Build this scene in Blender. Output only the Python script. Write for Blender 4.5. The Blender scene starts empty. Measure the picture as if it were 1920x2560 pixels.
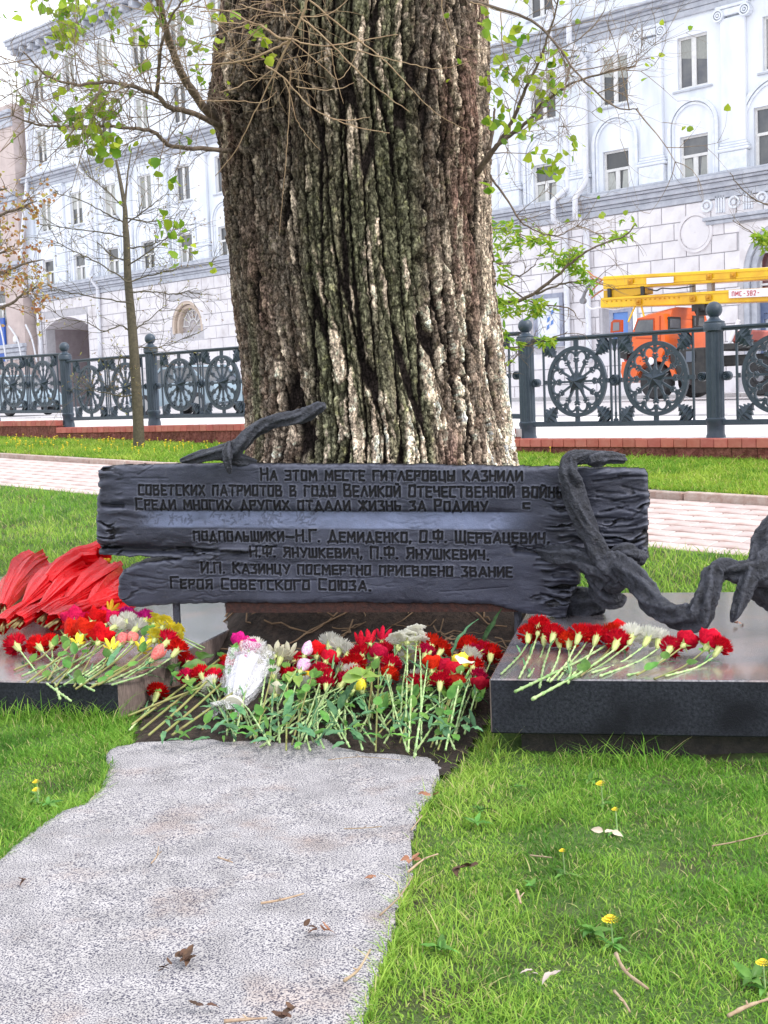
import bpy, bmesh, math, random
import numpy as np
from mathutils import Vector, Matrix, noise as mnoise
random.seed(7); RNG = np.random.default_rng(11)
R = math.radians
scene = bpy.context.scene
COL = scene.collection

# ------------------------------------------------------------------ camera
FPX = 3200.0; PITCH = R(4.91); ROLL = 0.038; CAMZ = 1.5
_r0 = Vector((1, 0, 0)); _f = Vector((0, math.cos(PITCH), -math.sin(PITCH))); _u0 = Vector((0, math.sin(PITCH), math.cos(PITCH)))
CR = _r0 * math.cos(ROLL) - _u0 * math.sin(ROLL)
CU = _u0 * math.cos(ROLL) + _r0 * math.sin(ROLL)
CP = Vector((0, 0, CAMZ))
cam = bpy.data.cameras.new('camera'); camo = bpy.data.objects.new('camera', cam); COL.objects.link(camo)
mw = Matrix.Identity(4)
for i in range(3):
    mw[i][0] = CR[i]; mw[i][1] = CU[i]; mw[i][2] = -_f[i]; mw[i][3] = CP[i]
camo.matrix_world = mw
cam.sensor_fit = 'VERTICAL'; cam.sensor_height = 36; cam.lens = FPX / 2560 * 36
cam.clip_start = 0.05; cam.clip_end = 2000
scene.camera = camo

# ------------------------------------------------------------------ world, sun, exposure
SUN_EL, SUN_AZ = R(48), R(118)      # azimuth clockwise from +Y
world = bpy.data.worlds.new('World'); scene.world = world; world.use_nodes = True
wn = world.node_tree; wn.nodes.clear()
wo = wn.nodes.new('ShaderNodeOutputWorld'); bg = wn.nodes.new('ShaderNodeBackground')
sky = wn.nodes.new('ShaderNodeTexSky'); sky.sky_type = 'NISHITA'; sky.sun_disc = False
sky.sun_elevation = SUN_EL; sky.sun_rotation = SUN_AZ; sky.dust_density = 3; sky.air_density = 1.0
mx = wn.nodes.new('ShaderNodeMix'); mx.data_type = 'RGBA'; mx.inputs[0].default_value = 0.80
mx.inputs[7].default_value = (9.2, 9.45, 9.9, 1)      # cloud deck
wn.links.new(sky.outputs[0], mx.inputs[6]); wn.links.new(mx.outputs[2], bg.inputs[0])
bg.inputs[1].default_value = 0.12; wn.links.new(bg.outputs[0], wo.inputs[0])
sd = bpy.data.lights.new('sun', 'SUN'); sd.energy = 1.5; sd.angle = R(12); sd.color = (1.0, 0.96, 0.9)
so = bpy.data.objects.new('sun', sd); COL.objects.link(so)
sdir = Vector((math.sin(SUN_AZ) * math.cos(SUN_EL), math.cos(SUN_AZ) * math.cos(SUN_EL), math.sin(SUN_EL)))
so.rotation_euler = (-sdir).to_track_quat('-Z', 'Y').to_euler(); so.location = (0, 0, 30)
vs = scene.view_settings; vs.view_transform = 'Standard'; vs.look = 'None'; vs.gamma = 1; vs.use_curve_mapping = False
scene.display_settings.display_device = 'sRGB'
vs.exposure = 0.80
scene.cycles.max_bounces = 6; scene.cycles.diffuse_bounces = 3; scene.cycles.transparent_max_bounces = 8

# ------------------------------------------------------------------ frames
def ray(px, py): return _f + CR * ((px - 960) / FPX) + CU * ((1280 - py) / FPX)
def PY(px, py, Y):
    d = ray(px, py); return CP + d * (Y / d.y)
def PZ(px, py, z):
    d = ray(px, py); return CP + d * ((z - CAMZ) / d.z)
SA = R(-44.1); SX = Vector((math.cos(SA), math.sin(SA), 0)); SY = Vector((-math.sin(SA), math.cos(SA), 0))
def S(q, v, z=0.0): return SX * q + SY * v + Vector((0, 0, z))
def PV(px, py, v):
    """pixel ray onto the vertical street-parallel plane v: returns (q, z)"""
    d = ray(px, py); t = v / d.dot(SY); p = CP + d * t; return p.dot(SX), p.z
MA = R(-11.8); MX = Vector((math.cos(MA), math.sin(MA), 0)); MY = Vector((-math.sin(MA), math.cos(MA), 0))
def PP(px, py, o, nrm):
    d = ray(px, py); return CP + d * ((o - CP).dot(nrm) / d.dot(nrm))
def smooth(a, b, x):
    t = np.clip((x - a) / (b - a), 0, 1); return t * t * (3 - 2 * t)

# ------------------------------------------------------------------ numpy noise
def _h(ix, iy, k=0):
    x = (ix.astype(np.int64) * 374761393 + iy.astype(np.int64) * 668265263 + k * 974634777) & 0xffffffff
    x = ((x ^ (x >> 13)) * 1274126177) & 0xffffffff
    x = ((x ^ (x >> 15)) * 2246822519) & 0xffffffff
    return ((x ^ (x >> 16)) & 0xffffff) / float(0xffffff)
def vnoise(x, y, k=0):
    x = np.asarray(x, float); y = np.asarray(y, float)
    ix = np.floor(x); iy = np.floor(y); fx = x - ix; fy = y - iy
    fx = fx * fx * (3 - 2 * fx); fy = fy * fy * (3 - 2 * fy)
    a = _h(ix, iy, k); b = _h(ix + 1, iy, k); c = _h(ix, iy + 1, k); d = _h(ix + 1, iy + 1, k)
    return (a * (1 - fx) + b * fx) * (1 - fy) + (c * (1 - fx) + d * fx) * fy
def fbm(x, y, k=0, o=4):
    s = 0; a = .5
    for i in range(o): s = s + a * (vnoise(x, y, k + i) - .5); x = x * 2.03; y = y * 2.03; a *= .5
    return s * 2
def worley(x, y, k=0, jit=.85):
    ix = np.floor(x); iy = np.floor(y)
    f1 = np.full(x.shape, 9.); f2 = np.full(x.shape, 9.); idr = np.zeros(x.shape)
    for dx in (-1, 0, 1):
        for dy in (-1, 0, 1):
            cx = ix + dx; cy = iy + dy
            px = cx + .5 + (_h(cx, cy, k) - .5) * jit; py = cy + .5 + (_h(cx, cy, k + 1) - .5) * jit
            d = np.hypot(px - x, py - y)
            near = d < f1
            f2 = np.where(near, f1, np.minimum(f2, d)); idr = np.where(near, _h(cx, cy, k + 2), idr); f1 = np.where(near, d, f1)
    return f1, f2, idr

# ------------------------------------------------------------------ materials
MATS = {}
def node(nt, t, **kw):
    n = nt.nodes.new(t)
    for k, v in kw.items(): setattr(n, k, v)
    return n
def mat(name, c, rough=.6, metal=0, c2=None, scale=20, var=.5, bump=0, bscale=60, rnd=0, spec=.5, coat=0, trans=0, detail=4, sheen=0, c3=None, scale3=2, attr=None, stretch=None):
    """procedural material: colour mixed towards c2 by noise, c3 stains, per object variation, bump"""
    if name in MATS: return MATS[name]
    m = bpy.data.materials.new(name); m.use_nodes = True; nt = m.node_tree; b = nt.nodes['Principled BSDF']; L = nt.links
    MATS[name] = m
    tc = node(nt, 'ShaderNodeTexCoord'); vec = tc.outputs['Object']
    if stretch:
        mp = node(nt, 'ShaderNodeMapping'); mp.inputs['Scale'].default_value = stretch; L.new(vec, mp.inputs[0]); vec = mp.outputs[0]
    col = None
    rgb = node(nt, 'ShaderNodeRGB'); rgb.outputs[0].default_value = (*c, 1); col = rgb.outputs[0]
    if attr:
        at = node(nt, 'ShaderNodeAttribute', attribute_name=attr); col = at.outputs['Color']
    def mixc(fac, a, bcol, mode='MIX'):
        mxn = node(nt, 'ShaderNodeMix', data_type='RGBA', blend_type=mode)
        if hasattr(fac, 'links') or hasattr(fac, 'is_linked'): L.new(fac, mxn.inputs[0])
        else: mxn.inputs[0].default_value = fac
        L.new(a, mxn.inputs[6])
        if isinstance(bcol, tuple): mxn.inputs[7].default_value = (*bcol, 1)
        else: L.new(bcol, mxn.inputs[7])
        return mxn.outputs[2]
    if c2:
        nz = node(nt, 'ShaderNodeTexNoise'); nz.inputs['Scale'].default_value = scale; nz.inputs['Detail'].default_value = detail; nz.inputs['Roughness'].default_value = .65
        L.new(vec, nz.inputs['Vector'])
        mr = node(nt, 'ShaderNodeMapRange'); mr.inputs[1].default_value = .5 - .2 * (1.2 - var); mr.inputs[2].default_value = .5 + .2 * (1.2 - var)
        L.new(nz.outputs[0], mr.inputs[0]); col = mixc(mr.outputs[0], col, c2)
    if c3:
        nz = node(nt, 'ShaderNodeTexNoise'); nz.inputs['Scale'].default_value = scale3; nz.inputs['Detail'].default_value = 5
        L.new(vec, nz.inputs['Vector'])
        mr = node(nt, 'ShaderNodeMapRange'); mr.inputs[1].default_value = .5; mr.inputs[2].default_value = .68
        L.new(nz.outputs[0], mr.inputs[0]); col = mixc(mr.outputs[0], col, c3)
    if rnd:
        oi = node(nt, 'ShaderNodeObjectInfo'); hs = node(nt, 'ShaderNodeHueSaturation')
        mr = node(nt, 'ShaderNodeMapRange'); mr.inputs[3].default_value = 1 - rnd; mr.inputs[4].default_value = 1 + rnd
        L.new(oi.outputs['Random'], mr.inputs[0]); L.new(mr.outputs[0], hs.inputs['Value']); L.new(col, hs.inputs['Color'])
        mh = node(nt, 'ShaderNodeMapRange'); mh.inputs[3].default_value = .5 - rnd * .04; mh.inputs[4].default_value = .5 + rnd * .04
        fr = node(nt, 'ShaderNodeMath', operation='FRACT'); ml = node(nt, 'ShaderNodeMath', operation='MULTIPLY'); ml.inputs[1].default_value = 7.31
        L.new(oi.outputs['Random'], ml.inputs[0]); L.new(ml.outputs[0], fr.inputs[0]); L.new(fr.outputs[0], mh.inputs[0]); L.new(mh.outputs[0], hs.inputs['Hue'])
        col = hs.outputs[0]
    L.new(col, b.inputs['Base Color'])
    b.inputs['Roughness'].default_value = rough; b.inputs['Metallic'].default_value = metal
    b.inputs['Specular IOR Level'].default_value = spec; b.inputs['Coat Weight'].default_value = coat
    if bump:
        nb = node(nt, 'ShaderNodeTexNoise'); nb.inputs['Scale'].default_value = bscale; nb.inputs['Detail'].default_value = 5; nb.inputs['Roughness'].default_value = .65
        L.new(vec, nb.inputs['Vector'])
        bp = node(nt, 'ShaderNodeBump'); bp.inputs['Strength'].default_value = min(1, bump); bp.inputs['Distance'].default_value = .01 * max(1, bump)
        L.new(nb.outputs[0], bp.inputs['Height']); L.new(bp.outputs[0], b.inputs['Normal'])
    if trans:
        tr = node(nt, 'ShaderNodeBsdfTranslucent'); L.new(col, tr.inputs[0])
        ms = node(nt, 'ShaderNodeMixShader'); ms.inputs[0].default_value = trans
        out = nt.nodes['Material Output']; L.new(b.outputs[0], ms.inputs[1]); L.new(tr.outputs[0], ms.inputs[2]); L.new(ms.outputs[0], out.inputs[0])
    return m

# ------------------------------------------------------------------ mesh building
class MB:
    def __init__(s): s.v = []; s.f = []; s.mi = []; s.cur = 0
    def add(s, vs, fs):
        o = len(s.v); s.v.extend([tuple(x) for x in vs]); s.f.extend([tuple(i + o for i in f) for f in fs]); s.mi.extend([s.cur] * len(fs)); return s
    def box(s, x0, x1, y0, y1, z0, z1, T=None):
        vs = [Vector((x, y, z)) for z in (z0, z1) for x, y in ((x0, y0), (x1, y0), (x1, y1), (x0, y1))]
        if T: vs = [T(p) for p in vs]
        return s.add(vs, [(3, 2, 1, 0), (4, 5, 6, 7), (0, 1, 5, 4), (1, 2, 6, 5), (2, 3, 7, 6), (3, 0, 4, 7)])
    def bevbox(s, x0, x1, y0, y1, z0, z1, b, T=None):
        """box with chamfered edges"""
        P = []; idx = {}
        for sx in (0, 1):
            for sy in (0, 1):
                for sz in (0, 1):
                    X = (x0, x1)[sx]; Y = (y0, y1)[sy]; Z = (z0, z1)[sz]; bx = b * (1 - 2 * sx); by = b * (1 - 2 * sy); bz = b * (1 - 2 * sz)
                    for ax, p in enumerate(((X, Y + by, Z + bz), (X + bx, Y, Z + bz), (X + bx, Y + by, Z))):
                        idx[(sx, sy, sz, ax)] = len(P); P.append(Vector(p))
        F = []
        for sx in (0, 1): F.append([idx[(sx, a, c, 0)] for a, c in ((0, 0), (1, 0), (1, 1), (0, 1))])
        for sy in (0, 1): F.append([idx[(a, sy, c, 1)] for a, c in ((0, 0), (1, 0), (1, 1), (0, 1))])
        for sz in (0, 1): F.append([idx[(a, c, sz, 2)] for a, c in ((0, 0), (1, 0), (1, 1), (0, 1))])
        for a in (0, 1):
            for c in (0, 1):
                F.append([idx[(a, c, 0, 0)], idx[(a, c, 1, 0)], idx[(a, c, 1, 1)], idx[(a, c, 0, 1)]])
                F.append([idx[(a, 0, c, 0)], idx[(a, 1, c, 0)], idx[(a, 1, c, 2)], idx[(a, 0, c, 2)]])
                F.append([idx[(0, a, c, 1)], idx[(1, a, c, 1)], idx[(1, a, c, 2)], idx[(0, a, c, 2)]])
                for sz in (0, 1): F.append([idx[(a, c, sz, k)] for k in range(3)])
        cen = Vector(((x0 + x1) / 2, (y0 + y1) / 2, (z0 + z1) / 2)); FF = []
        for f in F:
            nrm = (P[f[1]] - P[f[0]]).cross(P[f[2]] - P[f[0]]); m = sum((P[i] for i in f), Vector()) / len(f)
            FF.append(tuple(f) if nrm.dot(m - cen) > 0 else tuple(reversed(f)))
        if T: P = [T(p) for p in P]
        return s.add(P, FF)
    def tube(s, pts, rad, n=8, cap=True, ridge=None):
        pts = [Vector(p) for p in pts]; m = len(pts)
        if not hasattr(rad, '__len__'): rad = [rad] * m
        t = (pts[1] - pts[0]).normalized(); a = Vector((0, 0, 1)) if abs(t.z) < .9 else Vector((1, 0, 0))
        nr = t.cross(a).normalized(); vs = []
        for i, p in enumerate(pts):
            t2 = (pts[min(i + 1, m - 1)] - pts[max(i - 1, 0)])
            t2 = t2.normalized() if t2.length > 1e-9 else t
            nr = (nr - t2 * nr.dot(t2)); nr = nr.normalized() if nr.length > 1e-6 else t2.orthogonal().normalized()
            bn = t2.cross(nr); t = t2
            for k in range(n):
                an = 2 * math.pi * k / n; rr = rad[i] * (ridge(i, k) if ridge else 1)
                vs.append(p + (nr * math.cos(an) + bn * math.sin(an)) * rr)
        fs = [(i * n + k, i * n + (k + 1) % n, (i + 1) * n + (k + 1) % n, (i + 1) * n + k) for i in range(m - 1) for k in range(n)]
        if cap: fs += [tuple(range(n - 1, -1, -1)), tuple((m - 1) * n + k for k in range(n))]
        return s.add(vs, fs)
    def lathe(s, prof, n=16, T=None, o=(0, 0, 0), flute=0, fd=0):
        o = Vector(o); vs = []
        for r, z in prof:
            for k in range(n):
                a = 2 * math.pi * k / n; rr = r * (1 - (fd if (flute and k % flute == 0) else 0)); vs.append(o + Vector((math.cos(a) * rr, math.sin(a) * rr, z)))
        if T: vs = [T(p) for p in vs]
        m = len(prof); fs = [(i * n + k, i * n + (k + 1) % n, (i + 1) * n + (k + 1) % n, (i + 1) * n + k) for i in range(m - 1) for k in range(n)]
        fs += [tuple(range(n - 1, -1, -1)), tuple((m - 1) * n + k for k in range(n))]
        return s.add(vs, fs)
    def prism(s, poly, y0, y1, T=None):
        """polygon in x,z extruded along y (poly counter-clockwise seen from -y)"""
        n = len(poly); vs = [Vector((x, y0, z)) for x, z in poly] + [Vector((x, y1, z)) for x, z in poly]
        if T: vs = [T(p) for p in vs]
        return s.add(vs, [tuple(range(n)), tuple(range(2 * n - 1, n - 1, -1))] + [((i + 1) % n, i, n + i, n + (i + 1) % n) for i in range(n)])
    def build(s, name, m, parent=None, smooth=False, auto=None, **tg):
        me = bpy.data.meshes.new(name); me.from_pydata(s.v, [], s.f)
        ms = m if isinstance(m, (list, tuple)) else [m]
        for x in ms: me.materials.append(x)
        if len(ms) > 1: me.polygons.foreach_set('material_index', s.mi)
        if smooth or auto: me.polygons.foreach_set('use_smooth', [True] * len(me.polygons))
        if auto:
            me.set_sharp_from_angle(angle=R(auto))
        me.update()
        o = bpy.data.objects.new(name, me); COL.objects.link(o); o.parent = parent
        tag(o, **tg); return o
def npmesh(name, V, F, m, parent=None, smooth=False, col=None, colname='col', **tg):
    """V (n,3), F (m,k) arrays, all faces of k corners"""
    me = bpy.data.meshes.new(name); n = len(V); k = F.shape[1]
    me.vertices.add(n); me.vertices.foreach_set('co', np.ascontiguousarray(V, dtype=np.float32).ravel())
    me.loops.add(F.size); me.loops.foreach_set('vertex_index', np.ascontiguousarray(F, dtype=np.int32).ravel())
    me.polygons.add(len(F)); me.polygons.foreach_set('loop_start', np.arange(0, F.size, k, dtype=np.int32))
    if smooth: me.polygons.foreach_set('use_smooth', np.ones(len(F), dtype=bool))
    me.materials.append(m)
    if col is not None:
        a = me.color_attributes.new(colname, 'FLOAT_COLOR', 'POINT')
        c = np.ones((n, 4), dtype=np.float32); c[:, :col.shape[1]] = col; a.data.foreach_set('color', c.ravel())
    me.update(calc_edges=True); me.validate()
    o = bpy.data.objects.new(name, me); COL.objects.link(o); o.parent = parent; tag(o, **tg); return o
def tag(o, label=None, cat=None, group=None, kind=None):
    if label: o['label'] = label
    if cat: o['category'] = cat
    if group: o['group'] = group
    if kind: o['kind'] = kind
    return o
def empty(name, loc=(0, 0, 0), rz=0, parent=None, **tg):
    o = bpy.data.objects.new(name, None); COL.objects.link(o); o.location = loc; o.rotation_euler = (0, 0, rz); o.empty_display_size = .1
    o.parent = parent; tag(o, **tg); return o
def kids(o): return [c for c in bpy.data.objects if c.parent == o]
CH = {}
def copy_tree(o, parent=None, children=None):
    c = o.copy(); COL.objects.link(c); c.parent = parent
    for ch in o.children: copy_tree(ch, c)
    return c
def catmull(P, n=6):
    P = [Vector(p) for p in P]; out = []
    for i in range(len(P) - 1):
        a = P[max(i - 1, 0)]; b = P[i]; c = P[i + 1]; d = P[min(i + 2, len(P) - 1)]
        for k in range(n):
            t = k / n; out.append(.5 * ((2 * b) + (c - a) * t + (2 * a - 5 * b + 4 * c - d) * t * t + (3 * b - a - 3 * c + d) * t ** 3))
    out.append(P[-1]); return out
def lerpl(L, n):
    """resample list of scalars as catmull spacing n"""
    out = []
    for i in range(len(L) - 1):
        for k in range(n): out.append(L[i] + (L[i + 1] - L[i]) * k / n)
    out.append(L[-1]); return out
def inpoly(x, y, poly):
    x = np.asarray(x); y = np.asarray(y); c = np.zeros(x.shape, bool); n = len(poly)
    for i in range(n):
        x0, y0 = poly[i]; x1, y1 = poly[(i + 1) % n]
        if y0 == y1: continue
        c ^= ((y0 > y) != (y1 > y)) & (x < (x1 - x0) * (y - y0) / (y1 - y0) + x0)
    return c
def dseg(x, y, x0, y0, x1, y1):
    dx = x1 - x0; dy = y1 - y0; t = np.clip(((x - x0) * dx + (y - y0) * dy) / max(dx * dx + dy * dy, 1e-12), 0, 1)
    return np.hypot(x - x0 - t * dx, y - y0 - t * dy)
def dpoly(x, y, poly):
    d = np.full(x.shape, 1e9)
    for i in range(len(poly)): d = np.minimum(d, dseg(x, y, *poly[i], *poly[(i + 1) % len(poly)]))
    return d
# ------------------------------------------------------------------ ground heights (street frame: q along the street to the right, v away)
V_PATH0, V_PATH1, V_LEDGE = 7.8, 9.36, 12.40
def zpath(q, v):
    u = -q; a = .4 + .031 * (u - 4.9); b = .60 + .029 * (u - 5.9)
    return a + (b - a) * (v - V_PATH0) / (V_PATH1 - V_PATH0)
def zg(q, v):
    q = np.asarray(q, float); v = np.asarray(v, float); u = -q
    base = .02 * np.clip(u - 4, -2, 40)
    e = .4 + .031 * (u - 4.9)
    t = np.clip((v - 4.6) / (V_PATH0 - 4.6), 0, 1)
    z = np.where(v < V_PATH0, base * smooth(1.5, 4.5, v) * (1 - t) + e * t, 0)
    z = np.where((v >= V_PATH0) & (v < V_PATH1), zpath(q, v), z)
    b = zpath(q, V_PATH1) + .06; c = .765 + .024 * (u - 8.1); t2 = np.clip((v - V_PATH1) / (V_LEDGE - V_PATH1), 0, 1)
    z = np.where(v >= V_PATH1, b + (c - b) * t2, z)
    return z + .012 * fbm(q * 1.3, v * 1.3, 5, 3)
def zgw(x, y):
    x = np.asarray(x, float); y = np.asarray(y, float)
    return zg(x * SX.x + y * SX.y, x * SY.x + y * SY.y)

M_SOIL = mat('soil', (.022, .014, .011), .95, c2=(.065, .042, .032), scale=30, bump=2, bscale=70, c3=(.015, .010, .008), scale3=3)
M_LAWN = mat('lawn_ground', (.06, .13, .022), .95, c2=(.12, .20, .04), scale=25, bump=2, bscale=90, c3=(.07, .055, .03), scale3=2.5)

def sheet(name, qs, vs_, fz, m, **tg):
    Q, V = np.meshgrid(qs, vs_); Z = fz(Q, V)
    W = np.stack([SX.x * Q + SY.x * V, SX.y * Q + SY.y * V, Z], -1).reshape(-1, 3)
    nq = len(qs); nv = len(vs_); i = np.arange(nv - 1)[:, None] * nq + np.arange(nq - 1)[None, :]
    F = np.stack([i, i + 1, i + nq + 1, i + nq], -1).reshape(-1, 4)
    return npmesh(name, W, F, m, smooth=True, **tg)
qs = np.concatenate([np.linspace(-60, -16, 50), np.linspace(-15.8, 4, 160), np.linspace(4.3, 40, 40)])
sheet('lawn', qs, np.concatenate([np.linspace(-12, 0, 30), np.linspace(.1, V_PATH0, 90)]), zg, M_LAWN, kind='structure', label='green lawn sloping up from the memorial to the tiled footpath')
sheet('grass_verge_ground', qs, np.linspace(V_PATH1 + .1, V_LEDGE + .05, 20), zg, M_LAWN, kind='structure')

# footpath of pink tiles
M_TILE = mat('pink_paver', (.52, .41, .39), .75, c2=(.60, .51, .50), scale=9, rnd=.12, bump=.4, bscale=80, c3=(.40, .27, .24), scale3=4)
M_JOINT = mat('paver_joint', (.50, .37, .35), .95, c2=(.55, .43, .41), scale=30)
sheet('footpath', qs, np.linspace(V_PATH0, V_PATH1 + .06, 6), lambda q, v: zpath(q, v) - .012, M_JOINT, kind='structure', label='tiled footpath crossing behind the memorial')
fp = bpy.data.objects['footpath']
tile = MB().bevbox(-.148, .148, -.078, .078, -.02, .0, .006).build('paving_tile', M_TILE); bpy.data.objects.remove(tile, do_unlink=True)
tile_me = bpy.data.meshes['paving_tile']
rest = MB(); npart = 0
nrow = 9; rw = (V_PATH1 - V_PATH0) / nrow
for j in range(nrow):
    v = V_PATH0 + rw * (j + .5)
    for i in range(-95, 40):
        q = i * .305 + (.15 if j % 2 else 0) + random.uniform(-.003, .003); z = zpath(q, v) + random.uniform(-.002, .002)
        sl = math.atan2(zpath(q, v + .1) - zpath(q, v - .1), .2); sq = -.03
        near = (-5.8 < q < -.9) or (-16.2 < q < -11.6)
        rot = Matrix.Rotation(SA, 4, 'Z') @ Matrix.Rotation(sl, 4, 'X') @ Matrix.Rotation(.03, 4, 'Y')
        M = Matrix.Translation(S(q, v, z)) @ rot
        if near and npart < 299:
            o = bpy.data.objects.new('paving_tile', tile_me); COL.objects.link(o); o.parent = fp; o.matrix_local = M; npart += 1
        elif q > -29: rest.box(-.148, .148, -.078, .078, -.02, 0, T=lambda p: M @ p)
rest.build('paving_tiles', M_TILE, fp, kind='stuff')

# curb between path and verge
M_CURBT = mat('curb_granite', (.50, .42, .38), .8, c2=(.38, .26, .22), scale=14, rnd=.1, bump=.6)
cb = empty('path_curb', S(-4, V_PATH1, .6), SA, label='low red-brown kerb between the tiled footpath and the verge', cat='kerb')
for i in range(-24, 30):
    q0 = i * .8 - 4; mbx = MB()
    def T(p, q0=q0):
        q = q0 + p.x; return Vector((q + 4, p.y, float(zpath(np.array(q), np.array(V_PATH1))) - .6 + p.z))
    mbx.bevbox(0, .79, 0, .1, -.06, .065 + random.uniform(-.004, .004), .008, T=T); mbx.build('kerb_stone', M_CURBT, cb)

# soil bed under the plaque
SOILP = [tuple(PZ(x, y, .06).xy) for x, y in ((330, 1850), (420, 1836), (560, 1862), (700, 1862), (900, 1890), (1110, 1925), (1180, 1850), (1235, 1770))] + [(1.0, 7.2), (1.2, 9.3), (-1.3, 9.6), (-1.25, 7.9), (-1.1, 6.9), (-1.25, 6.2)]
def zsoil(x, y):
    g = zgw(x, y); d = dpoly(x, y, SOILP)
    t = smooth(0, .5, d)
    return g + .02 + t * (.08 * smooth(5.5, 6.3, y)) + .24 * smooth(7.0, 7.65, y) * smooth(0, .15, d) * smooth(-1.15, -.7, x) * smooth(1.1, .75, x) + .03 * fbm(x * 6, y * 6, 3, 4) * t + .012 * fbm(x * 25, y * 25, 9, 3)
gx, gy = np.meshgrid(np.arange(-1.6, 1.5, .03), np.arange(5.0, 9.8, .03))
ins = inpoly(gx, gy, SOILP); Zs = zsoil(gx, gy)
nx = gx.shape[1]; ny = gx.shape[0]; ii = np.arange(ny - 1)[:, None] * nx + np.arange(nx - 1)[None, :]
cell = ins[:-1, :-1] & ins[1:, 1:] & ins[1:, :-1] & ins[:-1, 1:]
Fs = np.stack([ii, ii + 1, ii + nx + 1, ii + nx], -1)[cell]
npmesh('soil_bed', np.stack([gx, gy, Zs], -1).reshape(-1, 3), Fs, M_SOIL, smooth=True, kind='structure', label='dark bare soil between the two granite slabs')

# speckled granite stepping slab
STONE = [(365, 1833), (420, 1822), (480, 1823), (520, 1840), (560, 1853), (640, 1848), (700, 1852), (760, 1850), (805, 1838), (850, 1860), (920, 1876), (1000, 1880), (1075, 1884), (1102, 1905), (1092, 1935), (1085, 1965), (1062, 2000), (1040, 2040), (1028, 2080), (1034, 2130), (1032, 2175), (1012, 2215), (996, 2260), (985, 2320), (962, 2380), (950, 2430), (925, 2480), (912, 2540), (895, 2620), (860, 2760), (820, 3000), (-300, 3000), (-700, 2400), (-200, 2230), (0, 2140), (48, 2092), (110, 2052), (150, 2025), (205, 2008), (245, 1972), (263, 1940), (268, 1900), (262, 1880), (285, 1862), (320, 1858), (350, 1850)]
SP = [tuple(PZ(x, y, .035).xy) for x, y in STONE]
def refine(poly, step=.03, amp=.008):
    out = []
    for i in range(len(poly)):
        a = poly[i]; b = poly[(i + 1) % len(poly)]; L = math.dist(a, b); n = max(1, int(L / step))
        for k in range(n):
            t = k / n; x = a[0] + (b[0] - a[0]) * t; y = a[1] + (b[1] - a[1]) * t
            out.append((x + amp * (mnoise.noise(Vector((x * 9, y * 9, 0)))), y + amp * mnoise.noise(Vector((x * 9, y * 9, 7)))))
    return out
SPR = refine(SP)
m = bpy.data.materials.new('speckled_granite'); m.use_nodes = True; nt = m.node_tree; L = nt.links; b = nt.nodes['Principled BSDF']
tc = node(nt, 'ShaderNodeTexCoord')
n1 = node(nt, 'ShaderNodeTexNoise'); n1.inputs['Scale'].default_value = 200; n1.inputs['Detail'].default_value = 2; L.new(tc.outputs['Object'], n1.inputs['Vector'])
r1 = node(nt, 'ShaderNodeValToRGB'); cr = r1.color_ramp; cr.elements[0].position = .40; cr.elements[0].color = (.05, .05, .08, 1); cr.elements[1].position = .57; cr.elements[1].color = (.48, .46, .46, 1)
e = cr.elements.new(.47); e.color = (.28, .265, .29, 1); L.new(n1.outputs[0], r1.inputs[0])
n2 = node(nt, 'ShaderNodeTexNoise'); n2.inputs['Scale'].default_value = 2.2; n2.inputs['Detail'].default_value = 6; n2.inputs['Roughness'].default_value = .7; L.new(tc.outputs['Object'], n2.inputs['Vector'])
r2 = node(nt, 'ShaderNodeMapRange'); r2.inputs[1].default_value = .53; r2.inputs[2].default_value = .72; L.new(n2.outputs[0], r2.inputs[0])
mm = node(nt, 'ShaderNodeMix', data_type='RGBA', blend_type='MULTIPLY'); L.new(r2.outputs[0], mm.inputs[0]); L.new(r1.outputs[0], mm.inputs[6]); mm.inputs[7].default_value = (.90, .76, .68, 1)
n3 = node(nt, 'ShaderNodeTexNoise'); n3.inputs['Scale'].default_value = 7; n3.inputs['Detail'].default_value = 4; L.new(tc.outputs['Object'], n3.inputs['Vector'])
r3 = node(nt, 'ShaderNodeMapRange'); r3.inputs[1].default_value = .35; r3.inputs[2].default_value = .65; r3.inputs[3].default_value = .80; r3.inputs[4].default_value = 1.08; L.new(n3.outputs[0], r3.inputs[0])
m2 = node(nt, 'ShaderNodeMix', data_type='RGBA', blend_type='MULTIPLY'); m2.inputs[0].default_value = 1; L.new(mm.outputs[2], m2.inputs[6]); L.new(r3.outputs[0], m2.inputs[7])
L.new(m2.outputs[2], b.inputs['Base Color']); b.inputs['Roughness'].default_value = .85
bp = node(nt, 'ShaderNodeBump'); bp.inputs['Strength'].default_value = .6; bp.inputs['Distance'].default_value = .004; L.new(n1.outputs[0], bp.inputs['Height']); L.new(bp.outputs[0], b.inputs['Normal'])
M_GRAN = m
gx, gy = np.meshgrid(np.arange(-2.4, .6, .012), np.arange(1.6, 5.6, .012))
ins = inpoly(gx, gy, SPR); nx = gx.shape[1]; ny = gx.shape[0]
dd = dpoly(gx, gy, SP)
zz = .037 - .005 * np.exp(-dd / .012) + .007 * fbm(gx * 3, gy * 3, 21, 4) + .0015 * fbm(gx * 30, gy * 30, 22, 2)
zz += zgw(gx, gy) * .5 - .008
ii = np.arange(ny - 1)[:, None] * nx + np.arange(nx - 1)[None, :]
cell = ins[:-1, :-1] & ins[1:, 1:] & ins[1:, :-1] & ins[:-1, 1:]
Fs = np.stack([ii, ii + 1, ii + nx + 1, ii + nx], -1)[cell]
stone = npmesh('stone_slab', np.stack([gx, gy, zz], -1).reshape(-1, 3), Fs, M_GRAN, smooth=True, kind='structure', label='wavy-edged speckled grey granite slab set in the lawn')
bm = bmesh.new(); bm.from_mesh(stone.data)
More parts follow.
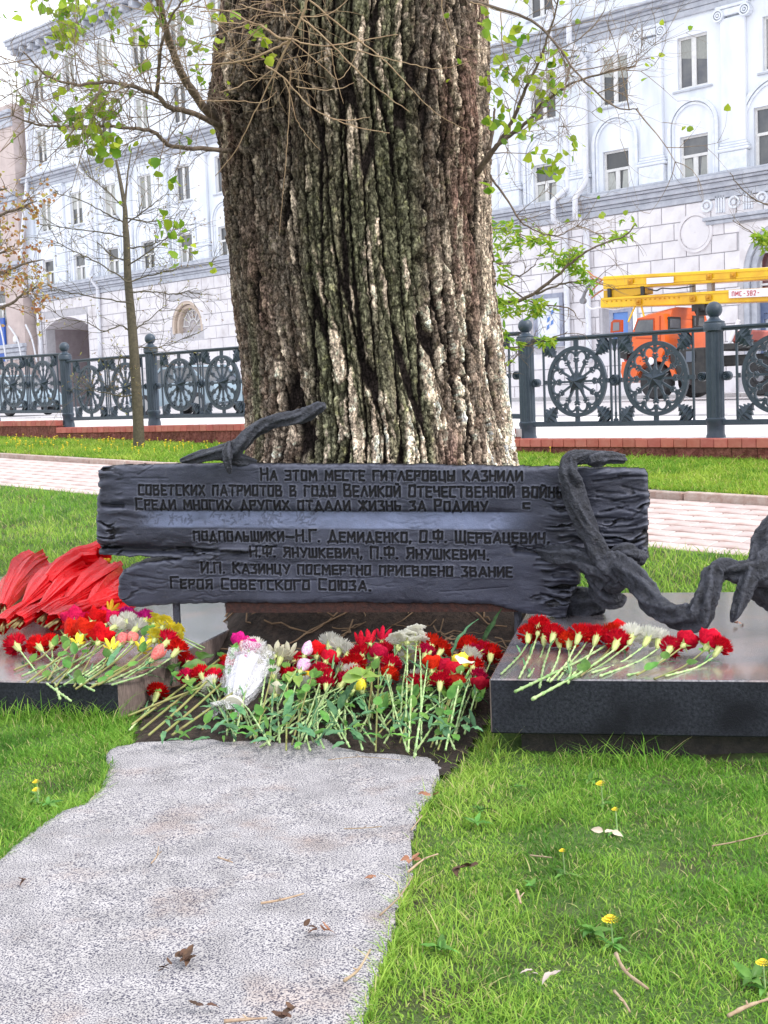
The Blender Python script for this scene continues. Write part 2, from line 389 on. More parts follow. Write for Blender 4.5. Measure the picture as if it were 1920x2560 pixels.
ed = [e for e in bm.edges if e.is_boundary]; r = bmesh.ops.extrude_edge_only(bm, edges=ed)
for g in r['geom']:
    if isinstance(g, bmesh.types.BMVert): g.co.z = -.06
bmesh.ops.delete(bm, geom=[v for v in bm.verts if not v.link_faces], context='VERTS')
bm.to_mesh(stone.data); bm.free()

# ------------------------------------------------------------------ red ledge under the fence
V_FENCE = S(0, 0).x  # set below
_p4 = PY(1790, 1093, 14.08); V_FENCE = _p4.dot(SY)
M_RTILE = mat('red_ledge_tile', (.50, .12, .09), .6, c2=(.56, .18, .14), scale=6, rnd=.12, bump=.3, bscale=40)
M_RROUGH = mat('red_rough_block', (.16, .045, .035), .95, c2=(.30, .11, .085), scale=28, rnd=.15, bump=3, bscale=30)
VF0 = V_LEDGE
def zline(pa, pb, v):
    (q0, z0), (q1, z1) = PV(*pa, v), PV(*pb, v)
    return lambda q: z0 + (z1 - z0) * (q - q0) / (q1 - q0)
zl_r = zline((1283, 1097), (1920, 1096), VF0); zl_m = zline((140, 1069), (606, 1060), VF0); zl_l = zline((0, 1053), (139, 1051), VF0)
qA = PV(1283, 1097, VF0)[0]; qB = PV(136, 1069, VF0)[0]
zl_m2 = zline((606, 1060), (1283, 1073), VF0)
qM = PV(606, 1060, VF0)[0]
def zledge(q):
    if q > qA: return zl_r(q)
    if q > qM: return zl_m2(q)
    if q > qB: return zl_m(q)
    return zl_l(q)
led = empty('red_ledge_wall', S(-5, VF0, .8), SA, label='low red ledge wall of smooth coping tiles over rough blocks, carrying the iron fence', cat='low wall')
q = -26.0
Zb = .8
while q < 8:
    w = .165; z = zledge(q + w / 2); MB().bevbox(q + 5, q + 5 + w - .006, -.01, .15, z - .10 - Zb, z + random.uniform(-.002, .002) - Zb, .006).build('coping_tile', M_RTILE, led); 
    q += w
q = -26.0
while q < 8:
    w = .33 + random.uniform(-.05, .05); z = zledge(q + w / 2) - .102; zb = float(zg(np.array(q), np.array(V_LEDGE - .02))) - .1
    mbx = MB(); NX, NZ = 5, 3
    vs_ = [(q + 5 + w * i / NX - (.004 if i else -.004), .012 + random.uniform(-.018, .02) * (0 < i < NX) * (0 < k < NZ), zb + (z - zb) * k / NZ - Zb) for k in range(NZ + 1) for i in range(NX + 1)]
    mbx.add(vs_, [(k * (NX + 1) + i, k * (NX + 1) + i + 1, (k + 1) * (NX + 1) + i + 1, (k + 1) * (NX + 1) + i) for k in range(NZ) for i in range(NX)])
    mbx.box(q + 5.006, q + 5 + w - .006, .04, .14, zb - Zb, z - Zb - .002)
    mbx.build('rough_block', M_RROUGH, led); q += w
mb = MB()
q = -26
while q < 8:
    q1 = min([x for x in (qB, qM, qA, 8.0) if x > q + 1e-6]); z0 = zledge(q + 1e-4); z1 = zledge(q1 - 1e-4)
    vs_ = [(q + 5, .15, z0 - .004 - Zb), (q1 + 5, .15, z1 - .004 - Zb), (q1 + 5, .75, z1 - .004 - Zb), (q + 5, .75, z0 - .004 - Zb), (q + 5, .15, z0 - .7 - Zb), (q1 + 5, .15, z1 - .7 - Zb), (q1 + 5, .75, z1 - .7 - Zb), (q + 5, .75, z0 - .7 - Zb)]
    mb.add(vs_, [(0, 1, 2, 3), (4, 5, 1, 0), (5, 6, 2, 1), (7, 4, 0, 3)]); q = q1
mb.build('ledge_top', mat('ledge_concrete', (.62, .60, .60), .8, c2=(.70, .68, .68), scale=10, bump=.3), led)

# pavement and street beyond the fence
def zst(q, v):
    u = -q; a = zl_sm(q) - .03
    b = 1.28 + .012 * (u - 15)
    t = np.clip((v - V_LEDGE - .6) / 17, 0, 1); return a + (b - a) * t
def zl_sm(q): return .965 + .0185 * (-q - 8)
M_PAVE = mat('pavement', (.66, .62, .64), .8, c2=(.72, .70, .71), scale=3, bump=.3, c3=(.5, .46, .47), scale3=.6)
M_ROAD = mat('pale_road', (.42, .40, .42), .75, c2=(.50, .48, .50), scale=2, bump=.6, bscale=50)
qf = np.linspace(-120, 60, 60)
sheet('near_pavement', qf, np.linspace(V_LEDGE + .7, V_LEDGE + 6.5, 6), lambda q, v: zst(q, v) + .0, M_PAVE, kind='structure')
sheet('street', np.linspace(-300, 300, 60), np.concatenate([np.linspace(V_LEDGE + 6.5, 36, 6), np.linspace(50, 400, 4)]), lambda q, v: zst(q, v) - .1, M_ROAD, kind='structure', label='asphalt street between the fence and the white building')
sheet('far_pavement', qf, np.linspace(36.2, 47, 4), lambda q, v: zst(q, v) + .02, M_PAVE, kind='structure')
k1 = MB()
for i in range(-60, 40):
    for vv in (V_LEDGE + 6.45, 36.05):
        q0 = i * 1.5; z = float(zst(np.array(q0), np.array(vv)))
        k1.box(q0, q0 + 1.48, vv, vv + .16, z - .3, z + .015, T=lambda p: S(p.x, p.y, p.z))
tag(k1.build('street_kerbs', mat('kerb_grey', (.5, .49, .5), .8, c2=(.4, .39, .4), scale=8)), kind='structure')

# ------------------------------------------------------------------ grass blades
def grass(name, X, Y, H, W, label, zoff=0, seg=3, mtl=None, pal=None, kind='stuff'):
    n = len(X); Z = zgw(X, Y) + zoff
    az = RNG.uniform(0, 2 * np.pi, n); lean = RNG.uniform(.15, 1.5, n) * H; bend = RNG.uniform(.3, 1.8, n)
    tx = np.cos(az); ty = np.sin(az); fa = az + np.pi / 2 + RNG.normal(0, .5, n); wx = np.cos(fa) * W / 2; wy = np.sin(fa) * W / 2
    rows = []
    for k in range(seg):
        t = k / seg; w = 1 - t * .55; off = lean * t ** (1.5); h = H * (t - .25 * bend * t * t)
        cx = X + tx * off; cy = Y + ty * off
        rows += [np.stack([cx - wx * w, cy - wy * w, Z + h], -1), np.stack([cx + wx * w, cy + wy * w, Z + h], -1)]
    rows.append(np.stack([X + tx * lean, Y + ty * lean, Z + H * (1 - .25 * bend)], -1))
    V = np.stack(rows, 1); m_ = V.shape[1]; base = (np.arange(n) * m_)[:, None]
    tri = []
    for k in range(seg - 1):
        tri += [[2 * k, 2 * k + 1, 2 * k + 3], [2 * k, 2 * k + 3, 2 * k + 2]]
    tri.append([2 * seg - 2, 2 * seg - 1, 2 * seg])
    F = (base[:, :, None] + np.array(tri)[None]).reshape(-1, 3)
    pn = fbm(X * .9, Y * .9, 31, 3); pn2 = fbm(X * 4, Y * 4, 35, 2)
    c = np.empty((n, 3)); a = np.array((.16, .37, .045)); bcol = np.array((.44, .62, .11)); dry = np.array((.56, .52, .24)); dk = np.array((.07, .20, .03))
    if pal: a, bcol, dry, dk = [np.array(x) for x in pal]
    t = np.clip(.45 + .9 * pn + RNG.normal(0, .30, n), 0, 1)[:, None]; c = a * (1 - t) + bcol * t
    t = np.clip(pn2 * 1.6 + RNG.normal(.05, .28, n), 0, .85)[:, None]; c = c * (1 - t) + dk * t
    isd = (RNG.random(n) < .06 + .10 * np.clip(pn, 0, 1))[:, None]; c = np.where(isd, dry, c)
    Ccol = np.repeat(c[:, None, :], m_, 1).reshape(-1, 3)
    return npmesh(name, V.reshape(-1, 3), F, mtl or M_BLADE, col=Ccol, kind=kind, label=label, cat='grass')
M_BLADE = mat('grass_blade', (.1, .2, .03), .5, attr='col', trans=.38, spec=.12)
def wq(X, Y): return X * SX.x + Y * SX.y, X * SY.x + Y * SY.y

# granite plinth frames (needed as a mask)
PR_O = PZ(1222, 1697, .32); PR_O.z = 0          # right slab front-left corner
PL_T = .20; PL_O = PZ(297, 1709, PL_T); PL_O.z = 0     # left slab front-right corner
PL_A = R(-15); LX = Vector((math.cos(PL_A), math.sin(PL_A), 0)); LY = Vector((-math.sin(PL_A), math.cos(PL_A), 0))
def quad(o, ex, ey, x0, x1, y0, y1): return [tuple((o + ex * a + ey * b_).xy) for a, b_ in ((x0, y0), (x1, y0), (x1, y1), (x0, y1))]
Q_R = quad(PR_O, MX, MY, 0, 4.2, 0, 2.35); Q_L = quad(PL_O, LX, LY, -4.2, 0, 0, 3.7)
def clear(X, Y, m=0.0):
    k = ~inpoly(X, Y, SPR) & ~inpoly(X, Y, Q_R) & ~inpoly(X, Y, Q_L)
    s_in = inpoly(X, Y, SOILP); k &= ~(s_in & (RNG.random(len(X)) > .04))
    k &= np.hypot(X + .05, Y - 8.6) > 1.0
    return k
N = 480000
X = RNG.uniform(-3.0, 3.4, N); Y = RNG.uniform(2.2, 6.9, N)
ok = (np.abs(X) < .34 * Y + .75) & clear(X, Y); q_, v_ = wq(X, Y); ok &= v_ < V_PATH0 - .05
dens = .86 + 1.0 * fbm(X * 3.5, Y * 3.5, 41, 3); ok &= RNG.random(N) < dens
X = X[ok]; Y = Y[ok]
dR = dpoly(X, Y, [Q_R[0], Q_R[1], Q_R[2]][:2]); dL = dpoly(X, Y, [Q_L[0], Q_L[1]])
tall = np.maximum(np.exp(-dR / .16), .7 * np.exp(-dL / .12))
H = RNG.gamma(6, .0041, len(X)) * (1 + 1.3 * tall * RNG.random(len(X))) * (1 + 1.3 * fbm(X * 4, Y * 4, 44, 3)); W = RNG.uniform(.0024, .0052, len(X))
grass('lawn_grass', X, Y, np.clip(H, .012, .14), W, 'short bright green lawn grass round the memorial slabs', seg=3)
# fringe of grass leaning over the stone slab and tall tufts before the raised slab
def fringe(poly, n, rad, X0=None):
    pts = [];
    for i in range(len(poly)):
        a = poly[i]; b_ = poly[(i + 1) % len(poly)]; L_ = math.dist(a, b_)
        for _ in range(int(L_ * n)): t = random.random(); pts.append((a[0] + (b_[0] - a[0]) * t + random.gauss(0, rad), a[1] + (b_[1] - a[1]) * t + random.gauss(0, rad)))
    return np.array(pts)
FP = fringe(SPR, 900, .010); k_ = (np.abs(FP[:, 0]) < .34 * FP[:, 1] + .6) & ~inpoly(FP[:, 0], FP[:, 1], SOILP) & (FP[:, 1] > 2.2); FP = FP[k_]
k_ = fbm(FP[:, 0] * 5, FP[:, 1] * 5, 47, 2) > -.12; FP = FP[k_]
grass('slab_edge_grass', FP[:, 0], FP[:, 1], RNG.gamma(6, .0062, len(FP)), RNG.uniform(.0026, .005, len(FP)), 'grass blades leaning over the edge of the stone slab', zoff=.01)
TP = fringe([Q_R[0], Q_R[1]], 260, .05); TP = TP[(TP[:, 0] < 2.4)]; TP = TP[fbm(TP[:, 0] * 6, TP[:, 1] * 2, 48, 2) > -.05]; TP[:, 1] -= .06
TL = fringe([Q_L[0], Q_L[1]], 240, .04); TL = TL[TL[:, 0] > -2.6]; TL[:, 1] -= .05; TP = np.concatenate([TP, TL])
k_ = ~inpoly(TP[:, 0], TP[:, 1], Q_R) & ~inpoly(TP[:, 0], TP[:, 1], Q_L); TP = TP[k_]
grass('tall_tuft_grass', TP[:, 0], TP[:, 1], RNG.gamma(9, .0115, len(TP)), RNG.uniform(.003, .0055, len(TP)), 'taller uncut grass tufts along the front of the granite slabs')
N = 150000
qq = RNG.uniform(-19, 1.5, N); vv = RNG.uniform(4.2, V_PATH0 - .03, N); X = SX.x * qq + SY.x * vv; Y = SX.y * qq + SY.y * vv
ok = clear(X, Y) & (Y > 6.9) & (np.abs(X) < .34 * Y + .8) & (RNG.random(N) < np.clip(9.5 / Y, 0, 1)); X = X[ok]; Y = Y[ok]
grass('lawn_grass_behind', X, Y, RNG.gamma(8, .0075, len(X)), RNG.uniform(.005, .009, len(X)), 'green grass between the memorial and the tiled footpath', seg=2)
N = 230000
qq = RNG.uniform(-23, 2.5, N); vv = RNG.uniform(V_PATH1 + .1, V_LEDGE - .02, N); X = SX.x * qq + SY.x * vv; Y = SX.y * qq + SY.y * vv
ok = (np.abs(X) < .34 * Y + .8) & (RNG.random(N) < np.clip(12 / Y, 0, 1)); X = X[ok]; Y = Y[ok]
grass('verge_grass', X, Y, RNG.gamma(7, .0068, len(X)), RNG.uniform(.009, .016, len(X)), 'bright green verge grass under the red ledge', seg=2, pal=((.20, .38, .04), (.42, .55, .08), (.5, .48, .16), (.12, .28, .03)))
# yellow flowers in the left verge: too many to count
N = 240
qq = RNG.uniform(-21, -9, N); vv = RNG.uniform(V_PATH1 + .3, V_LEDGE - .05, N)
mb = MB()
for a, b_ in zip(qq, vv):
    z = float(zg(np.array(a), np.array(b_))) + random.uniform(.05, .1); s_ = random.uniform(.009, .018)
    mb.lathe([(.003, -.05), (.003, 0), (s_, .006), (s_ * .7, .014)], 6, T=lambda p: S(a, b_, z) + p)
mb.build('verge_dandelions', mat('dandelion_yellow', (.85, .62, .02), .6), kind='stuff', label='small yellow dandelion heads scattered through the left verge', cat='flowers')
# ------------------------------------------------------------------ big poplar
TREE_Y = 8.45
prof = [(-400, 548, 1216), (-100, 545, 1216), (0, 545, 1217), (120, 530, 1220), (200, 515, 1221), (250, 511, 1222), (300, 530, 1223), (380, 545, 1224), (450, 549, 1225), (600, 560, 1229), (700, 569, 1236), (800, 582, 1246), (900, 596, 1256), (1000, 604, 1266), (1080, 610, 1280), (1150, 600, 1292), (1200, 590, 1302), (1260, 575, 1318)]
pz = []; 
for y, a, b_ in prof:
    A = PY(a, y, TREE_Y); B = PY(b_, y, TREE_Y); pz.append(((A.z + B.z) / 2, (A.x + B.x) / 2, (B.x - A.x) / 2 * .985))
pz.sort(); pzz = np.array([p[0] for p in pz]); pcx = np.array([p[1] for p in pz]); prr = np.array([p[2] for p in pz])
zs = np.linspace(-.1, 4.75, 650)
a1 = np.linspace(-np.pi * 1.06, np.pi * .06, 480, endpoint=False); a2 = np.linspace(np.pi * .06, np.pi * .94, 100, endpoint=False); ang = np.concatenate([a1, a2])
A, Z = np.meshgrid(ang, zs)
cx = np.interp(Z, pzz, pcx); rr = np.interp(Z, pzz, prr)
Sarc = A * .9
TR_B = rr * (1 + .018 * np.sin(7 * A + .5) + .012 * np.sin(13 * A + Z * .4))
# bark relief: long interlacing ridges, jagged sides, cross cracks, flakes
jag = .013 * fbm(Sarc * 26, Z * 34, 4, 3)
wx = Sarc + .055 * fbm(Z * .6, Sarc * 1.2, 3, 2) + .012 * fbm(Z * 3.0, Sarc * 5, 8, 3) + .02 * np.sin(Z * .8 + 2 * A) + jag
wz = Z + .16 * fbm(Sarc * 7, Z * 2, 13, 2)
f1, f2, cid = worley(wx / .098, wz / 1.5, 51, .98); e1 = f2 - f1
s1, s2, sid = worley(wx / .060 + 7.7, wz / .55, 55, .95); e2 = s2 - s1
ridge = smooth(.05, .17, e1) * (1 - .6 * (1 - smooth(.02, .14, e2)))
rough1 = fbm(wx * 34, wz * 22, 27, 4); rough2 = fbm(wx * 60, wz * 48, 29, 2)
zz_ = Z / .16 + cid * 37 + 1.1 * fbm(wx * 14, Z * 3, 63, 2) + .10 * rough1; zn = np.floor(zz_); zj = .5 + .8 * (_h(zn, cid * 4096, 64) - .5); zf = zz_ - zn
gid = _h(zn + (zf > zj), cid * 4096, 65); crack = smooth(.0, .10, np.abs(zf - zj)) * smooth(-.02, .06, np.abs(rough1))
crack = 1 - (1 - crack) * (.35 + .65 * _h(zn, cid * 4096, 66))
h1, h2, hid = worley(wx / .020 + .4 * rough1, wz / .050 + .4 * rough1, 71, 1.0); flake = smooth(.0, .25, h2 - h1)
big = fbm(wx * 9, wz * 1.1, 17, 3)
fine = rough1
relief = ridge * (.046 + .014 * big) + (ridge > .2) * ((crack - 1) * .016 + (gid - .5) * .018 + (hid - .5) * .010 + (sid - .5) * .014) + .006 * rough1 + .007 * rough2
rad = TR_B + relief - .035
X = cx + rad * np.cos(A); Yc = TREE_Y + .1 + rad * np.sin(A)
V = np.stack([X, Yc, Z], -1).reshape(-1, 3); na = len(ang); nz_ = len(zs)
i = np.arange(nz_ - 1)[:, None] * na + np.arange(na)[None, :]; j = np.arange(nz_ - 1)[:, None] * na + (np.arange(na)[None, :] + 1) % na
F = np.stack([i, j, j + na, i + na], -1).reshape(-1, 4)
# kinds of bark: peeled pale plates (more on the right, painting its lit side), mossy green middle, brown
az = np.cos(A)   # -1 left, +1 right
xpat = wx
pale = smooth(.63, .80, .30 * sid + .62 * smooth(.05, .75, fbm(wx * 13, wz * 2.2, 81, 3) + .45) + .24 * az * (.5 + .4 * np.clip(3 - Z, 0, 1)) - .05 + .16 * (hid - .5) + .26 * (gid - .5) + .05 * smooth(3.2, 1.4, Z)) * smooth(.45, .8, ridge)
moss = smooth(.40, .60, .54 + .35 * fbm(wx * 3, wz * .6, 91, 3) - 1.1 * np.abs(az + .05) * .42 + .06 + .10 * np.sin(A * 9)) * (1 - pale * .8)
red = smooth(.1, .5, fbm(wx * 4.2, wz * .9, 95, 3) + .25 * (hid - .5))
dark = np.array((.016, .012, .011)); brn = np.array((.17, .12, .09)); gre = np.array((.23, .19, .155)); grn = np.array((.150, .150, .092)); yl = np.array((.27, .26, .13)); rdb = np.array((.25, .135, .11)); pal_ = np.array((.56, .45, .35))
cc = brn[None, None] * (1 - hid[..., None]) + gre[None, None] * hid[..., None]
cc = cc * (1 - .6 * red[..., None]) + rdb * .6 * red[..., None]
cc = cc * (1 - .88 * moss[..., None]) + grn * .88 * moss[..., None]
sp = (smooth(.25, .5, fbm(wx * 30, wz * 30, 97, 2)) * .75)[..., None] * (.35 + .65 * moss[..., None]); cc = cc * (1 - sp) + yl * sp
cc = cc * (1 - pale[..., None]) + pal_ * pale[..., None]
lowb = (.75 + .55 * smooth(3.2, 1.2, Z))[..., None]; cc = cc * (.9 + .25 * (gid[..., None] - .5) + .5 * rough2[..., None]) * lowb  # lower trunk lightened in the colour, where it is strongly lit
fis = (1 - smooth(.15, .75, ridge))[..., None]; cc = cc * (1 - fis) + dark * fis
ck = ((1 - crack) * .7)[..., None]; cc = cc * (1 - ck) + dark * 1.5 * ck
cc = np.clip(cc * (1.38 + .22 * np.clip(az, -.5, 1)[..., None]) * (1 + .55 * fine[..., None]) * (1 + .25 * np.clip(az, -.6, 1)[..., None] * 0 + .0), .005, .88)  # right side brightened in the colour, following the light from there
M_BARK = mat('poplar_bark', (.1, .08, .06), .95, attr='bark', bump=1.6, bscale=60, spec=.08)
nt = M_BARK.node_tree; L = nt.links; pb = nt.nodes['Principled BSDF']; src = pb.inputs['Base Color'].links[0].from_socket
tc = node(nt, 'ShaderNodeTexCoord'); mp = node(nt, 'ShaderNodeMapping'); mp.inputs['Scale'].default_value = (1, 1, .42); L.new(tc.outputs['Object'], mp.inputs[0])
nd = node(nt, 'ShaderNodeTexNoise'); nd.inputs['Scale'].default_value = 22; nd.inputs['Detail'].default_value = 3; L.new(mp.outputs[0], nd.inputs['Vector'])
vm = node(nt, 'ShaderNodeMix', data_type='RGBA', blend_type='LINEAR_LIGHT'); vm.inputs[0].default_value = .035; L.new(mp.outputs[0], vm.inputs[6]); L.new(nd.outputs['Color'], vm.inputs[7])
vo = node(nt, 'ShaderNodeTexVoronoi', feature='DISTANCE_TO_EDGE'); vo.inputs['Scale'].default_value = 34; L.new(vm.outputs[2], vo.inputs['Vector'])
vc = node(nt, 'ShaderNodeTexVoronoi', feature='F1'); vc.inputs['Scale'].default_value = 34; L.new(vm.outputs[2], vc.inputs['Vector'])
mr = node(nt, 'ShaderNodeMapRange'); mr.inputs[1].default_value = .0; mr.inputs[2].default_value = .16; mr.inputs[3].default_value = .30; mr.inputs[4].default_value = 1.0; L.new(vo.outputs['Distance'], mr.inputs[0])
sx = node(nt, 'ShaderNodeSeparateColor'); L.new(vc.outputs['Color'], sx.inputs[0]); mr2 = node(nt, 'ShaderNodeMapRange'); mr2.inputs[3].default_value = .62; mr2.inputs[4].default_value = 1.55; L.new(sx.outputs[0], mr2.inputs[0])
n9 = node(nt, 'ShaderNodeTexNoise'); n9.inputs['Scale'].default_value = 75; n9.inputs['Detail'].default_value = 3; L.new(tc.outputs['Object'], n9.inputs['Vector']); mr3 = node(nt, 'ShaderNodeMapRange'); mr3.inputs[1].default_value = .4; mr3.inputs[2].default_value = .6; mr3.inputs[3].default_value = .6; mr3.inputs[4].default_value = 1.35; L.new(n9.outputs[0], mr3.inputs[0])
q1 = node(nt, 'ShaderNodeMath', operation='MULTIPLY'); L.new(mr.outputs[0], q1.inputs[0]); L.new(mr2.outputs[0], q1.inputs[1]); q2 = node(nt, 'ShaderNodeMath', operation='MULTIPLY'); L.new(q1.outputs[0], q2.inputs[0]); L.new(mr3.outputs[0], q2.inputs[1])
mm = node(nt, 'ShaderNodeMix', data_type='RGBA', blend_type='MULTIPLY'); mm.inputs[0].default_value = 1; L.new(src, mm.inputs[6]); L.new(q2.outputs[0], mm.inputs[7]); L.new(mm.outputs[2], pb.inputs['Base Color'])
tree = empty('poplar_tree', (0, TREE_Y, .1), label='huge old poplar with deeply furrowed bark standing right behind the bronze plaque', cat='tree')
V[:, 1] -= TREE_Y; V[:, 2] -= .1
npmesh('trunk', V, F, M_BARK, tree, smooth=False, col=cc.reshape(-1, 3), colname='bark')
TOF = Vector((0, -TREE_Y, -.1))

# limbs: (list of (px, py, Y)), radius
M_LIMB = mat('limb_bark', (.11, .08, .065), .85, c2=(.22, .165, .12), scale=30, bump=1, bscale=60)
M_TWIG = mat('pale_twig', (.42, .30, .18), .7, c2=(.30, .19, .11), scale=12)
M_TWIGD = mat('dark_twig', (.17, .125, .10), .8, c2=(.30, .22, .15), scale=12)
def pl(pts): return [PY(x, y, Y) for x, y, Y in pts]
def limb(name, pts, r0, r1, m, parent, off, n=7, sub=6, wob=.0):
    P = catmull(pl(pts), sub); k = len(P)
    P = [p + Vector((random.uniform(-1, 1), random.uniform(-1, 1), random.uniform(-1, 1))) * wob for p in P]
    rr_ = [(r0 + (r1 - r0) * i / (k - 1)) * random.uniform(.93, 1.07) for i in range(k)]
    MB().tube([p + off for p in P], rr_, n).build(name, m, parent, smooth=True)
    return P
LIMBS = [
    ([(560, 330, 8.3), (497, 250, 8.0), (455, 185, 7.8), (420, 96, 7.6), (397, 0, 7.4), (380, -90, 7.3)], .029, .016),
    ([(560, 320, 8.2), (490, 285, 7.9), (424, 268, 7.7), (388, 238, 7.6), (328, 216, 7.5), (262, 205, 7.4), (190, 212, 7.3), (120, 190, 7.2), (60, 130, 7.1)], .019, .004),
    ([(600, 380, 8.2), (536, 373, 7.9), (430, 366, 7.8), (386, 330, 7.7), (340, 322, 7.6), (270, 316, 7.5), (150, 316, 7.4), (80, 308, 7.3), (28, 285, 7.2)], .016, .004),
    ([(392, 240, 7.6), (398, 170, 7.5), (405, 110, 7.4), (430, 40, 7.3), (470, -20, 7.2)], .012, .005),
    ([(1190, 440, 8.2), (1228, 385, 8.0), (1282, 300, 7.8), (1312, 226, 7.7), (1345, 160, 7.6), (1380, 60, 7.5), (1400, -20, 7.4)], .016, .004),
    ([(1190, 430, 8.1), (1235, 372, 7.9), (1275, 338, 7.8), (1327, 298, 7.7), (1360, 256, 7.6), (1450, 200, 7.5), (1590, 164, 7.4)], .017, .004),
    ([(1170, 0, 7.6), (1230, 16, 7.5), (1330, 52, 7.4), (1390, 110, 7.3), (1450, 190, 7.2), (1540, 268, 7.1), (1595, 270, 7.0)], .010, .003),
    ([(1225, 440, 8.1), (1262, 490, 8.0), (1310, 560, 7.9), (1385, 590, 7.8), (1450, 560, 7.7)], .008, .002),
    ([(1222, 372, 8.1), (1234, 310, 8.1), (1236, 270, 8.1)], .012, .006),
]
limbpts = []
for pts, r0, r1 in LIMBS: limbpts.append(limb('branch', pts, r0, r1, M_LIMB, tree, TOF, wob=.004))

# fine twigs grown along the limbs
def grow(mb, p, d, L, r, depth, tips, droop=0, seg=5, spread=.8):
    P = [p]; dd_ = d.normalized(); bendv = Vector((random.uniform(-1, 1), random.uniform(-1, 1), random.uniform(-1, 1) + droop)) * .22
    for i in range(seg):
        dd_ = (dd_ + bendv + Vector((random.gauss(0, .07), random.gauss(0, .07), random.gauss(0, .07)))).normalized()
        P.append(P[-1] + dd_ * L / seg)
    mb.tube(P, [r * (1 - .7 * i / seg) for i in range(seg + 1)], 4, cap=False)
    tips.append((P[-1], dd_)); 
    if depth > 0:
        for k in range(random.choice((2, 3, 3, 4))):
            i = random.randint(1, seg); q = P[i]; t = (P[i] - P[i - 1]).normalized()
            side = t.cross(Vector((random.uniform(-1, 1), random.uniform(-1, 1), random.uniform(-1, 1)))).normalized()
            grow(mb, q, t * .8 + side * spread, L * random.uniform(.4, .7), r * .6, depth - 1, tips, droop, seg, spread)
leafV = []; leafF = []; leafC = []
def leaf(p, d, up, s, c, heart=True):
    d = d.normalized(); sd_ = d.cross(up); sd_ = sd_.normalized() if sd_.length > 1e-4 else d.orthogonal(); nn = sd_.cross(d)
    o = len(leafV); f = .18 * s
    if heart: pts = [(0, 0, 0), (.18, .42, 1), (.62, .40, .9), (1.05, 0, 0), (.62, -.40, .9), (.18, -.42, 1)]
    else: pts = [(0, 0, 0), (.3, .16, .6), (.7, .14, .6), (1.1, 0, 0), (.7, -.14, .6), (.3, -.16, .6)]
    for a, b_, h in pts: leafV.append(tuple(p + d * a * s + sd_ * b_ * s + nn * h * f)); leafC.append(c)
    leafF.append((o, o + 1, o + 2, o + 3)); leafF.append((o, o + 3, o + 4, o + 5))
def flush_leaves(name, m, parent, off, label=None):
    global leafV, leafF, leafC
    V = np.array(leafV) + np.array(off); npmesh(name, V, np.array(leafF), m, parent, col=np.array(leafC), kind='stuff', label=label); leafV = []; leafF = []; leafC = []
M_LEAF = mat('young_leaf', (.2, .4, .05), .45, attr='col', trans=.5, spec=.35)
def gcol():
    t = random.random(); a = (.16, .34, .03); b_ = (.52, .62, .05)
    c = tuple(a[i] * (1 - t) + b_[i] * t for i in range(3)); s_ = random.uniform(.75, 1.15); return tuple(x * s_ for x in c)
def rdir(): 
    v = Vector((random.gauss(0, 1), random.gauss(0, 1), random.gauss(0, 1))); return v.normalized()
mbt = MB(); tips = []
random.seed(21)
for li, (P, n_, L_) in enumerate(zip(limbpts, (22, 46, 42, 16, 18, 24, 16, 12, 0), (.55, .5, .42, .42, .42, .4, .45, .3, .2))):
    for k in range(n_):
        i = random.randint(min(5, len(P) - 2), len(P) - 2); t = (P[i + 1] - P[i]).normalized()
        side = t.cross(rdir()).normalized(); side.y *= .5
        grow(mbt, P[i], t * .6 + side, L_ * random.uniform(.6, 1.35), random.uniform(.0022, .0042), 2, tips, .15)
mbt.v = [tuple(Vector(v) + TOF) for v in mbt.v]
mbt.build('twigs', M_TWIGD, tree, kind='stuff')
# foliage clumps where the photo has them (px, py, spread px, count, leaf size)
def clump(px, py, Y, spr, n, s0, heart=True, colf=gcol):
    c = PY(px, py, Y); k = spr / FPX * Y
    for _ in range(n):
        p = c + Vector((random.gauss(0, k * .5), random.gauss(0, k * .5), random.gauss(0, k * .5)))
        d = Vector((random.gauss(0, .6), random.gauss(0, .6), -.5 + random.gauss(0, .5)))
        leaf(p, d, rdir(), s0 * random.uniform(.55, 1.25), colf(), heart)
CL = [(165, 40, 40, 34), (185, 15, 55, 30), (150, 110, 36, 18), (160, 80, 30, 18), (290, 25, 45, 14), (345, 100, 30, 9), (355, 155, 22, 4), (126, 188, 16, 5), (240, 250, 45, 26), (195, 300, 55, 40), (265, 270, 60, 40), (210, 330, 42, 26), (265, 355, 36, 20), (290, 365, 30, 12), (385, 400, 24, 6), (455, 375, 18, 4), (440, 460, 22, 5), (30, 240, 30, 5), (65, 245, 20, 3), (420, 560, 42, 12), (440, 610, 45, 12), (480, 605, 25, 5), (530, 670, 22, 4), (470, 120, 26, 7), (535, 45, 30, 9), (540, 100, 24, 5), (650, 90, 30, 9), (665, 130, 20, 5), (590, 60, 26, 5), (410, 20, 50, 18), (90, 5, 45, 10), (490, 180, 28, 9), (30, 40, 25, 4),
      (1260, 150, 40, 10), (1300, 170, 40, 12), (1390, 130, 34, 10), (1370, 200, 34, 14), (1375, 235, 30, 12), (1270, 180, 30, 8), (1330, 280, 40, 12), (1290, 320, 36, 10), (1240, 300, 40, 14), (1250, 250, 30, 8), (1385, 410, 30, 14), (1420, 370, 28, 8), (1340, 395, 30, 8), (1200, 40, 22, 5), (1205, 75, 18, 4), (1265, 70, 24, 6), (1310, 95, 26, 6), (1230, 480, 22, 5), (1225, 200, 28, 7), (1330, 60, 30, 5)]
for px, py, sp_, n in CL: clump(px, py, 7.45 + random.uniform(-.15, .2), sp_, int(n * .95), .056)
for p, d in random.sample(tips, 150): leaf(p, d, rdir(), random.uniform(.02, .045), gcol())
flush_leaves('leaves', M_LEAF, tree, TOF)
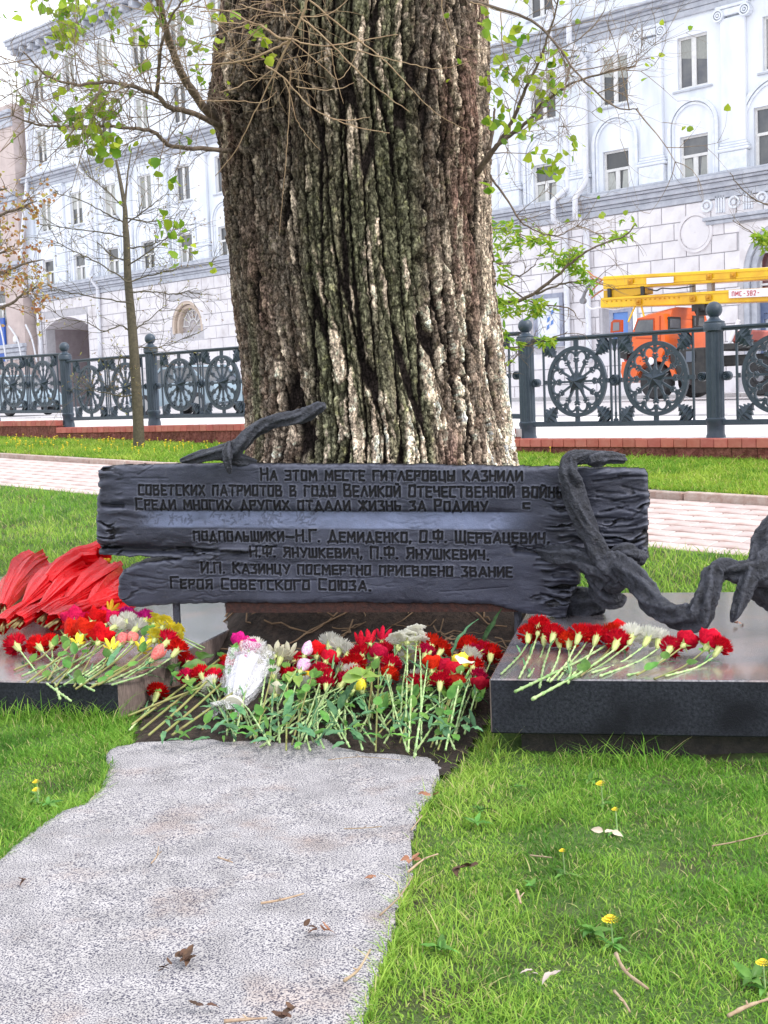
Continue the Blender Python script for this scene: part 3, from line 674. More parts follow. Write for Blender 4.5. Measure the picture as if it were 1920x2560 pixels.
# pale hanging twigs in front of the upper trunk
o5 = lambda x, y: (500 + .4822 * x, .4822 * y)
H5 = [[(555, -20), (545, 40), (500, 150), (470, 205)], [(470, 205), (390, 250), (250, 310), (100, 330), (-60, 340)], [(470, 205), (420, 310), (380, 420), (350, 580)], [(470, 210), (420, 300), (330, 490), (250, 650), (180, 790), (80, 910)],
      [(480, 205), (560, 230), (700, 235), (850, 210), (1025, 180)], [(740, 245), (900, 285), (1060, 325), (1200, 355), (1300, 350), (1400, 315)], [(480, 215), (560, 280), (640, 350), (720, 410), (780, 340), (830, 230)], [(560, -10), (660, 80), (800, 190), (940, 300), (1040, 400), (1160, 530), (1260, 610), (1385, 675)],
      [(520, 90), (640, 190), (740, 290), (860, 410), (960, 490), (1085, 580)], [(340, 340), (430, 400), (500, 480), (580, 560), (700, 620), (840, 665), (985, 690)], [(430, 400), (470, 500), (500, 620), (560, 710), (625, 780)], [(470, 350), (465, 500), (455, 700), (440, 900), (425, 1060), (410, 1220)],
      [(470, 205), (400, 190), (330, 140), (260, 115), (150, 60), (-40, 30)], [(330, 130), (200, 240), (100, 300), (-30, 420)], [(530, 90), (640, 80), (720, 40), (780, -20)], [(0, 60), (200, 50), (300, 20), (450, -10)], [(200, 20), (340, 60), (500, 70), (520, 60)],
      [(0, 522), (200, 524), (330, 528), (400, 470)], [(680, 250), (690, 330), (710, 420), (745, 535)], [(1250, -20), (1260, 80), (1300, 180), (1350, 245), (1470, 258)], [(690, 620), (800, 622), (880, 605)], [(500, 450), (620, 465), (720, 460), (800, 430)],
      [(1400, 10), (1480, 30), (1600, 75), (1700, 100)], [(0, 200), (120, 170), (240, 130), (330, 140)], [(60, 110), (210, 120), (300, 80), (420, 60)], [(100, 480), (200, 450), (250, 420), (420, 395)], [(1560, 60), (1570, 250), (1620, 400), (1640, 500)], [(-90, 200), (60, 250), (200, 330), (290, 345)], [(20, -20), (60, 90), (150, 190), (160, 260)], [(430, -20), (450, 90), (520, 150), (640, 190)]]
for k, pts in enumerate(H5):
    Y0 = 7.25 + .1 * (k % 4); pp = [(*o5(x, y), Y0 + .03 * i) for i, (x, y) in enumerate(pts)]
    w = .0085 if k in (0, 1, 12) else (.0055 if k in (3, 7, 8, 9, 4) else .0036)
    limb('twig', pp, w, w * .4, M_TWIG, tree, TOF, n=5, sub=5, wob=.003)
mbt = MB(); tips2 = []
for k in range(60):
    x, y = o5(random.uniform(-500, 700), random.uniform(0, 420)); grow(mbt, PY(x, y, 7.3 + random.uniform(-.1, .3)), Vector((random.gauss(0, 1), random.gauss(0, .3), random.gauss(0, .6))), random.uniform(.12, .42), .0022, 1, tips2, -.1)
mbt.v = [tuple(Vector(v) + TOF) for v in mbt.v]; mbt.build('fine_twigs', M_TWIG, tree, kind='stuff')

# ------------------------------------------------------------------ young bare tree on the left verge
M_YB = mat('young_bark', (.07, .060, .040), .85, c2=(.12, .10, .065), scale=25, bump=.8)
random.seed(5)
yt = PY(347, 1120, 21.0); zb = float(zgw(yt.x, yt.y)); YY = 21.0
# find depth where the base meets the verge
for YY in np.arange(16, 26, .05):
    p = PY(347, 1120, YY)
    if float(zgw(p.x, p.y)) >= p.z: break
ytree = empty('young_tree', tuple(PY(347, 1120, YY)), label='slim young tree with bare budding branches standing in front of the fence on the left', cat='tree')
off = -PY(347, 1120, YY)
tp = [(347, 1124, YY), (345, 1050, YY), (338, 930, YY), (331, 830, YY), (325, 760, YY), (319, 690, YY), (316, 600, YY), (313, 560, YY), (312, 520, YY), (300, 450, YY), (290, 400, YY)]
P = catmull(pl(tp), 5); k = len(P); MB().tube([p + off for p in P], [.078 * (1 - i / k) ** .8 + .012 for i in range(k)], 9).build('trunk', M_YB, ytree, smooth=True)
mbt = MB(); tips = []
P2 = limb('branch', [(312, 520, YY), (320, 430, YY), (330, 370, YY)], .02, .006, M_YB, ytree, off)
YB = [[(319, 705), (250, 660), (190, 630), (145, 605), (120, 560)], [(319, 705), (370, 690), (430, 675), (540, 655)], [(318, 595), (250, 580), (180, 572), (100, 560)], [(315, 560), (260, 530), (200, 500), (130, 480)], [(315, 560), (370, 520), (420, 480)],
      [(325, 757), (250, 745), (170, 730), (120, 715)], [(328, 830), (300, 815), (260, 828), (220, 808), (160, 795), (100, 760)], [(330, 830), (370, 800), (420, 760)], [(336, 865), (370, 870), (420, 862), (520, 820)], [(325, 730), (380, 730), (440, 735), (490, 720)],
      [(322, 620), (370, 615), (410, 600), (470, 580)], [(335, 900), (300, 895), (300, 920), (310, 950)], [(316, 650), (280, 640), (240, 600)], [(342, 985), (300, 990), (240, 978), (180, 970)], [(320, 665), (400, 610), (450, 560)], [(312, 520), (260, 470), (220, 440)], [(312, 545), (380, 555), (440, 545)]]
for pts in YB:
    P = limb('branch', [(x, y, YY + .25 * math.sin(i + x)) for i, (x, y) in enumerate(pts)], .013, .004, M_YB, ytree, off, n=5, wob=.01)
    for _ in range(11):
        i = random.randint(2, len(P) - 2); t = (P[i + 1] - P[i]).normalized(); grow(mbt, P[i], t + t.cross(rdir()).normalized() * .9, random.uniform(.2, .7), .005, 1, tips, .1)
for p, d in tips:
    if random.random() < .8:
        for _ in range(random.choice((1, 1, 2))): leaf(p, rdir(), rdir(), random.uniform(.03, .055), random.choice(((.32, .26, .12), (.42, .40, .13), (.28, .18, .10))), False)
mbt.v = [tuple(Vector(v) + off) for v in mbt.v]; mbt.build('twigs', M_YB, ytree, kind='stuff')
flush_leaves('buds', M_LEAF, ytree, off)

# ------------------------------------------------------------------ oak with rusty young leaves at the left edge
random.seed(9)
ob = PY(-330, 1180, 17); ob.z = float(zgw(ob.x, ob.y)); off = -ob
oak = empty('oak_tree', tuple(ob), label='oak with rusty orange young leaves reaching in from the left edge', cat='tree')
MB().tube([p + off for p in catmull([ob, PY(-325, 900, 17), PY(-320, 600, 17), PY(-300, 300, 17), PY(-290, 60, 17)], 5)], lerpl([.17, .14, .11, .08, .05], 5), 9).build('trunk', M_LIMB, oak, smooth=True)
mbt = MB(); tips = []
for pts in [[(-320, 620), (-150, 590), (-20, 545), (50, 520), (90, 500)], [(-320, 700), (-150, 720), (-20, 690), (60, 660), (110, 650)], [(-322, 760), (-150, 770), (0, 770), (60, 735), (90, 720)], [(-322, 640), (-150, 660), (-20, 640), (40, 610)], [(-320, 520), (-150, 500), (-40, 480), (20, 470)]]:
    P = limb('branch', [(x, y, 17 - .5 * i) for i, (x, y) in enumerate(pts)], .035, .006, M_LIMB, oak, off, n=6, wob=.01)
    for _ in range(16):
        i = random.randint(6, len(P) - 2); t = (P[i + 1] - P[i]).normalized(); grow(mbt, P[i], t + t.cross(rdir()).normalized() * .8, random.uniform(.2, .5), .006, 1, tips, .05)
def ocol():
    return random.choice(((.42, .20, .08), (.50, .30, .10), (.36, .15, .06), (.45, .42, .12), (.33, .22, .08)))
for p, d in tips:
    for _ in range(3): leaf(p + rdir() * .03, rdir(), rdir(), random.uniform(.03, .055), ocol())
mbt.v = [tuple(Vector(v) + off) for v in mbt.v]; mbt.build('twigs', M_LIMB, oak, kind='stuff')
flush_leaves('leaves', M_LEAF, oak, off)

# ------------------------------------------------------------------ maple hidden behind the poplar, leafy branches to its right
random.seed(14)
mb0 = PY(1120, 1150, 12.6); mb0.z = float(zgw(mb0.x, mb0.y)); off = -mb0
mt = empty('maple_tree', tuple(mb0), label='small tree with feathery yellow-green spring leaves showing to the right of the poplar trunk', cat='tree')
MB().tube([p + off for p in catmull([mb0, PY(1130, 900, 12.6), PY(1120, 700, 12.6), PY(1110, 400, 12.6)], 5)], lerpl([.11, .09, .07, .04], 5), 8).build('trunk', M_LIMB, mt, smooth=True)
def scol():
    t = random.random(); return tuple(a * (1 - t) + b_ * t for a, b_ in zip((.16, .38, .03), (.50, .60, .06)))
mbt = MB(); tips = []
MLB = [[(1130, 800), (1230, 765), (1305, 748), (1360, 715), (1420, 665), (1450, 640), (1500, 612), (1560, 590), (1590, 560)], [(1130, 880), (1225, 868), (1300, 868), (1380, 845), (1420, 830)], [(1125, 720), (1230, 700), (1330, 755), (1420, 770), (1440, 790)], [(1125, 640), (1220, 575), (1280, 580), (1340, 600)], [(1120, 620), (1230, 650), (1290, 690), (1340, 660)], [(1130, 900), (1230, 920), (1280, 905)], [(1340, 735), (1400, 712), (1470, 700), (1500, 700)]]
for k, pts in enumerate(MLB):
    P = limb('branch', [(x, y, 12.4 - .1 * i) for i, (x, y) in enumerate(pts)], .022 if k == 0 else .012, .004, M_LIMB, mt, off, n=6, wob=.006)
    for _ in range(7):
        i = random.randint(6, len(P) - 2); t = (P[i + 1] - P[i]).normalized(); grow(mbt, P[i], t + t.cross(rdir()).normalized() * .8, random.uniform(.12, .35), .004, 1, tips, .05)
mbt.v = [tuple(Vector(v) + off) for v in mbt.v]; mbt.build('twigs', M_LIMB, mt, kind='stuff')
def spray(px, py, Y, spr, n, s0=.07):
    c = PY(px, py, Y); k = spr / FPX * Y
    for _ in range(n):
        cc_ = c + Vector((random.gauss(0, k * .45), random.gauss(0, k * .45), random.gauss(0, k * .35)))
        for _ in range(5): leaf(cc_, Vector((random.gauss(0, 1), random.gauss(0, .6), random.gauss(-.25, .6))), rdir(), s0 * random.uniform(.6, 1.3), scol(), False)
for a in [(1255, 570, 40, 22), (1275, 610, 40, 18), (1350, 598, 34, 20), (1240, 640, 26, 8), (1390, 645, 40, 16), (1420, 650, 30, 14), (1440, 630, 26, 14), (1445, 665, 34, 14), (1465, 705, 22, 10), (1560, 582, 34, 8), (1540, 590, 26, 6), (1500, 605, 22, 4), (1245, 758, 32, 22), (1280, 765, 36, 22), (1340, 765, 38, 20), (1345, 775, 24, 12), (1365, 855, 28, 14), (1250, 840, 26, 10), (1285, 865, 20, 8), (1250, 700, 24, 6), (1240, 900, 22, 8), (1265, 690, 22, 6)]: spray(a[0], a[1], 12.1, a[2], int(a[3] * .8))
flush_leaves('leaves', M_LEAF, mt, off)

# tree off the right edge whose twigs enter the picture
random.seed(3)
rb = PY(2120, 1180, 13.5); rb.z = float(zgw(rb.x, rb.y)); off = -rb
rt = empty('linden_tree', tuple(rb), label='tree beyond the right edge whose thin twigs and yellow-green leaves enter the picture', cat='tree')
MB().tube([p + off for p in catmull([rb, PY(2125, 800, 13.5), PY(2110, 400, 13.5), PY(2100, 100, 13.5)], 5)], lerpl([.13, .10, .08, .05], 5), 8).build('trunk', M_LIMB, rt, smooth=True)
mbt = MB(); tips = []
for pts in [[(2115, 600), (2000, 540), (1920, 512), (1880, 495), (1840, 455), (1825, 430)], [(2110, 560), (2000, 600), (1920, 590), (1880, 580), (1830, 550)], [(2115, 640), (2000, 620), (1930, 600), (1895, 590)]]:
    P = limb('branch', [(x, y, 13.2 - .1 * i) for i, (x, y) in enumerate(pts)], .012, .003, M_LIMB, rt, off, n=5, wob=.005)
    for _ in range(5):
        i = random.randint(8, len(P) - 2); t = (P[i + 1] - P[i]).normalized(); grow(mbt, P[i], t + t.cross(rdir()).normalized() * .8, random.uniform(.1, .3), .003, 1, tips, .05)
mbt.v = [tuple(Vector(v) + off) for v in mbt.v]; mbt.build('twigs', M_LIMB, rt, kind='stuff')
for a in [(1912, 600, 26, 16), (1905, 585, 20, 8), (1945, 600, 40, 16)]: spray(a[0], a[1], 12.6, a[2], a[3])
flush_leaves('leaves', M_LEAF, rt, off)
# ------------------------------------------------------------------ granite plinths
def granite(name, c1, c2, rough, c3, mottled=.5, stretch=None):
    m = mat(name, c1, rough, c2=c2, scale=75, var=.25, c3=c3, scale3=3.2, bump=.3, bscale=120, detail=3, coat=0, stretch=stretch); return m
M_TOP = granite('polished_granite_top', (.07, .065, .08), (.27, .25, .27), .16, (.30, .20, .18)); M_TOP.node_tree.nodes['Principled BSDF'].inputs['Coat Weight'].default_value = 1; M_TOP.node_tree.nodes['Principled BSDF'].inputs['Coat Roughness'].default_value = .16
M_FRONT = granite('dark_granite_front', (.008, .009, .015), (.042, .044, .060), .5, (.010, .010, .016)); M_FRONT.node_tree.nodes['Principled BSDF'].inputs['Specular IOR Level'].default_value = .2
M_SIDE = granite('rough_granite_side', (.10, .075, .068), (.24, .18, .16), .9, (.07, .05, .045), stretch=(1, 1, .25))
def plinth(name, o, rz, x0, x1, depth, zt, zb, label, side, joints):
    root = empty(name, tuple(o), rz, label=label, cat='granite slab')
    xs = [x0] + joints + [x1]
    for a, b_ in zip(xs[:-1], xs[1:]):
        mb = MB(); mb.bevbox(a + .0015, b_ - .0015, 0, depth, zb, zt, .006)
        o_ = mb.build('slab', [M_TOP, M_FRONT, M_SIDE], root)
        me = o_.data
        for p in me.polygons:
            n = p.normal
            p.material_index = 0 if n.z > .6 else (2 if abs(n.x) > .6 else 1)
    mb = MB(); mb.box(x0 + .12, x1 - .12, .10, depth - .1, -.12, zb + .01); mb.build('footing', mat('dark_footing', (.03, .028, .028), .9, c2=(.06, .05, .045), scale=20, bump=1), root)
    return root
plinth('granite_slab', PR_O, MA, 0, 4.2, 2.35, .32, .085, 'polished dark granite slab on the right, raised over a dark gap, with red and white carnations lying on it', 1, [2.6])
plinth('granite_slab', PL_O, PL_A, -4.2, 0, 3.7, PL_T, -.02, 'low granite slab on the left under the red wrapped bouquets', 0, [])

# ------------------------------------------------------------------ bronze plaque
BO = PZ(1410, 1545, .325)                      # bottom right contact on the slab
BX, BY = MX, MY
def bl(px, py):
    p = PP(px, py, BO, BY) - BO; return p.dot(BX), p.z
UP = [(252, 1164), (300, 1163), (470, 1160), (700, 1160), (1000, 1161), (1300, 1166), (1400, 1168), (1500, 1168), (1612, 1172), (1619, 1185), (1623, 1250), (1620, 1330), (1622, 1395), (1612, 1413), (1590, 1416), (1560, 1408), (1520, 1402), (1470, 1410), (1440, 1392), (1400, 1378), (1370, 1378)]
RGT = [(1420, 1405), (1450, 1440), (1452, 1462), (1435, 1480), (1424, 1500), (1420, 1530), (1412, 1547), (1395, 1548), (1350, 1540), (1310, 1536), (1270, 1524), (1230, 1514), (1150, 1512), (1000, 1510), (860, 1508), (700, 1511), (600, 1508), (500, 1511), (400, 1514), (340, 1520), (318, 1518), (300, 1506), (290, 1490), (291, 1460), (296, 1440), (304, 1424), (345, 1409), (400, 1403), (445, 1399), (400, 1396), (340, 1393), (280, 1392), (236, 1388), (234, 1376), (238, 1340), (236, 1300), (240, 1250), (244, 1200), (242, 1176)]
OUT = [bl(*p) for p in UP + RGT]
GS = .0042
sx0 = min(p[0] for p in OUT) - .02; sx1 = max(p[0] for p in OUT) + .02; tz0 = min(p[1] for p in OUT) - .02; tz1 = max(p[1] for p in OUT) + .02
gs, gt = np.meshgrid(np.arange(sx0, sx1, GS), np.arange(tz0, tz1, GS))
jx = gs + .014 * fbm(gs * 14, gt * 30, 201, 4); jt = gt + .008 * fbm(gs * 25 + 9, gt * 25, 205, 3)
ins = inpoly(jx, jt, OUT); dE = dpoly(jx, jt, OUT); dE = np.where(ins, dE, 0)
Rr = .03
rnd_ = np.where(dE < Rr, Rr - np.sqrt(np.clip(Rr ** 2 - (Rr - np.minimum(dE, Rr)) ** 2, 0, None)), 0)
Hh = -rnd_
# wood grain, strongest at the broken ends
cs = [bl(260, 1270), bl(1600, 1280)]
endL = np.exp(-np.clip(gs - cs[0][0], 0, None) / .10); 
xr = bl(1390, 1300)[0]; endR = smooth(xr - .12, xr + .05, gs)
xr2 = bl(1330, 1460); 
lowR = smooth(xr2[0] - .1, xr2[0] + .1, gs) * (gt < bl(1380, 1390)[1])
crk = dseg(gs, gt, *bl(440, 1372), *bl(640, 1384)); crk2 = dseg(gs, gt, *bl(240, 1372), *bl(470, 1376)); crk3 = dseg(gs, gt, *bl(1290, 1377), *bl(1430, 1392))
cl = np.maximum.reduce([np.exp(-crk / .035), np.exp(-crk2 / .04), np.exp(-crk3 / .03)])
rough_ = np.clip(.10 + .9 * endL + .75 * endR + .7 * lowR + .9 * cl, 0, 1.1)
gwt = gt + .045 * fbm(gs * 4, gt * 4, 209, 3); grain = fbm(gs * 5, gwt * 26, 213, 4) * (.5 + 1.4 * smooth(-.2, .3, fbm(gs * 5, gt * 7, 214, 2)))
cracks = smooth(.11, .01, np.abs(fbm(gs * 4.2, gwt * 15, 217, 4))) * smooth(-.15, .2, fbm(gs * 6, gt * 8, 218, 2))
Hh = Hh + rough_ * (.024 * grain - .026 * cracks) + .0022 * fbm(gs * 18, gt * 18, 221, 4) + .008 * fbm(gs * 1.3, gt * 5, 223, 3)
# deep clefts at left and right
Hh -= .045 * np.exp(-(crk2 / .030) ** 2) + .03 * np.exp(-(crk / .011) ** 2) * smooth(bl(660, 1384)[0], bl(500, 1384)[0], gs) + .04 * np.exp(-(crk3 / .016) ** 2)
for a, b_, w, d_ in [((305, 1266), (255, 1262), .012, .02), ((960, 1357), (1140, 1352), .003, .004), ((1100, 1480), (1270, 1468), .003, .004), ((560, 1452), (790, 1450), .004, .006), ((880, 1445), (960, 1442), .003, .004), ((1040, 1444), (1180, 1446), .003, .004), ((1020, 1320), (1080, 1326), .003, .004), ((330, 1195), (420, 1196), .004, .005), ((345, 1188), (380, 1165), .004, .005), ((340, 1440), (480, 1460), .004, .005), ((690, 1367), (630, 1366), .005, .012)]:
    Hh -= d_ * np.exp(-(dseg(gs, gt, *bl(*a), *bl(*b_)) / w) ** 2)
# drawn-out folds right of the root
for k in range(16):
    x = 1470 + random.Random(k).uniform(0, 90); y = 1190 + k * 13; Hh -= .009 * np.exp(-(dseg(gs, gt, *bl(x, y), *bl(x + 70, y + random.Random(k + 50).uniform(-16, 18))) / .006) ** 2)
for k in range(8):
    rr_ = random.Random(k + 90); x = 1330 + rr_.uniform(0, 60); y = 1400 + k * 14; Hh -= .010 * np.exp(-(dseg(gs, gt, *bl(x, y), *bl(x + 55, y + rr_.uniform(-6, 12))) / .006) ** 2)
# smooth worn band (ground flat and tipped upwards)
bt = bl(800, 1279)[1]; bb = bl(800, 1322)[1]; bL = bl(330, 1300)[0]; bR = bl(1345, 1310)[0]
bslope = (bl(1300, 1285)[1] - bl(400, 1281)[1]) / (bl(1300, 1285)[0] - bl(400, 1281)[0])
gtt = gt - bslope * (gs - bl(800, 1279)[0]) + .004 * fbm(gs * 3, gs * 0, 231, 3)
band = smooth(bL, bL + .18, gs) * smooth(bR, bR - .25, gs)
tt = np.clip((gtt - bb) / (bt - bb), 0, 1); inb = ((gtt > bb) & (gtt < bt))
Hh += band * np.where(inb, .000 - .022 * tt, 0) + band * np.where(gtt >= bt, -.022 * np.exp(-(gtt - bt) / .012), 0)
polish = band * smooth(bb - .004, bb + .012, gtt) * smooth(bt + .003, bt - .004, gtt) * (.8 + .4 * fbm(gs * 12, gt * 12, 235, 3))
Hh += polish * .0015 * fbm(gs * 60, gt * 60, 237, 2)

# carved angular lettering
FONT = {
 'А': ([(0, 0, .45, 1), (.45, 1, .8, 0), (.12, .28, .68, .28)], .8), 'Б': ([(.7, 1, 0, 1), (0, 1, 0, 0), (0, 0, .6, 0), (.6, 0, .6, .5), (.6, .5, 0, .5)], .7),
 'В': ([(0, 0, 0, 1), (0, 1, .55, .95), (.55, .95, .5, .55), (.5, .55, 0, .52), (.5, .55, .65, .4), (.65, .4, .6, 0), (.6, 0, 0, 0)], .7), 'Г': ([(0, 0, 0, 1), (0, 1, .6, 1)], .6),
 'Д': ([(-.05, 0, .85, 0), (.1, 0, .4, 1), (.4, 1, .72, 0), (-.05, 0, -.05, -.14), (.85, 0, .85, -.14)], .85), 'Е': ([(0, 0, 0, 1), (0, 1, .6, 1), (0, .5, .5, .5), (0, 0, .6, 0)], .62),
 'Ж': ([(.45, 0, .45, 1), (0, 0, .9, 1), (0, 1, .9, 0)], .9), 'З': ([(0, 1, .55, 1), (.55, 1, .3, .55), (.3, .55, .6, .4), (.6, .4, .55, 0), (.55, 0, 0, 0)], .62),
 'И': ([(0, 1, 0, 0), (0, 0, .65, 1), (.65, 1, .65, 0)], .68), 'Й': ([(0, 1, 0, 0), (0, 0, .65, 1), (.65, 1, .65, 0), (.2, 1.25, .45, 1.2)], .68), 'К': ([(0, 0, 0, 1), (0, .45, .6, 1), (.15, .55, .65, 0)], .68),
 'Л': ([(0, 0, .4, 1), (.4, 1, .75, 0)], .75), 'М': ([(0, 0, .05, 1), (.05, 1, .42, .3), (.42, .3, .8, 1), (.8, 1, .85, 0)], .88), 'Н': ([(0, 0, 0, 1), (.62, 0, .62, 1), (0, .5, .62, .5)], .65),
 'О': ([(0, 0, .05, 1), (.05, 1, .62, 1), (.62, 1, .6, 0), (.6, 0, 0, 0)], .66), 'П': ([(0, 0, 0, 1), (0, 1, .62, 1), (.62, 1, .62, 0)], .66), 'Р': ([(0, 0, 0, 1), (0, 1, .58, .98), (.58, .98, .52, .5), (.52, .5, 0, .45)], .6),
 'С': ([(.62, 1, .02, 1), (.02, 1, 0, 0), (0, 0, .6, 0)], .64), 'Т': ([(0, 1, .7, 1), (.35, 1, .33, 0)], .7), 'У': ([(0, 1, .35, .4), (.7, 1, .25, 0)], .7), 'Ф': ([(.42, 0, .42, 1.08), (0, .9, .84, .9), (.84, .9, .8, .3), (.8, .3, .02, .3), (.02, .3, 0, .9)], .86),
 'Х': ([(0, 0, .65, 1), (0, 1, .7, 0)], .7), 'Ц': ([(0, 1, 0, 0), (0, 0, .68, 0), (.6, 1, .6, 0), (.68, 0, .68, -.18)], .7), 'Ч': ([(0, 1, .02, .5), (.02, .5, .6, .5), (.6, 1, .6, 0)], .65), 'Ш': ([(0, 1, 0, 0), (0, 0, .85, 0), (.42, 0, .42, 1), (.85, 0, .85, 1)], .88),
 'Щ': ([(0, 1, 0, 0), (0, 0, .92, 0), (.42, 0, .42, 1), (.85, 0, .85, 1), (.92, 0, .92, -.16)], .92), 'Ы': ([(0, 0, 0, 1), (0, .5, .45, .48), (.45, .48, .42, 0), (.42, 0, 0, 0), (.72, 0, .72, 1)], .75), 'Ь': ([(0, 0, 0, 1), (0, .5, .55, .48), (.55, .48, .5, 0), (.5, 0, 0, 0)], .6),
 'Ю': ([(0, 0, 0, 1), (0, .5, .3, .5), (.3, 0, .3, 1), (.3, 1, .85, 1), (.85, 1, .85, 0), (.85, 0, .3, 0)], .88), 'Я': ([(.6, 0, .6, 1), (.6, 1, .05, .95), (.05, .95, .08, .5), (.08, .5, .6, .5), (.3, .5, 0, 0)], .64), 'Э': ([(0, 1, .6, 1), (.6, 1, .6, 0), (.6, 0, 0, 0), (.15, .5, .6, .5)], .64),
 '.': ([(.02, 0, .08, 0)], .12), ',': ([(.08, .04, .0, -.16)], .12), '-': ([(0, .45, .9, .48)], .95), ' ': ([], .45)}
LINES = [('НА ЭТОМ МЕСТЕ ГИТЛЕРОВЦЫ КАЗНИЛИ', (653, 1200), (1305, 1202), 22, {0: 1.3}),
         ('СОВЕТСКИХ ПАТРИОТОВ В ГОДЫ ВЕЛИКОЙ ОТЕЧЕСТВЕННОЙ ВОЙНЫ', (348, 1237), (1410, 1244), 23, {27: 1.2, 35: 1.12}),
         ('СРЕДИ МНОГИХ ДРУГИХ ОТДАЛИ ЖИЗНЬ ЗА РОДИНУ', (341, 1273), (1218, 1279), 22, {0: 1.2, 36: 1.2}),
         ('ПОДПОЛЬЩИКИ-Н.Г. ДЕМИДЕНКО, О.Ф. ЩЕРБАЦЕВИЧ,', (485, 1352), (1372, 1358), 22, {12: 1.25, 14: 1.25, 17: 1.2, 28: 1.2, 30: 1.2, 33: 1.2}),
         ('-Н.Ф. ЯНУШКЕВИЧ, П.Ф. ЯНУШКЕВИЧ.', (600, 1391), (1221, 1399), 21, {1: 1.2, 3: 1.2, 6: 1.1, 17: 1.25, 19: 1.25, 22: 1.2}),
         ('И.П. КАЗИНЦУ ПОСМЕРТНО ПРИСВОЕНО ЗВАНИЕ', (504, 1432), (1280, 1442), 21, {0: 1.2, 2: 1.2, 5: 1.15}),
         ('ГЕРОЯ СОВЕТСКОГО СОЮЗА.', (428, 1471), (926, 1476), 21, {0: 1.3, 6: 1.15, 17: 1.2}), ('С', (1309, 1271), (1324, 1271), 12, {})]
LET = []; rl = random.Random(4)
carve = np.full(gs.shape, 1e9)
for text, pa, pb, capx, big in LINES:
    a = Vector(bl(*pa)); b_ = Vector(bl(*pb)); L_ = (b_ - a).length; ex = (b_ - a).normalized(); ey = Vector((-ex.y, ex.x))
    cap = (Vector(bl(pa[0], pa[1] - capx)) - a).length
    tot = sum(FONT[c][1] * big.get(i, 1) + .33 for i, c in enumerate(text)) - .33
    kx = L_ / tot; x = 0; segs = []; grp_ = []
    for i, c in enumerate(text):
        st, w = FONT[c]; s_ = big.get(i, 1); k0_ = len(segs)
        for x0, y0, x1, y1 in st:
            jj = lambda: rl.uniform(-.04, .04)
            p0 = a + ex * (x + x0 * s_) * kx + ey * (y0 * s_ + jj()) * cap; p1 = a + ex * (x + x1 * s_ + jj()) * kx + ey * (y1 * s_ + jj()) * cap
            segs.append((p0, p1))
        x += w * s_ + .33; grp_.append(segs[k0_:])
    LET.append(grp_)
    for p0, p1 in segs:
        i0 = int((min(p0.x, p1.x) - .03 - sx0) / GS); i1 = int((max(p0.x, p1.x) + .03 - sx0) / GS) + 1; j0 = int((min(p0.y, p1.y) - .03 - tz0) / GS); j1 = int((max(p0.y, p1.y) + .03 - tz0) / GS) + 1
        sl_ = (slice(j0, j1), slice(i0, i1)); carve[sl_] = np.minimum(carve[sl_], dseg(gs[sl_], gt[sl_], p0.x, p0.y, p1.x, p1.y))
wc = .0072
Hh -= .011 * smooth(wc, wc * .35, carve)
Hh += .0035 * np.exp(-((carve - wc * 1.3) / .004) ** 2)
# worn-off fourth line: shallow scratches left from ground-off letters
rl = random.Random(8); sc_ = np.full(gs.shape, 1e9)
for k in range(120):
    x = rl.choice((rl.uniform(345, 395), rl.uniform(420, 480), rl.uniform(505, 620), rl.uniform(640, 700), rl.uniform(735, 785))); y = rl.uniform(1286, 1313); p0 = Vector(bl(x, y)); an = rl.choice((0, 1.57, .9, 2.2)) + rl.uniform(-.2, .2); ll = rl.uniform(.008, .03); p1 = p0 + Vector((math.cos(an), math.sin(an))) * ll
    i0 = int((min(p0.x, p1.x) - .02 - sx0) / GS); i1 = int((max(p0.x, p1.x) + .02 - sx0) / GS) + 1; j0 = int((min(p0.y, p1.y) - .02 - tz0) / GS); j1 = int((max(p0.y, p1.y) + .02 - tz0) / GS) + 1
    sl_ = (slice(j0, j1), slice(i0, i1)); sc_[sl_] = np.minimum(sc_[sl_], dseg(gs[sl_], gt[sl_], p0.x, p0.y, p1.x, p1.y))
Hh -= .0022 * smooth(.005, .001, sc_)
# patina colour, with highlights and shade painted into it
base = np.array((.036, .038, .060)); lt = np.array((.064, .069, .106)); dk = np.array((.012, .011, .013)); pol = np.array((.19, .225, .36))
t = np.clip(.5 + fbm(gs * 5, gt * 9, 241, 4), 0, 1)[..., None]; pc = base * (1 - t) + lt * t
t = np.clip(rough_ * .30 + 1.0 * rough_ * cracks - .3 * rough_ * grain, 0, .92)[..., None]; pc = pc * (1 - t) + dk * t
t = (smooth(wc * 1.1, wc * .5, carve) * .92)[..., None]; pc = pc * (1 - t) + np.array((.010, .009, .012)) * t
t = (np.clip(polish, 0, 1) * .75 * (1 - .6 * smooth(.006, .002, sc_)))[..., None]; pc = pc * (1 - t) + pol * t
def blur(a, n):
    for _ in range(n):
        p = np.pad(a, 1, 'edge'); a = (p[:-2, 1:-1] + p[2:, 1:-1] + p[1:-1, :-2] + p[1:-1, 2:] + 4 * a) / 8
    return a
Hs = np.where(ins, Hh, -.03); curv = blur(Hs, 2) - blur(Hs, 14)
t = (smooth(.0004, .0030, curv) * .55 * (1 - smooth(wc * 1.2, wc * .6, carve)))[..., None]; pc = pc * (1 - t) + np.array((.14, .15, .20)) * t      # highlights painted on the raised edges as rubbed metal
t = (smooth(-.0008, -.0045, curv) * .7)[..., None]; pc = pc * (1 - t) + dk * .8 * t                                                              # shade painted into the hollows as dirt
t = (smooth(.25, .6, fbm(gs * 70, gt * 70, 261, 2)) * .25)[..., None]; pc = pc * (1 - t) + np.array((.12, .12, .14)) * t
M_BRZ = mat('dark_bronze', (.05, .052, .07), .5, metal=.12, attr='col', bump=.4, bscale=150, spec=.35)
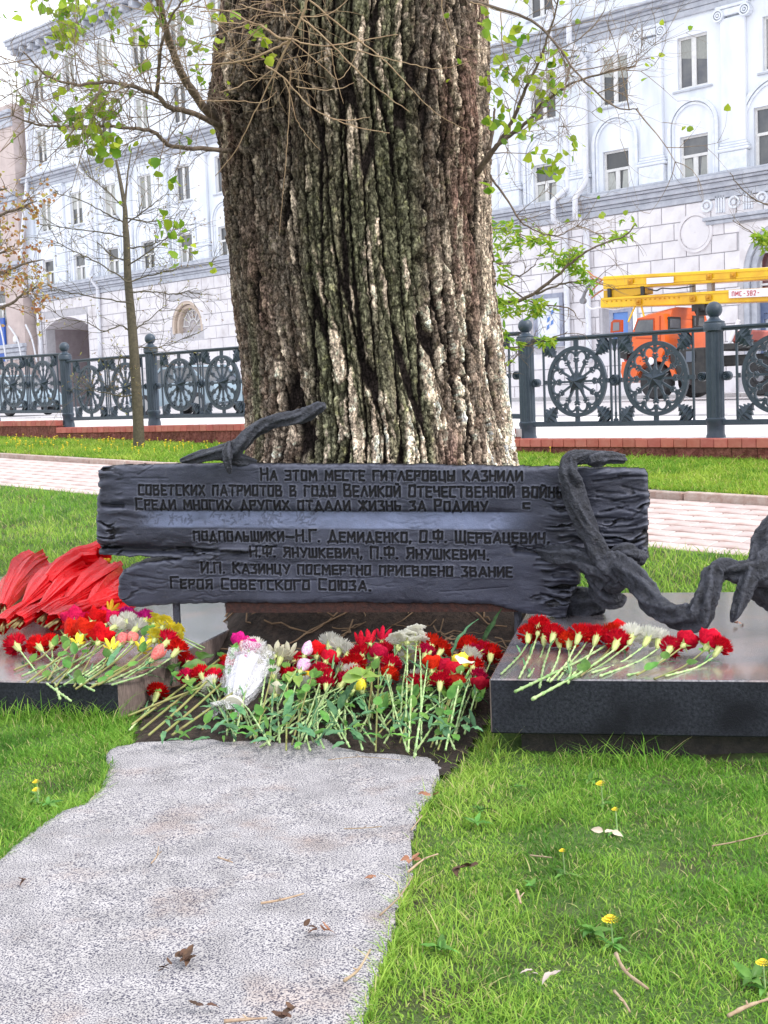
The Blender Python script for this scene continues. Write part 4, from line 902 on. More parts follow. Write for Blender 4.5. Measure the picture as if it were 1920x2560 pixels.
nx = gs.shape[1]; ny = gs.shape[0]; ii = np.arange(ny - 1)[:, None] * nx + np.arange(nx - 1)[None, :]
cell = ins[:-1, :-1] & ins[1:, 1:] & ins[1:, :-1] & ins[:-1, 1:]
cut = gs[:-1, :-1] > 1e9
F = np.stack([ii, ii + 1, ii + nx + 1, ii + nx], -1)[cell]
V = np.stack([gs, -Hh, gt], -1).reshape(-1, 3)
used = np.unique(F); remap = np.full(len(V), -1); remap[used] = np.arange(len(used))
Vb = V[used]; Fb = remap[F]
# side and back: extrude the boundary
e = np.concatenate([Fb[:, [0, 1]], Fb[:, [1, 2]], Fb[:, [2, 3]], Fb[:, [3, 0]]]); key = e[:, 0].astype(np.int64) * len(Vb) + e[:, 1]; rkey = e[:, 1].astype(np.int64) * len(Vb) + e[:, 0]
bnd = e[~np.isin(key, rkey)]
bv = np.unique(bnd); m2 = {int(v): len(Vb) + i for i, v in enumerate(bv)}; m3 = {int(v): len(Vb) + len(bv) + i for i, v in enumerate(bv)}
V2 = Vb[bv].copy(); V2[:, 1] = .10; V3 = Vb[bv].copy(); V3[:, 1] = .15; cxm = V3[:, 0].mean(); czm = V3[:, 2].mean(); V3[:, 2] = V3[:, 2] + np.sign(czm - V3[:, 2]) * .015
Vall = np.concatenate([Vb, V2, V3])
F2 = np.array([[b1, a1_, m2[int(a1_)], m2[int(b1)]] for a1_, b1 in bnd] + [[m2[int(b1)], m2[int(a1_)], m3[int(a1_)], m3[int(b1)]] for a1_, b1 in bnd])
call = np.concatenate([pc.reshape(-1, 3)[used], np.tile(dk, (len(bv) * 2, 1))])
# back plate: copy of the front footprint at coarse depth
Vk = Vb.copy(); Vk[:, 1] = .149; Fk = Fb[:, ::-1] + len(Vall)
Vall = np.concatenate([Vall, Vk]); call = np.concatenate([call, np.tile(dk, (len(Vk), 1))])
plq = empty('memorial_plaque', tuple(BO), MA, label='long dark bronze plaque cast as split planks with carved Cyrillic lettering and roots gripping it', cat='memorial plaque')
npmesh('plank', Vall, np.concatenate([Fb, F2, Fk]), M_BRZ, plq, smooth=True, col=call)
bpy.data.objects['plank'].data.set_sharp_from_angle(angle=R(70))
# letters: dark inlay lying in the carved grooves, one part per line
M_INK = mat('letter_patina', (.008, .007, .010), .75, c2=(.02, .018, .022), scale=60)
Hf = Hh
for segs in LET:
    eln = empty('inscription_line', (0, 0, 0), 0, plq)
    for lsegs in segs:
      mb = MB()
      for p0, p1 in lsegs:
        dv = (p1 - p0); L_ = dv.length; dv.normalize(); nv = Vector((-dv.y, dv.x)); w = .0035; n = max(1, int(L_ / .012)); vs_ = []
        for k in range(n + 1):
            q = p0 + dv * L_ * k / n
            for s_ in (-1, 1):
                w2 = q + nv * w * s_; jx_ = int(round((q.x - sx0) / GS)); jy_ = int(round((q.y - tz0) / GS)); hh = Hf[jy_, jx_]
                vs_.append((w2.x, -hh - .003, w2.y))
        mb.add(vs_, [(2 * k, 2 * k + 2, 2 * k + 3, 2 * k + 1) for k in range(n)])
      if lsegs: mb.build('letter', M_INK, eln)
# piece behind the lower right end and broken end behind the crack
def gnarl(name, pts, rad, parent, n=16, sub=14, seed=0, amp=.22, fold=5, T=None, m=None):
    P = catmull(pts, sub); k = len(P); rr = lerpl(rad, sub); rn = random.Random(seed); ph = rn.uniform(0, 9)
    def ridge(i, j):
        a = 2 * math.pi * j / n + i * .03
        v = mnoise.noise(Vector((math.cos(a) * 1.6 + ph, math.sin(a) * 1.6, i * .065))) * amp + .13 * math.sin(fold * a + ph + .5 * mnoise.noise(Vector((i * .1, ph, 0))))
        v += .16 * mnoise.noise(Vector((math.cos(a) * 3.5 + ph, math.sin(a) * 3.5, i * .11))) + .10 * mnoise.noise(Vector((math.cos(a) * 9 + ph, math.sin(a) * 9, i * .16)))
        return 1 + v
    n = n * 2; mb = MB(); mb.tube(P, rr, n, ridge=ridge)
    o = mb.build(name, m or M_BRZP, parent, smooth=True); return o
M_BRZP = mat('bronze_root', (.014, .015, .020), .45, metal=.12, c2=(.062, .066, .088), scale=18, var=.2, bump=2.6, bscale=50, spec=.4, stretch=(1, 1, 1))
PIN = Matrix.Rotation(-MA, 4, 'Z')
nt = M_BRZP.node_tree; pb = nt.nodes['Principled BSDF']; src = pb.inputs['Base Color'].links[0].from_socket
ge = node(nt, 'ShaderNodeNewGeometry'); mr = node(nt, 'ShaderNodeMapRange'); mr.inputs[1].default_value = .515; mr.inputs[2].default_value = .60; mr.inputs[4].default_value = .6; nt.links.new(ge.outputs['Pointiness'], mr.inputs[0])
mm = node(nt, 'ShaderNodeMix', data_type='RGBA'); nt.links.new(mr.outputs[0], mm.inputs[0]); nt.links.new(src, mm.inputs[6]); mm.inputs[7].default_value = (.17, .18, .23, 1); nt.links.new(mm.outputs[2], pb.inputs['Base Color'])  # worn ridges lightened in colour, as painted highlights
def toB(p): return PIN @ (p - BO)
def bp_(px, py, dy):
    """pixel on the plane dy in front (-) or behind (+) the plaque face, in plaque coordinates"""
    return toB(PP(px, py, BO + BY * dy, BY))
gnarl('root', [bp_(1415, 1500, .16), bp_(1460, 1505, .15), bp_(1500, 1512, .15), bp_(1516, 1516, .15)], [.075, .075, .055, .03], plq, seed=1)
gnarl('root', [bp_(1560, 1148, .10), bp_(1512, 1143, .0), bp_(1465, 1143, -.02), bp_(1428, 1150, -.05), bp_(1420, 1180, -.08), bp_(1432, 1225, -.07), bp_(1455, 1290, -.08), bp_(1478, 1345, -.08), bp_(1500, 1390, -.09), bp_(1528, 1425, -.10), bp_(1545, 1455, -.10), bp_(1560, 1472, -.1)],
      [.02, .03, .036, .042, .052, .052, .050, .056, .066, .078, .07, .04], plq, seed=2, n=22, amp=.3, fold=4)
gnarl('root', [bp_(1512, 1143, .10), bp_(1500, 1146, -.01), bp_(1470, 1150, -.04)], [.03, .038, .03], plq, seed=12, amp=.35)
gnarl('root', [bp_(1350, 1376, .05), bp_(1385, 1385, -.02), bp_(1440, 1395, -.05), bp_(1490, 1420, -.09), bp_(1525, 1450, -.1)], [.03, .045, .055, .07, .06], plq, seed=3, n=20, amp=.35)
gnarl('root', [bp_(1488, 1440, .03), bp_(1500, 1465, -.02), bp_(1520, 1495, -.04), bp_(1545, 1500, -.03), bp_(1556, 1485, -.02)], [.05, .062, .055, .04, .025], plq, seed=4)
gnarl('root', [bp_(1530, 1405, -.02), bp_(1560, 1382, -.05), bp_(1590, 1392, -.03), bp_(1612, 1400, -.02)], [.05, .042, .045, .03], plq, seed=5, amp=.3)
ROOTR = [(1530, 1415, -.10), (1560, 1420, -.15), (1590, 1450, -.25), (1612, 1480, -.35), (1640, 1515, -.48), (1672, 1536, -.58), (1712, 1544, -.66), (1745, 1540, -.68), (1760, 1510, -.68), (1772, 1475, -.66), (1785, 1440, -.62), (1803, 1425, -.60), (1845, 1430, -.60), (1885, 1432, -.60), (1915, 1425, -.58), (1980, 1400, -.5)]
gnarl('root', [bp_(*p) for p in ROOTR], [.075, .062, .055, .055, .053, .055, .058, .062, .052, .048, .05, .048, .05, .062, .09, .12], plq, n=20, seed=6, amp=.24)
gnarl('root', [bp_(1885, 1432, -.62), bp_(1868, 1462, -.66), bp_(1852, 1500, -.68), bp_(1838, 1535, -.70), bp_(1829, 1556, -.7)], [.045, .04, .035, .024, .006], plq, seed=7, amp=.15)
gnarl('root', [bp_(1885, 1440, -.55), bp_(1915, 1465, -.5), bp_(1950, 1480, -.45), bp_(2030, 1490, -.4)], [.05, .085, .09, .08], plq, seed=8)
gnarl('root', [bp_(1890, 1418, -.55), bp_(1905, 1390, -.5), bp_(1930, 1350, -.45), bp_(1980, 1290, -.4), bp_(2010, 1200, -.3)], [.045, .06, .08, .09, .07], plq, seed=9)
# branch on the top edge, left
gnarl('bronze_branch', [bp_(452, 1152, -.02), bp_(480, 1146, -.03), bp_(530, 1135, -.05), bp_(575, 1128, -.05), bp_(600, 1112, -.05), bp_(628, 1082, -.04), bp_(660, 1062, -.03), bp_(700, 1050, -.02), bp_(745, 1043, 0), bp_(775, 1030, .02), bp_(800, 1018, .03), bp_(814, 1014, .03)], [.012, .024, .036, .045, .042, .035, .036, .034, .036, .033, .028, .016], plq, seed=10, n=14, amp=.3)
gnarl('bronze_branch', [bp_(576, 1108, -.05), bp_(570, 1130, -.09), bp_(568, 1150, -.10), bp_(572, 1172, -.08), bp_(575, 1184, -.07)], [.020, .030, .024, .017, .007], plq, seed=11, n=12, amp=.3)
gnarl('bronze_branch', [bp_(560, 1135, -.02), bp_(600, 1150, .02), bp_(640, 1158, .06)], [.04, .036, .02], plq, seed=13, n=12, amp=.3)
for s_ in plq.children:
    if s_.name.startswith(('root', 'bronze_branch')): s_['label'] = 'gnarled bronze ' + ('root' if s_.name.startswith('root') else 'branch')
# rust beam and legs carrying the plaque
mb = MB(); x0, zb0 = bl(575, 1545)[0], 0
a = bl(560, 1522); b_ = bl(1330, 1535)
mb.box(a[0], b_[0], .03, .14, a[1] - .028, a[1] + .03); mb.build('support_beam', mat('rusty_beam', (.11, .045, .035), .85, c2=(.055, .03, .028), scale=40, bump=1.2, bscale=90), plq)
mb = MB(); c = bl(430, 1525); g = -BO.z + .19
mb.lathe([(.022, g), (.022, c[1] + .03)], 10, o=(c[0], .07, 0)); mb.build('support_leg', M_BRZP, plq)
mb = MB(); c = bl(1290, 1530); mb.lathe([(.022, -BO.z), (.022, c[1])], 10, o=(c[0], .1, 0)); mb.build('support_leg', M_BRZP, plq)
for s_ in plq.children:
    if s_.name.startswith('support'): pass
# loose roots in the soil behind the flowers
M_ROOTL = mat('soil_root', (.16, .10, .06), .9, c2=(.26, .17, .10), scale=20)
rr_ = random.Random(31); mb = MB()
for k in range(110):
    x = rr_.uniform(-.95, .75); y = rr_.uniform(6.4, 7.9); P = []
    dx = rr_.uniform(-1, 1); dy = rr_.uniform(-.5, .5)
    for i in range(6):
        z = float(zsoil(np.array([[x]]), np.array([[y]]))[0, 0]); P.append((x, y, z + .008 + rr_.uniform(0, .02))); x += dx * .07; y += dy * .07; dx += rr_.uniform(-.5, .5); dy += rr_.uniform(-.5, .5)
    mb.tube(P, rr_.uniform(.002, .006), 4)
tag(mb.build('soil_roots', M_ROOTL), kind='stuff')
# ------------------------------------------------------------------ ornamental iron fence
M_IRON = mat('painted_iron', (.036, .054, .080), .42, c2=(.050, .070, .098), scale=14, bump=.25, bscale=60, spec=.45)
q4, zb4 = PV(1790, 1094, V_FENCE); q3, zb3 = PV(1321, 1098, V_FENCE); PL_ = q4 - q3
HP = 1.5; KP = HP / 1.5
HP = PV(1789, 754, V_FENCE)[1] - zb4
kf = HP / 1.5
_, zA = PV(380, 1059, V_FENCE); _, zB = PV(165, 1063, V_FENCE)
def postz(k):
    if k <= 1: return zb4 + (zb3 - zb4) * k
    if k <= 4: return zb3 + (zA - zb3) * (k - 1) / 3
    if k == 5: return zB
    return zB + .12 + .015 * (k - 5)
def fence_post(loc, label):
    t = empty('fence_post', loc, SA, label=label, cat='fence post', group='fluted iron posts of the street fence')
    r = .098 * kf
    MB().lathe([(r * 1.12, -.25), (r * 1.12, .02), (r * 1.02, .05), (r * 1.02, .15), (r * 1.15, .17), (r * 1.15, .205), (r * 1.0, .22)], 24, flute=2, fd=.05).build('base', M_IRON, t, auto=40)
    MB().lathe([(r, .22 * kf), (r, 1.17 * kf)], 32, flute=2, fd=.10).build('shaft', M_IRON, t, auto=30)
    MB().lathe([(r * 1.02, 1.17 * kf), (r * 1.22, 1.185 * kf), (r * 1.25, 1.25 * kf), (r * 1.15, 1.265 * kf), (r * 1.17, 1.28 * kf), (r * .75, 1.30 * kf), (r * .55, 1.32 * kf), (r * .5, 1.335 * kf)], 24).build('capital', M_IRON, t, auto=40)
    rb = .091 * kf; MB().lathe([(max(.004, rb * math.sin(a)), 1.412 * kf - rb * math.cos(a)) for a in [math.pi * i / 14 for i in range(15)]], 22).build('ball_finial', M_IRON, t, smooth=True)
    return t
def ring(mb, cx, cz, ro, ri, y0, y1, n=48):
    vs_ = []
    for i in range(n):
        a = 2 * math.pi * i / n; c, s_ = math.cos(a), math.sin(a)
        vs_ += [(cx + ro * c, y0, cz + ro * s_), (cx + ri * c, y0, cz + ri * s_), (cx + ri * c, y1, cz + ri * s_), (cx + ro * c, y1, cz + ro * s_)]
    fs = []
    for i in range(n):
        a = 4 * i; b_ = 4 * ((i + 1) % n)
        for k in range(4): fs.append((a + k, a + (k + 1) % 4, b_ + (k + 1) % 4, b_ + k))
    mb.add(vs_, fs)
def bar2(mb, x0, z0, x1, z1, w, y0, y1):
    d = Vector((x1 - x0, z1 - z0)); d.normalize(); n_ = Vector((-d.y, d.x)) * w / 2
    mb.prism([(x0 - n_.x, z0 - n_.y), (x1 - n_.x, z1 - n_.y), (x1 + n_.x, z1 + n_.y), (x0 + n_.x, z0 + n_.y)], y0, y1)
WR = .43 * kf; WN = 12
def wheel_mesh():
    mb = MB(); RO = WR; RI = WR * .885
    ring(mb, 0, 0, RO, RI, -.018, .018, 60)
    rl_ = WR * .185; rc = WR * .70      # round lobes between spokes
    for k in range(WN):
        a = 2 * math.pi * (k + .5) / WN; cx, cz = math.cos(a) * rc, math.sin(a) * rc
        ring_arc(mb, cx, cz, rl_, rl_ * .72, a - 1.75, a + 1.75, -.014, .014)
        a2 = 2 * math.pi * k / WN
        bar2(mb, math.cos(a2) * WR * .20, math.sin(a2) * WR * .20, math.cos(a2) * WR * .60, math.sin(a2) * WR * .60, .026, -.013, .013)
        # spoke head with thorns
        for s_ in (-1, 1):
            t = a2 + s_ * .11; bar2(mb, math.cos(a2) * WR * .60, math.sin(a2) * WR * .60, math.cos(t) * WR * .66, math.sin(t) * WR * .66, .022, -.012, .012)
            t3 = a2 + s_ * .15; bar2(mb, math.cos(a2) * WR * .52, math.sin(a2) * WR * .52, math.cos(t3) * WR * .60, math.sin(t3) * WR * .60, .012, -.01, .01)
        bar2(mb, math.cos(a2) * WR * .76, math.sin(a2) * WR * .76, math.cos(a2) * WR * .90, math.sin(a2) * WR * .90, .035, -.012, .012)
    ring(mb, 0, 0, WR * .24, WR * .15, -.016, .016, 24)
    return mb
def ring_arc(mb, cx, cz, ro, ri, a0, a1, y0, y1, n=10):
    vs_ = []
    for i in range(n + 1):
        a = a0 + (a1 - a0) * i / n; c, s_ = math.cos(a), math.sin(a)
        vs_ += [(cx + ro * c, y0, cz + ro * s_), (cx + ri * c, y0, cz + ri * s_), (cx + ri * c, y1, cz + ri * s_), (cx + ro * c, y1, cz + ro * s_)]
    mb.add(vs_, [(4 * i + k, 4 * i + (k + 1) % 4, 4 * i + 4 + (k + 1) % 4, 4 * i + 4 + k) for i in range(n) for k in range(4)] + [(3, 2, 1, 0), (4 * n, 4 * n + 1, 4 * n + 2, 4 * n + 3)])
def star_mesh():
    mb = MB(); Rr_ = WR * .40; ri = Rr_ * .40; pts = []
    for k in range(10):
        a = math.pi / 2 + k * math.pi / 5; r = Rr_ if k % 2 == 0 else ri; pts.append((math.cos(a) * r, -.016, math.sin(a) * r))
    back = [(x, .016, z) for x, y, z in pts]
    vs_ = pts + [(0, -.075, 0)] + back + [(0, .075, 0)]
    fs = [(k, (k + 1) % 10, 10) for k in range(10)] + [(11 + (k + 1) % 10, 11 + k, 21) for k in range(10)] + [(k, 11 + k, 11 + (k + 1) % 10, (k + 1) % 10) for k in range(10)]
    mb.add(vs_, fs); return mb
def oak_leaf_mesh():
    """lobed leaf pointing along (1,1) from the wheel to the panel corner"""
    half = [(0, .02), (.12, .05), (.2, .12), (.27, .07), (.38, .18), (.46, .12), (.58, .24), (.66, .16), (.78, .24), (.86, .14), (1, .10)]
    n = len(half); top = [(t, w) for t, w in half]; mb = MB(); L_ = .21 * kf; c = math.sqrt(.5)
    vs_ = []
    for sgn in (1, -1):
        for t, w in top:
            x = t * L_; y = sgn * w * L_ * 2.1; vs_.append((c * (x - y), -.02 - .010 * math.sin(t * 25), c * (x + y)))
    for t, w in top: x = t * L_; vs_.append((c * x, -.042 - .006 * math.sin(t * 12), c * x))
    fs = []
    for i in range(n - 1):
        fs.append((i, 2 * n + i, 2 * n + i + 1, i + 1)); fs.append((n + i, n + i + 1, 2 * n + i + 1, 2 * n + i))
    m0 = len(vs_); vs_ += [(x, .014, z) for x, y, z in vs_[:2 * n]]
    for i in range(n - 1): fs.append((i, i + 1, m0 + i + 1, m0 + i)); fs.append((n + i, m0 + n + i, m0 + n + i + 1, n + i + 1)); fs.append((m0 + i, m0 + i + 1, m0 + n + i + 1, m0 + n + i))
    mb.add(vs_, fs); return mb
def rosette_mesh(r):
    mb = MB(); T = lambda p: Vector((p.x, p.z, p.y))
    for o_ in (-1, 1): mb.lathe([(r, 0), (r, .03), (r * .86, .04), (r * .8, .03), (r * .55, .03), (r * .5, .045), (r * .2, .03), (r * .12, .055), (.003, .055)], 18, T=lambda p, o_=o_: Vector((p.x, p.z * o_, p.y)))
    return mb
ref = {}
def part(name, key, fn, parent, loc, rot=None, auto=None):
    if key not in ref:
        o = fn().build(name, M_IRON, parent, auto=auto); ref[key] = o.data
    else:
        o = bpy.data.objects.new(name, ref[key]); COL.objects.link(o); o.parent = parent
    o.location = loc
    if rot is not None: o.rotation_euler = rot
    return o
WX = [.29 * PL_, .71 * PL_]
def fence_panel(k, label):
    qL = q4 - PL_ * (k + 1); zr, zl_ = panelz(k)
    root = empty('iron_railing', S(qL, V_FENCE, zl_), SA, label=label, cat='fence panel', group='wheel and star panels of the street fence')
    sl = (zr - zl_); T = lambda p: Vector((p.x, p.y, p.z + sl * p.x / PL_))
    g0, g1 = .10, PL_ - .10; hh = 1.06 * kf
    MB().bevbox(g0 - .02, g1 + .02, -.03, .03, 0, .062 * kf, .008, T=T).build('bottom_rail', M_IRON, root)
    MB().bevbox(g0 - .02, g1 + .02, -.04, .04, hh, hh + .030 * kf, .007, T=T).build('handrail', M_IRON, root)
    MB().box(g0, g1, -.015, .015, hh - .022 * kf, hh, T=T).build('top_rail', M_IRON, root)
    cz = .062 + (hh - .022 - .062) / 2
    hw = WR + .055
    for wx in WX:
        ce = T(Vector((wx, 0, cz * kf)))
        part('wheel', 'wheel', wheel_mesh, root, ce); part('star', 'star', star_mesh, root, ce)
        for s_ in (-1, 1):
            x = wx + s_ * (hw + .005); MB().box(x - .011, x + .011, -.011, .011, .062 * kf, hh - .022 * kf, T=T).build('upright_bar', M_IRON, root)
        mb = MB(); mb.box(wx - .03, wx + .03, -.012, .012, .062 * kf, ce.z - WR + .01 - (T(Vector((wx, 0, 0))).z), T=T); mb.box(wx - .03, wx + .03, -.012, .012, ce.z + WR - .01 - T(Vector((wx, 0, 0))).z, (hh - .022 * kf), T=T)
        for s_ in (-1, 1): mb.box(wx + s_ * WR - .02, wx + s_ * WR + s_ * .06 + .02, -.012, .012, cz * kf - .025, cz * kf + .025, T=T)
        mb.build('wheel_tie', M_IRON, root)
        for sx_ in (-1, 1):
            for sz_ in (-1, 1):
                o = part('oak_leaf', 'leaf', oak_leaf_mesh, root, ce + Vector((sx_ * WR * .70, 0, sz_ * WR * .72)))
                o.scale = (sx_ * 1.0, 1, sz_ * 1.12)
    xm = PL_ / 2
    MB().lathe([(.03, .062), (.03, .08), (.012, .10), (.016, .16), (.011, .17), (.011, .50), (.011, .88), (.02, .90), (.02, .94), (.035, .98), (.035, 1.03)], 10, T=lambda p: T(Vector((p.x + xm, p.y, p.z * kf)))).build('centre_rod', M_IRON, root, auto=40)
    for x, r in ((xm, .068), (.15, .052), (PL_ - .15, .052)):
        part('rosette', 'ros%g' % r, lambda r=r: rosette_mesh(r * kf), root, T(Vector((x, 0, cz * kf))), auto=40)
        if x != xm: MB().box(x - .06 if x < xm else x - .02, x + .02 if x < xm else x + .06, -.010, .010, cz * kf - .02, cz * kf + .02, T=T).build('rosette_tie', M_IRON, root)
    return root
lr = zline((1345, 1067), (1764, 1063), V_FENCE); lm = zline((401, 1046), (602, 1041), V_FENCE); ll = zline((0, 1033.5), (150, 1032.5), V_FENCE)
z1r = PV(1300, 1047, V_FENCE)
def panelz(k):
    qr = q4 - PL_ * k; ql = qr - PL_
    if k <= 0: return lr(qr), lr(ql)
    if k <= 4:
        f = lambda q: lm(q) if q <= qM2 else lm(qM2) + (z1r[1] - lm(qM2)) * (q - qM2) / (z1r[0] - qM2)
        return f(qr), f(ql)
    return ll(qr), ll(ql)
qM2 = PV(602, 1040, V_FENCE)[0]
posn = {-1: 'just outside the right edge', 0: 'in front of the orange truck', 1: 'beside the right edge of the poplar trunk', 2: 'hidden behind the right half of the poplar trunk', 3: 'hidden behind the left half of the poplar trunk', 4: 'between the young tree and the poplar', 5: 'to the left of the young tree', 6: 'just outside the left edge', 7: 'far outside the left edge'}
for k in range(-1, 8): fence_post(S(q4 - PL_ * k, V_FENCE, postz(k)), 'fluted iron post with ball finial ' + posn[k])
panl = {-1: 'at the right edge, its wheel over the truck wheel', 0: 'in front of the orange truck cab', 1: 'mostly behind the right of the poplar', 2: 'wholly behind the poplar trunk', 3: 'just left of the poplar trunk, two star wheels', 4: 'crossed by the trunk of the young tree', 5: 'at the left edge of the picture', 6: 'beyond the left edge of the picture'}
for k in range(-1, 7): fence_panel(k, 'iron panel of star wheels ' + panl[k])
# ------------------------------------------------------------------ white classical building along the street
pB = PY(1735, 400, 46.0); VB = pB.dot(SY)
q_k0 = PV(1735, 400, VB)[0]; q_k13 = PV(112, 525, VB)[0]; BAY = (q_k0 - q_k13) / 13
def zat(px, py): return PV(px, py, VB)[1]
ZC1 = zat(1735, 476)      # underside of the cornice over the rusticated storey
ZC2 = zat(1735, 37)
Z_D0, Z_D1 = zat(1735, 463), zat(1735, 337)
Z_C0, Z_C1 = zat(1735, 217), zat(1735, 86)
print('building', ZC1, ZC2, Z_D0, Z_D1, Z_C0, Z_C1, BAY, VB)
ZG = 1.15
hB = Z_C0 - Z_D0
Z_B0, Z_B1 = ZC2 + 1.45, ZC2 + 3.35
Z_A0, Z_A1 = ZC2 + 4.95, ZC2 + 6.95
ZTOP = ZC2 + 8.2
QE = q_k13 - BAY * .5     # left end
QR = q_k0 + BAY * 5.5
M_WALL = mat('pale_blue_plaster', (.80, .82, .88), .85, c2=(.76, .79, .86), scale=1.2, c3=(.62, .66, .73), scale3=.9, bump=.2, bscale=20, stretch=(1, 1, .35))
M_WALLG = mat('white_stone_block', (.81, .78, .80), .85, c2=(.74, .71, .74), scale=1.5, rnd=.035, bump=.3, bscale=25, c3=(.60, .56, .57), scale3=1.1)
M_TRIM = mat('trim_plaster', (.80, .82, .87), .8, c2=(.66, .70, .78), scale=4)
M_CORN = mat('cornice_stone', (.54, .56, .62), .8, c2=(.40, .42, .48), scale=3)
M_WF = mat('window_frame_paint', (.78, .77, .76), .6, c2=(.66, .65, .65), scale=5)
M_GLASS = mat('window_glass', (.045, .05, .065), .08, c2=(.12, .12, .12), scale=.8, rnd=.5, spec=.8)
M_CURT = mat('net_curtain', (.50, .50, .47), .9, c2=(.30, .31, .30), scale=30, rnd=.2, stretch=(6, 1, .3))
M_GAP = mat('block_joint', (.46, .45, .48), .9, c2=(.56, .54, .57), scale=5)
broot = empty('long_white_building', S(q_k0, VB, ZG), SA, label='long white and pale blue classical building with ionic pilasters across the street', cat='building')
def lx(q): return q - q_k0
def lz(z): return z - ZG
def wall(mb, x0, x1, z0, z1, holes, dep=.28, y=0):
    xs = sorted({x0, x1} | {h[0] for h in holes} | {h[1] for h in holes}); zs_ = sorted({z0, z1} | {h[2] for h in holes} | {h[3] for h in holes})
    for a, b_ in zip(xs[:-1], xs[1:]):
        for c, d in zip(zs_[:-1], zs_[1:]):
            mx_, mz_ = (a + b_) / 2, (c + d) / 2
            if any(h[0] < mx_ < h[1] and h[2] < mz_ < h[3] for h in holes): continue
            mb.add([(a, y, c), (b_, y, c), (b_, y, d), (a, y, d)], [(0, 1, 2, 3)])
    for a, b_, c, d in holes:
        mb.add([(a, y, c), (b_, y, c), (b_, y, d), (a, y, d), (a, y + dep, c), (b_, y + dep, c), (b_, y + dep, d), (a, y + dep, d)], [(0, 4, 5, 1), (1, 5, 6, 2), (2, 6, 7, 3), (3, 7, 4, 0)])
bays = list(range(-5, 14))
def bx(k): return -BAY * k
holes = []; WIN = []
for k in bays:
    x = bx(k)
    for z0, z1, w, kind in ((Z_D0, Z_D1, 1.12, 'T'), (Z_C0, Z_C1, 1.18, 'V'), (Z_B0, Z_B1, 1.1, 'V'), (Z_A0, Z_A1, 1.1, 'V')):
        if kind == 'T' and k == -1: w = 1.9; z1 = Z_D1 + .5
        h = (x - w / 2, x + w / 2, lz(z0), lz(z1)); holes.append(h); WIN.append((h, kind, k))
# ground floor openings
GATE = (lx(PV(222, 850, VB)[0]), lx(PV(116, 850, VB)[0])); GATE = (min(GATE), max(GATE)); GZ = lz(zat(170, 792))
ARC = sorted((lx(PV(430, 800, VB)[0]), lx(PV(506, 800, VB)[0]))); AZ0, AZ1 = lz(zat(465, 832)), lz(zat(465, 752))
ENT = (lx(PV(1858, 600, VB)[0]), lx(PV(1858, 600, VB)[0]) + 3.3); EZ = lz(zat(1920, 552))
gholes = [(GATE[0], GATE[1], .0, GZ), (ARC[0], ARC[1], AZ0, AZ1), (ENT[0], ENT[1], 0, EZ)]
GW = []
for k in (1, 2, 4, 5, 6, 7, 10, -3, -4):
    x = bx(k) + (.0 if k != 10 else .3); z0, z1 = lz(zat(1380, 868)), lz(zat(1380, 772))
    if k > 3: z0 = .9; z1 = 3.1
    h = (x - .75, x + .75, max(.5, z0), z1); gholes.append(h); GW.append((h, k))
mb = MB(); wall(mb, lx(QE), lx(QR), lz(ZC1), lz(ZTOP), holes)
mb.add([(lx(QE), 0, 0), (lx(QE), 12, 0), (lx(QE), 12, lz(ZTOP)), (lx(QE), 0, lz(ZTOP))], [(0, 1, 2, 3)]); mb.add([(lx(QE), 0, lz(ZTOP)), (lx(QR), 0, lz(ZTOP)), (lx(QR), 12, lz(ZTOP)), (lx(QE), 12, lz(ZTOP))], [(0, 1, 2, 3)])
mb.build('upper_wall', M_WALL, broot)
mb = MB(); wall(mb, lx(QE), lx(QR), 0, lz(ZC1), gholes, dep=.6); mb.build('ground_floor_wall', M_GAP, broot)
# rusticated blocks
bme = {}
blocks = []; CH_ = .62; zrow = np.arange(.15, lz(ZC1) - .5, CH_)
for r, z in enumerate(zrow):
    z1 = min(z + CH_ - .028, lz(ZC1) - .45); x = lx(QE) + .02 + (.5 if r % 2 else 0)
    while x < lx(QR):
        w = .99; x1 = x + w - .028
        spans = [(x, x1)]
        for h in gholes:
            hz0, hz1 = h[2] - .06, h[3] + .06
            if z1 > hz0 and z < hz1:
                ns = []
                for a, b_ in spans:
                    if b_ <= h[0] - .12 or a >= h[1] + .12: ns.append((a, b_))
                    else:
                        if a < h[0] - .14: ns.append((a, h[0] - .12))
                        if b_ > h[1] + .14: ns.append((h[1] + .12, b_))
                spans = ns
        for a, b_ in spans:
            if b_ - a > .1: blocks.append((a, b_, z, z1))
        x += w
blocks.sort(key=lambda b_: -(b_[0]) if b_[0] < lx(PV(1960, 600, VB)[0]) else 99)
blk_shared = {}
restb = MB(); cnt = 0
for a, b_, z0, z1 in blocks:
    inview = a < lx(PV(1960, 600, VB)[0]) and cnt < 290
    if inview:
        key = (round(b_ - a, 3), round(z1 - z0, 3))
        if key not in blk_shared:
            o = MB().bevbox(0, b_ - a, -.045, 0, 0, z1 - z0, .012).build('stone_block', M_WALLG, broot); blk_shared[key] = o.data
        else:
            o = bpy.data.objects.new('stone_block', blk_shared[key]); COL.objects.link(o); o.parent = broot
        o.location = (a, -.001, z0); cnt += 1
    else: restb.bevbox(a, b_, -.046, -.001, z0, z1, .012)
restb.build('stone_blocks', M_WALLG, broot, kind='stuff')
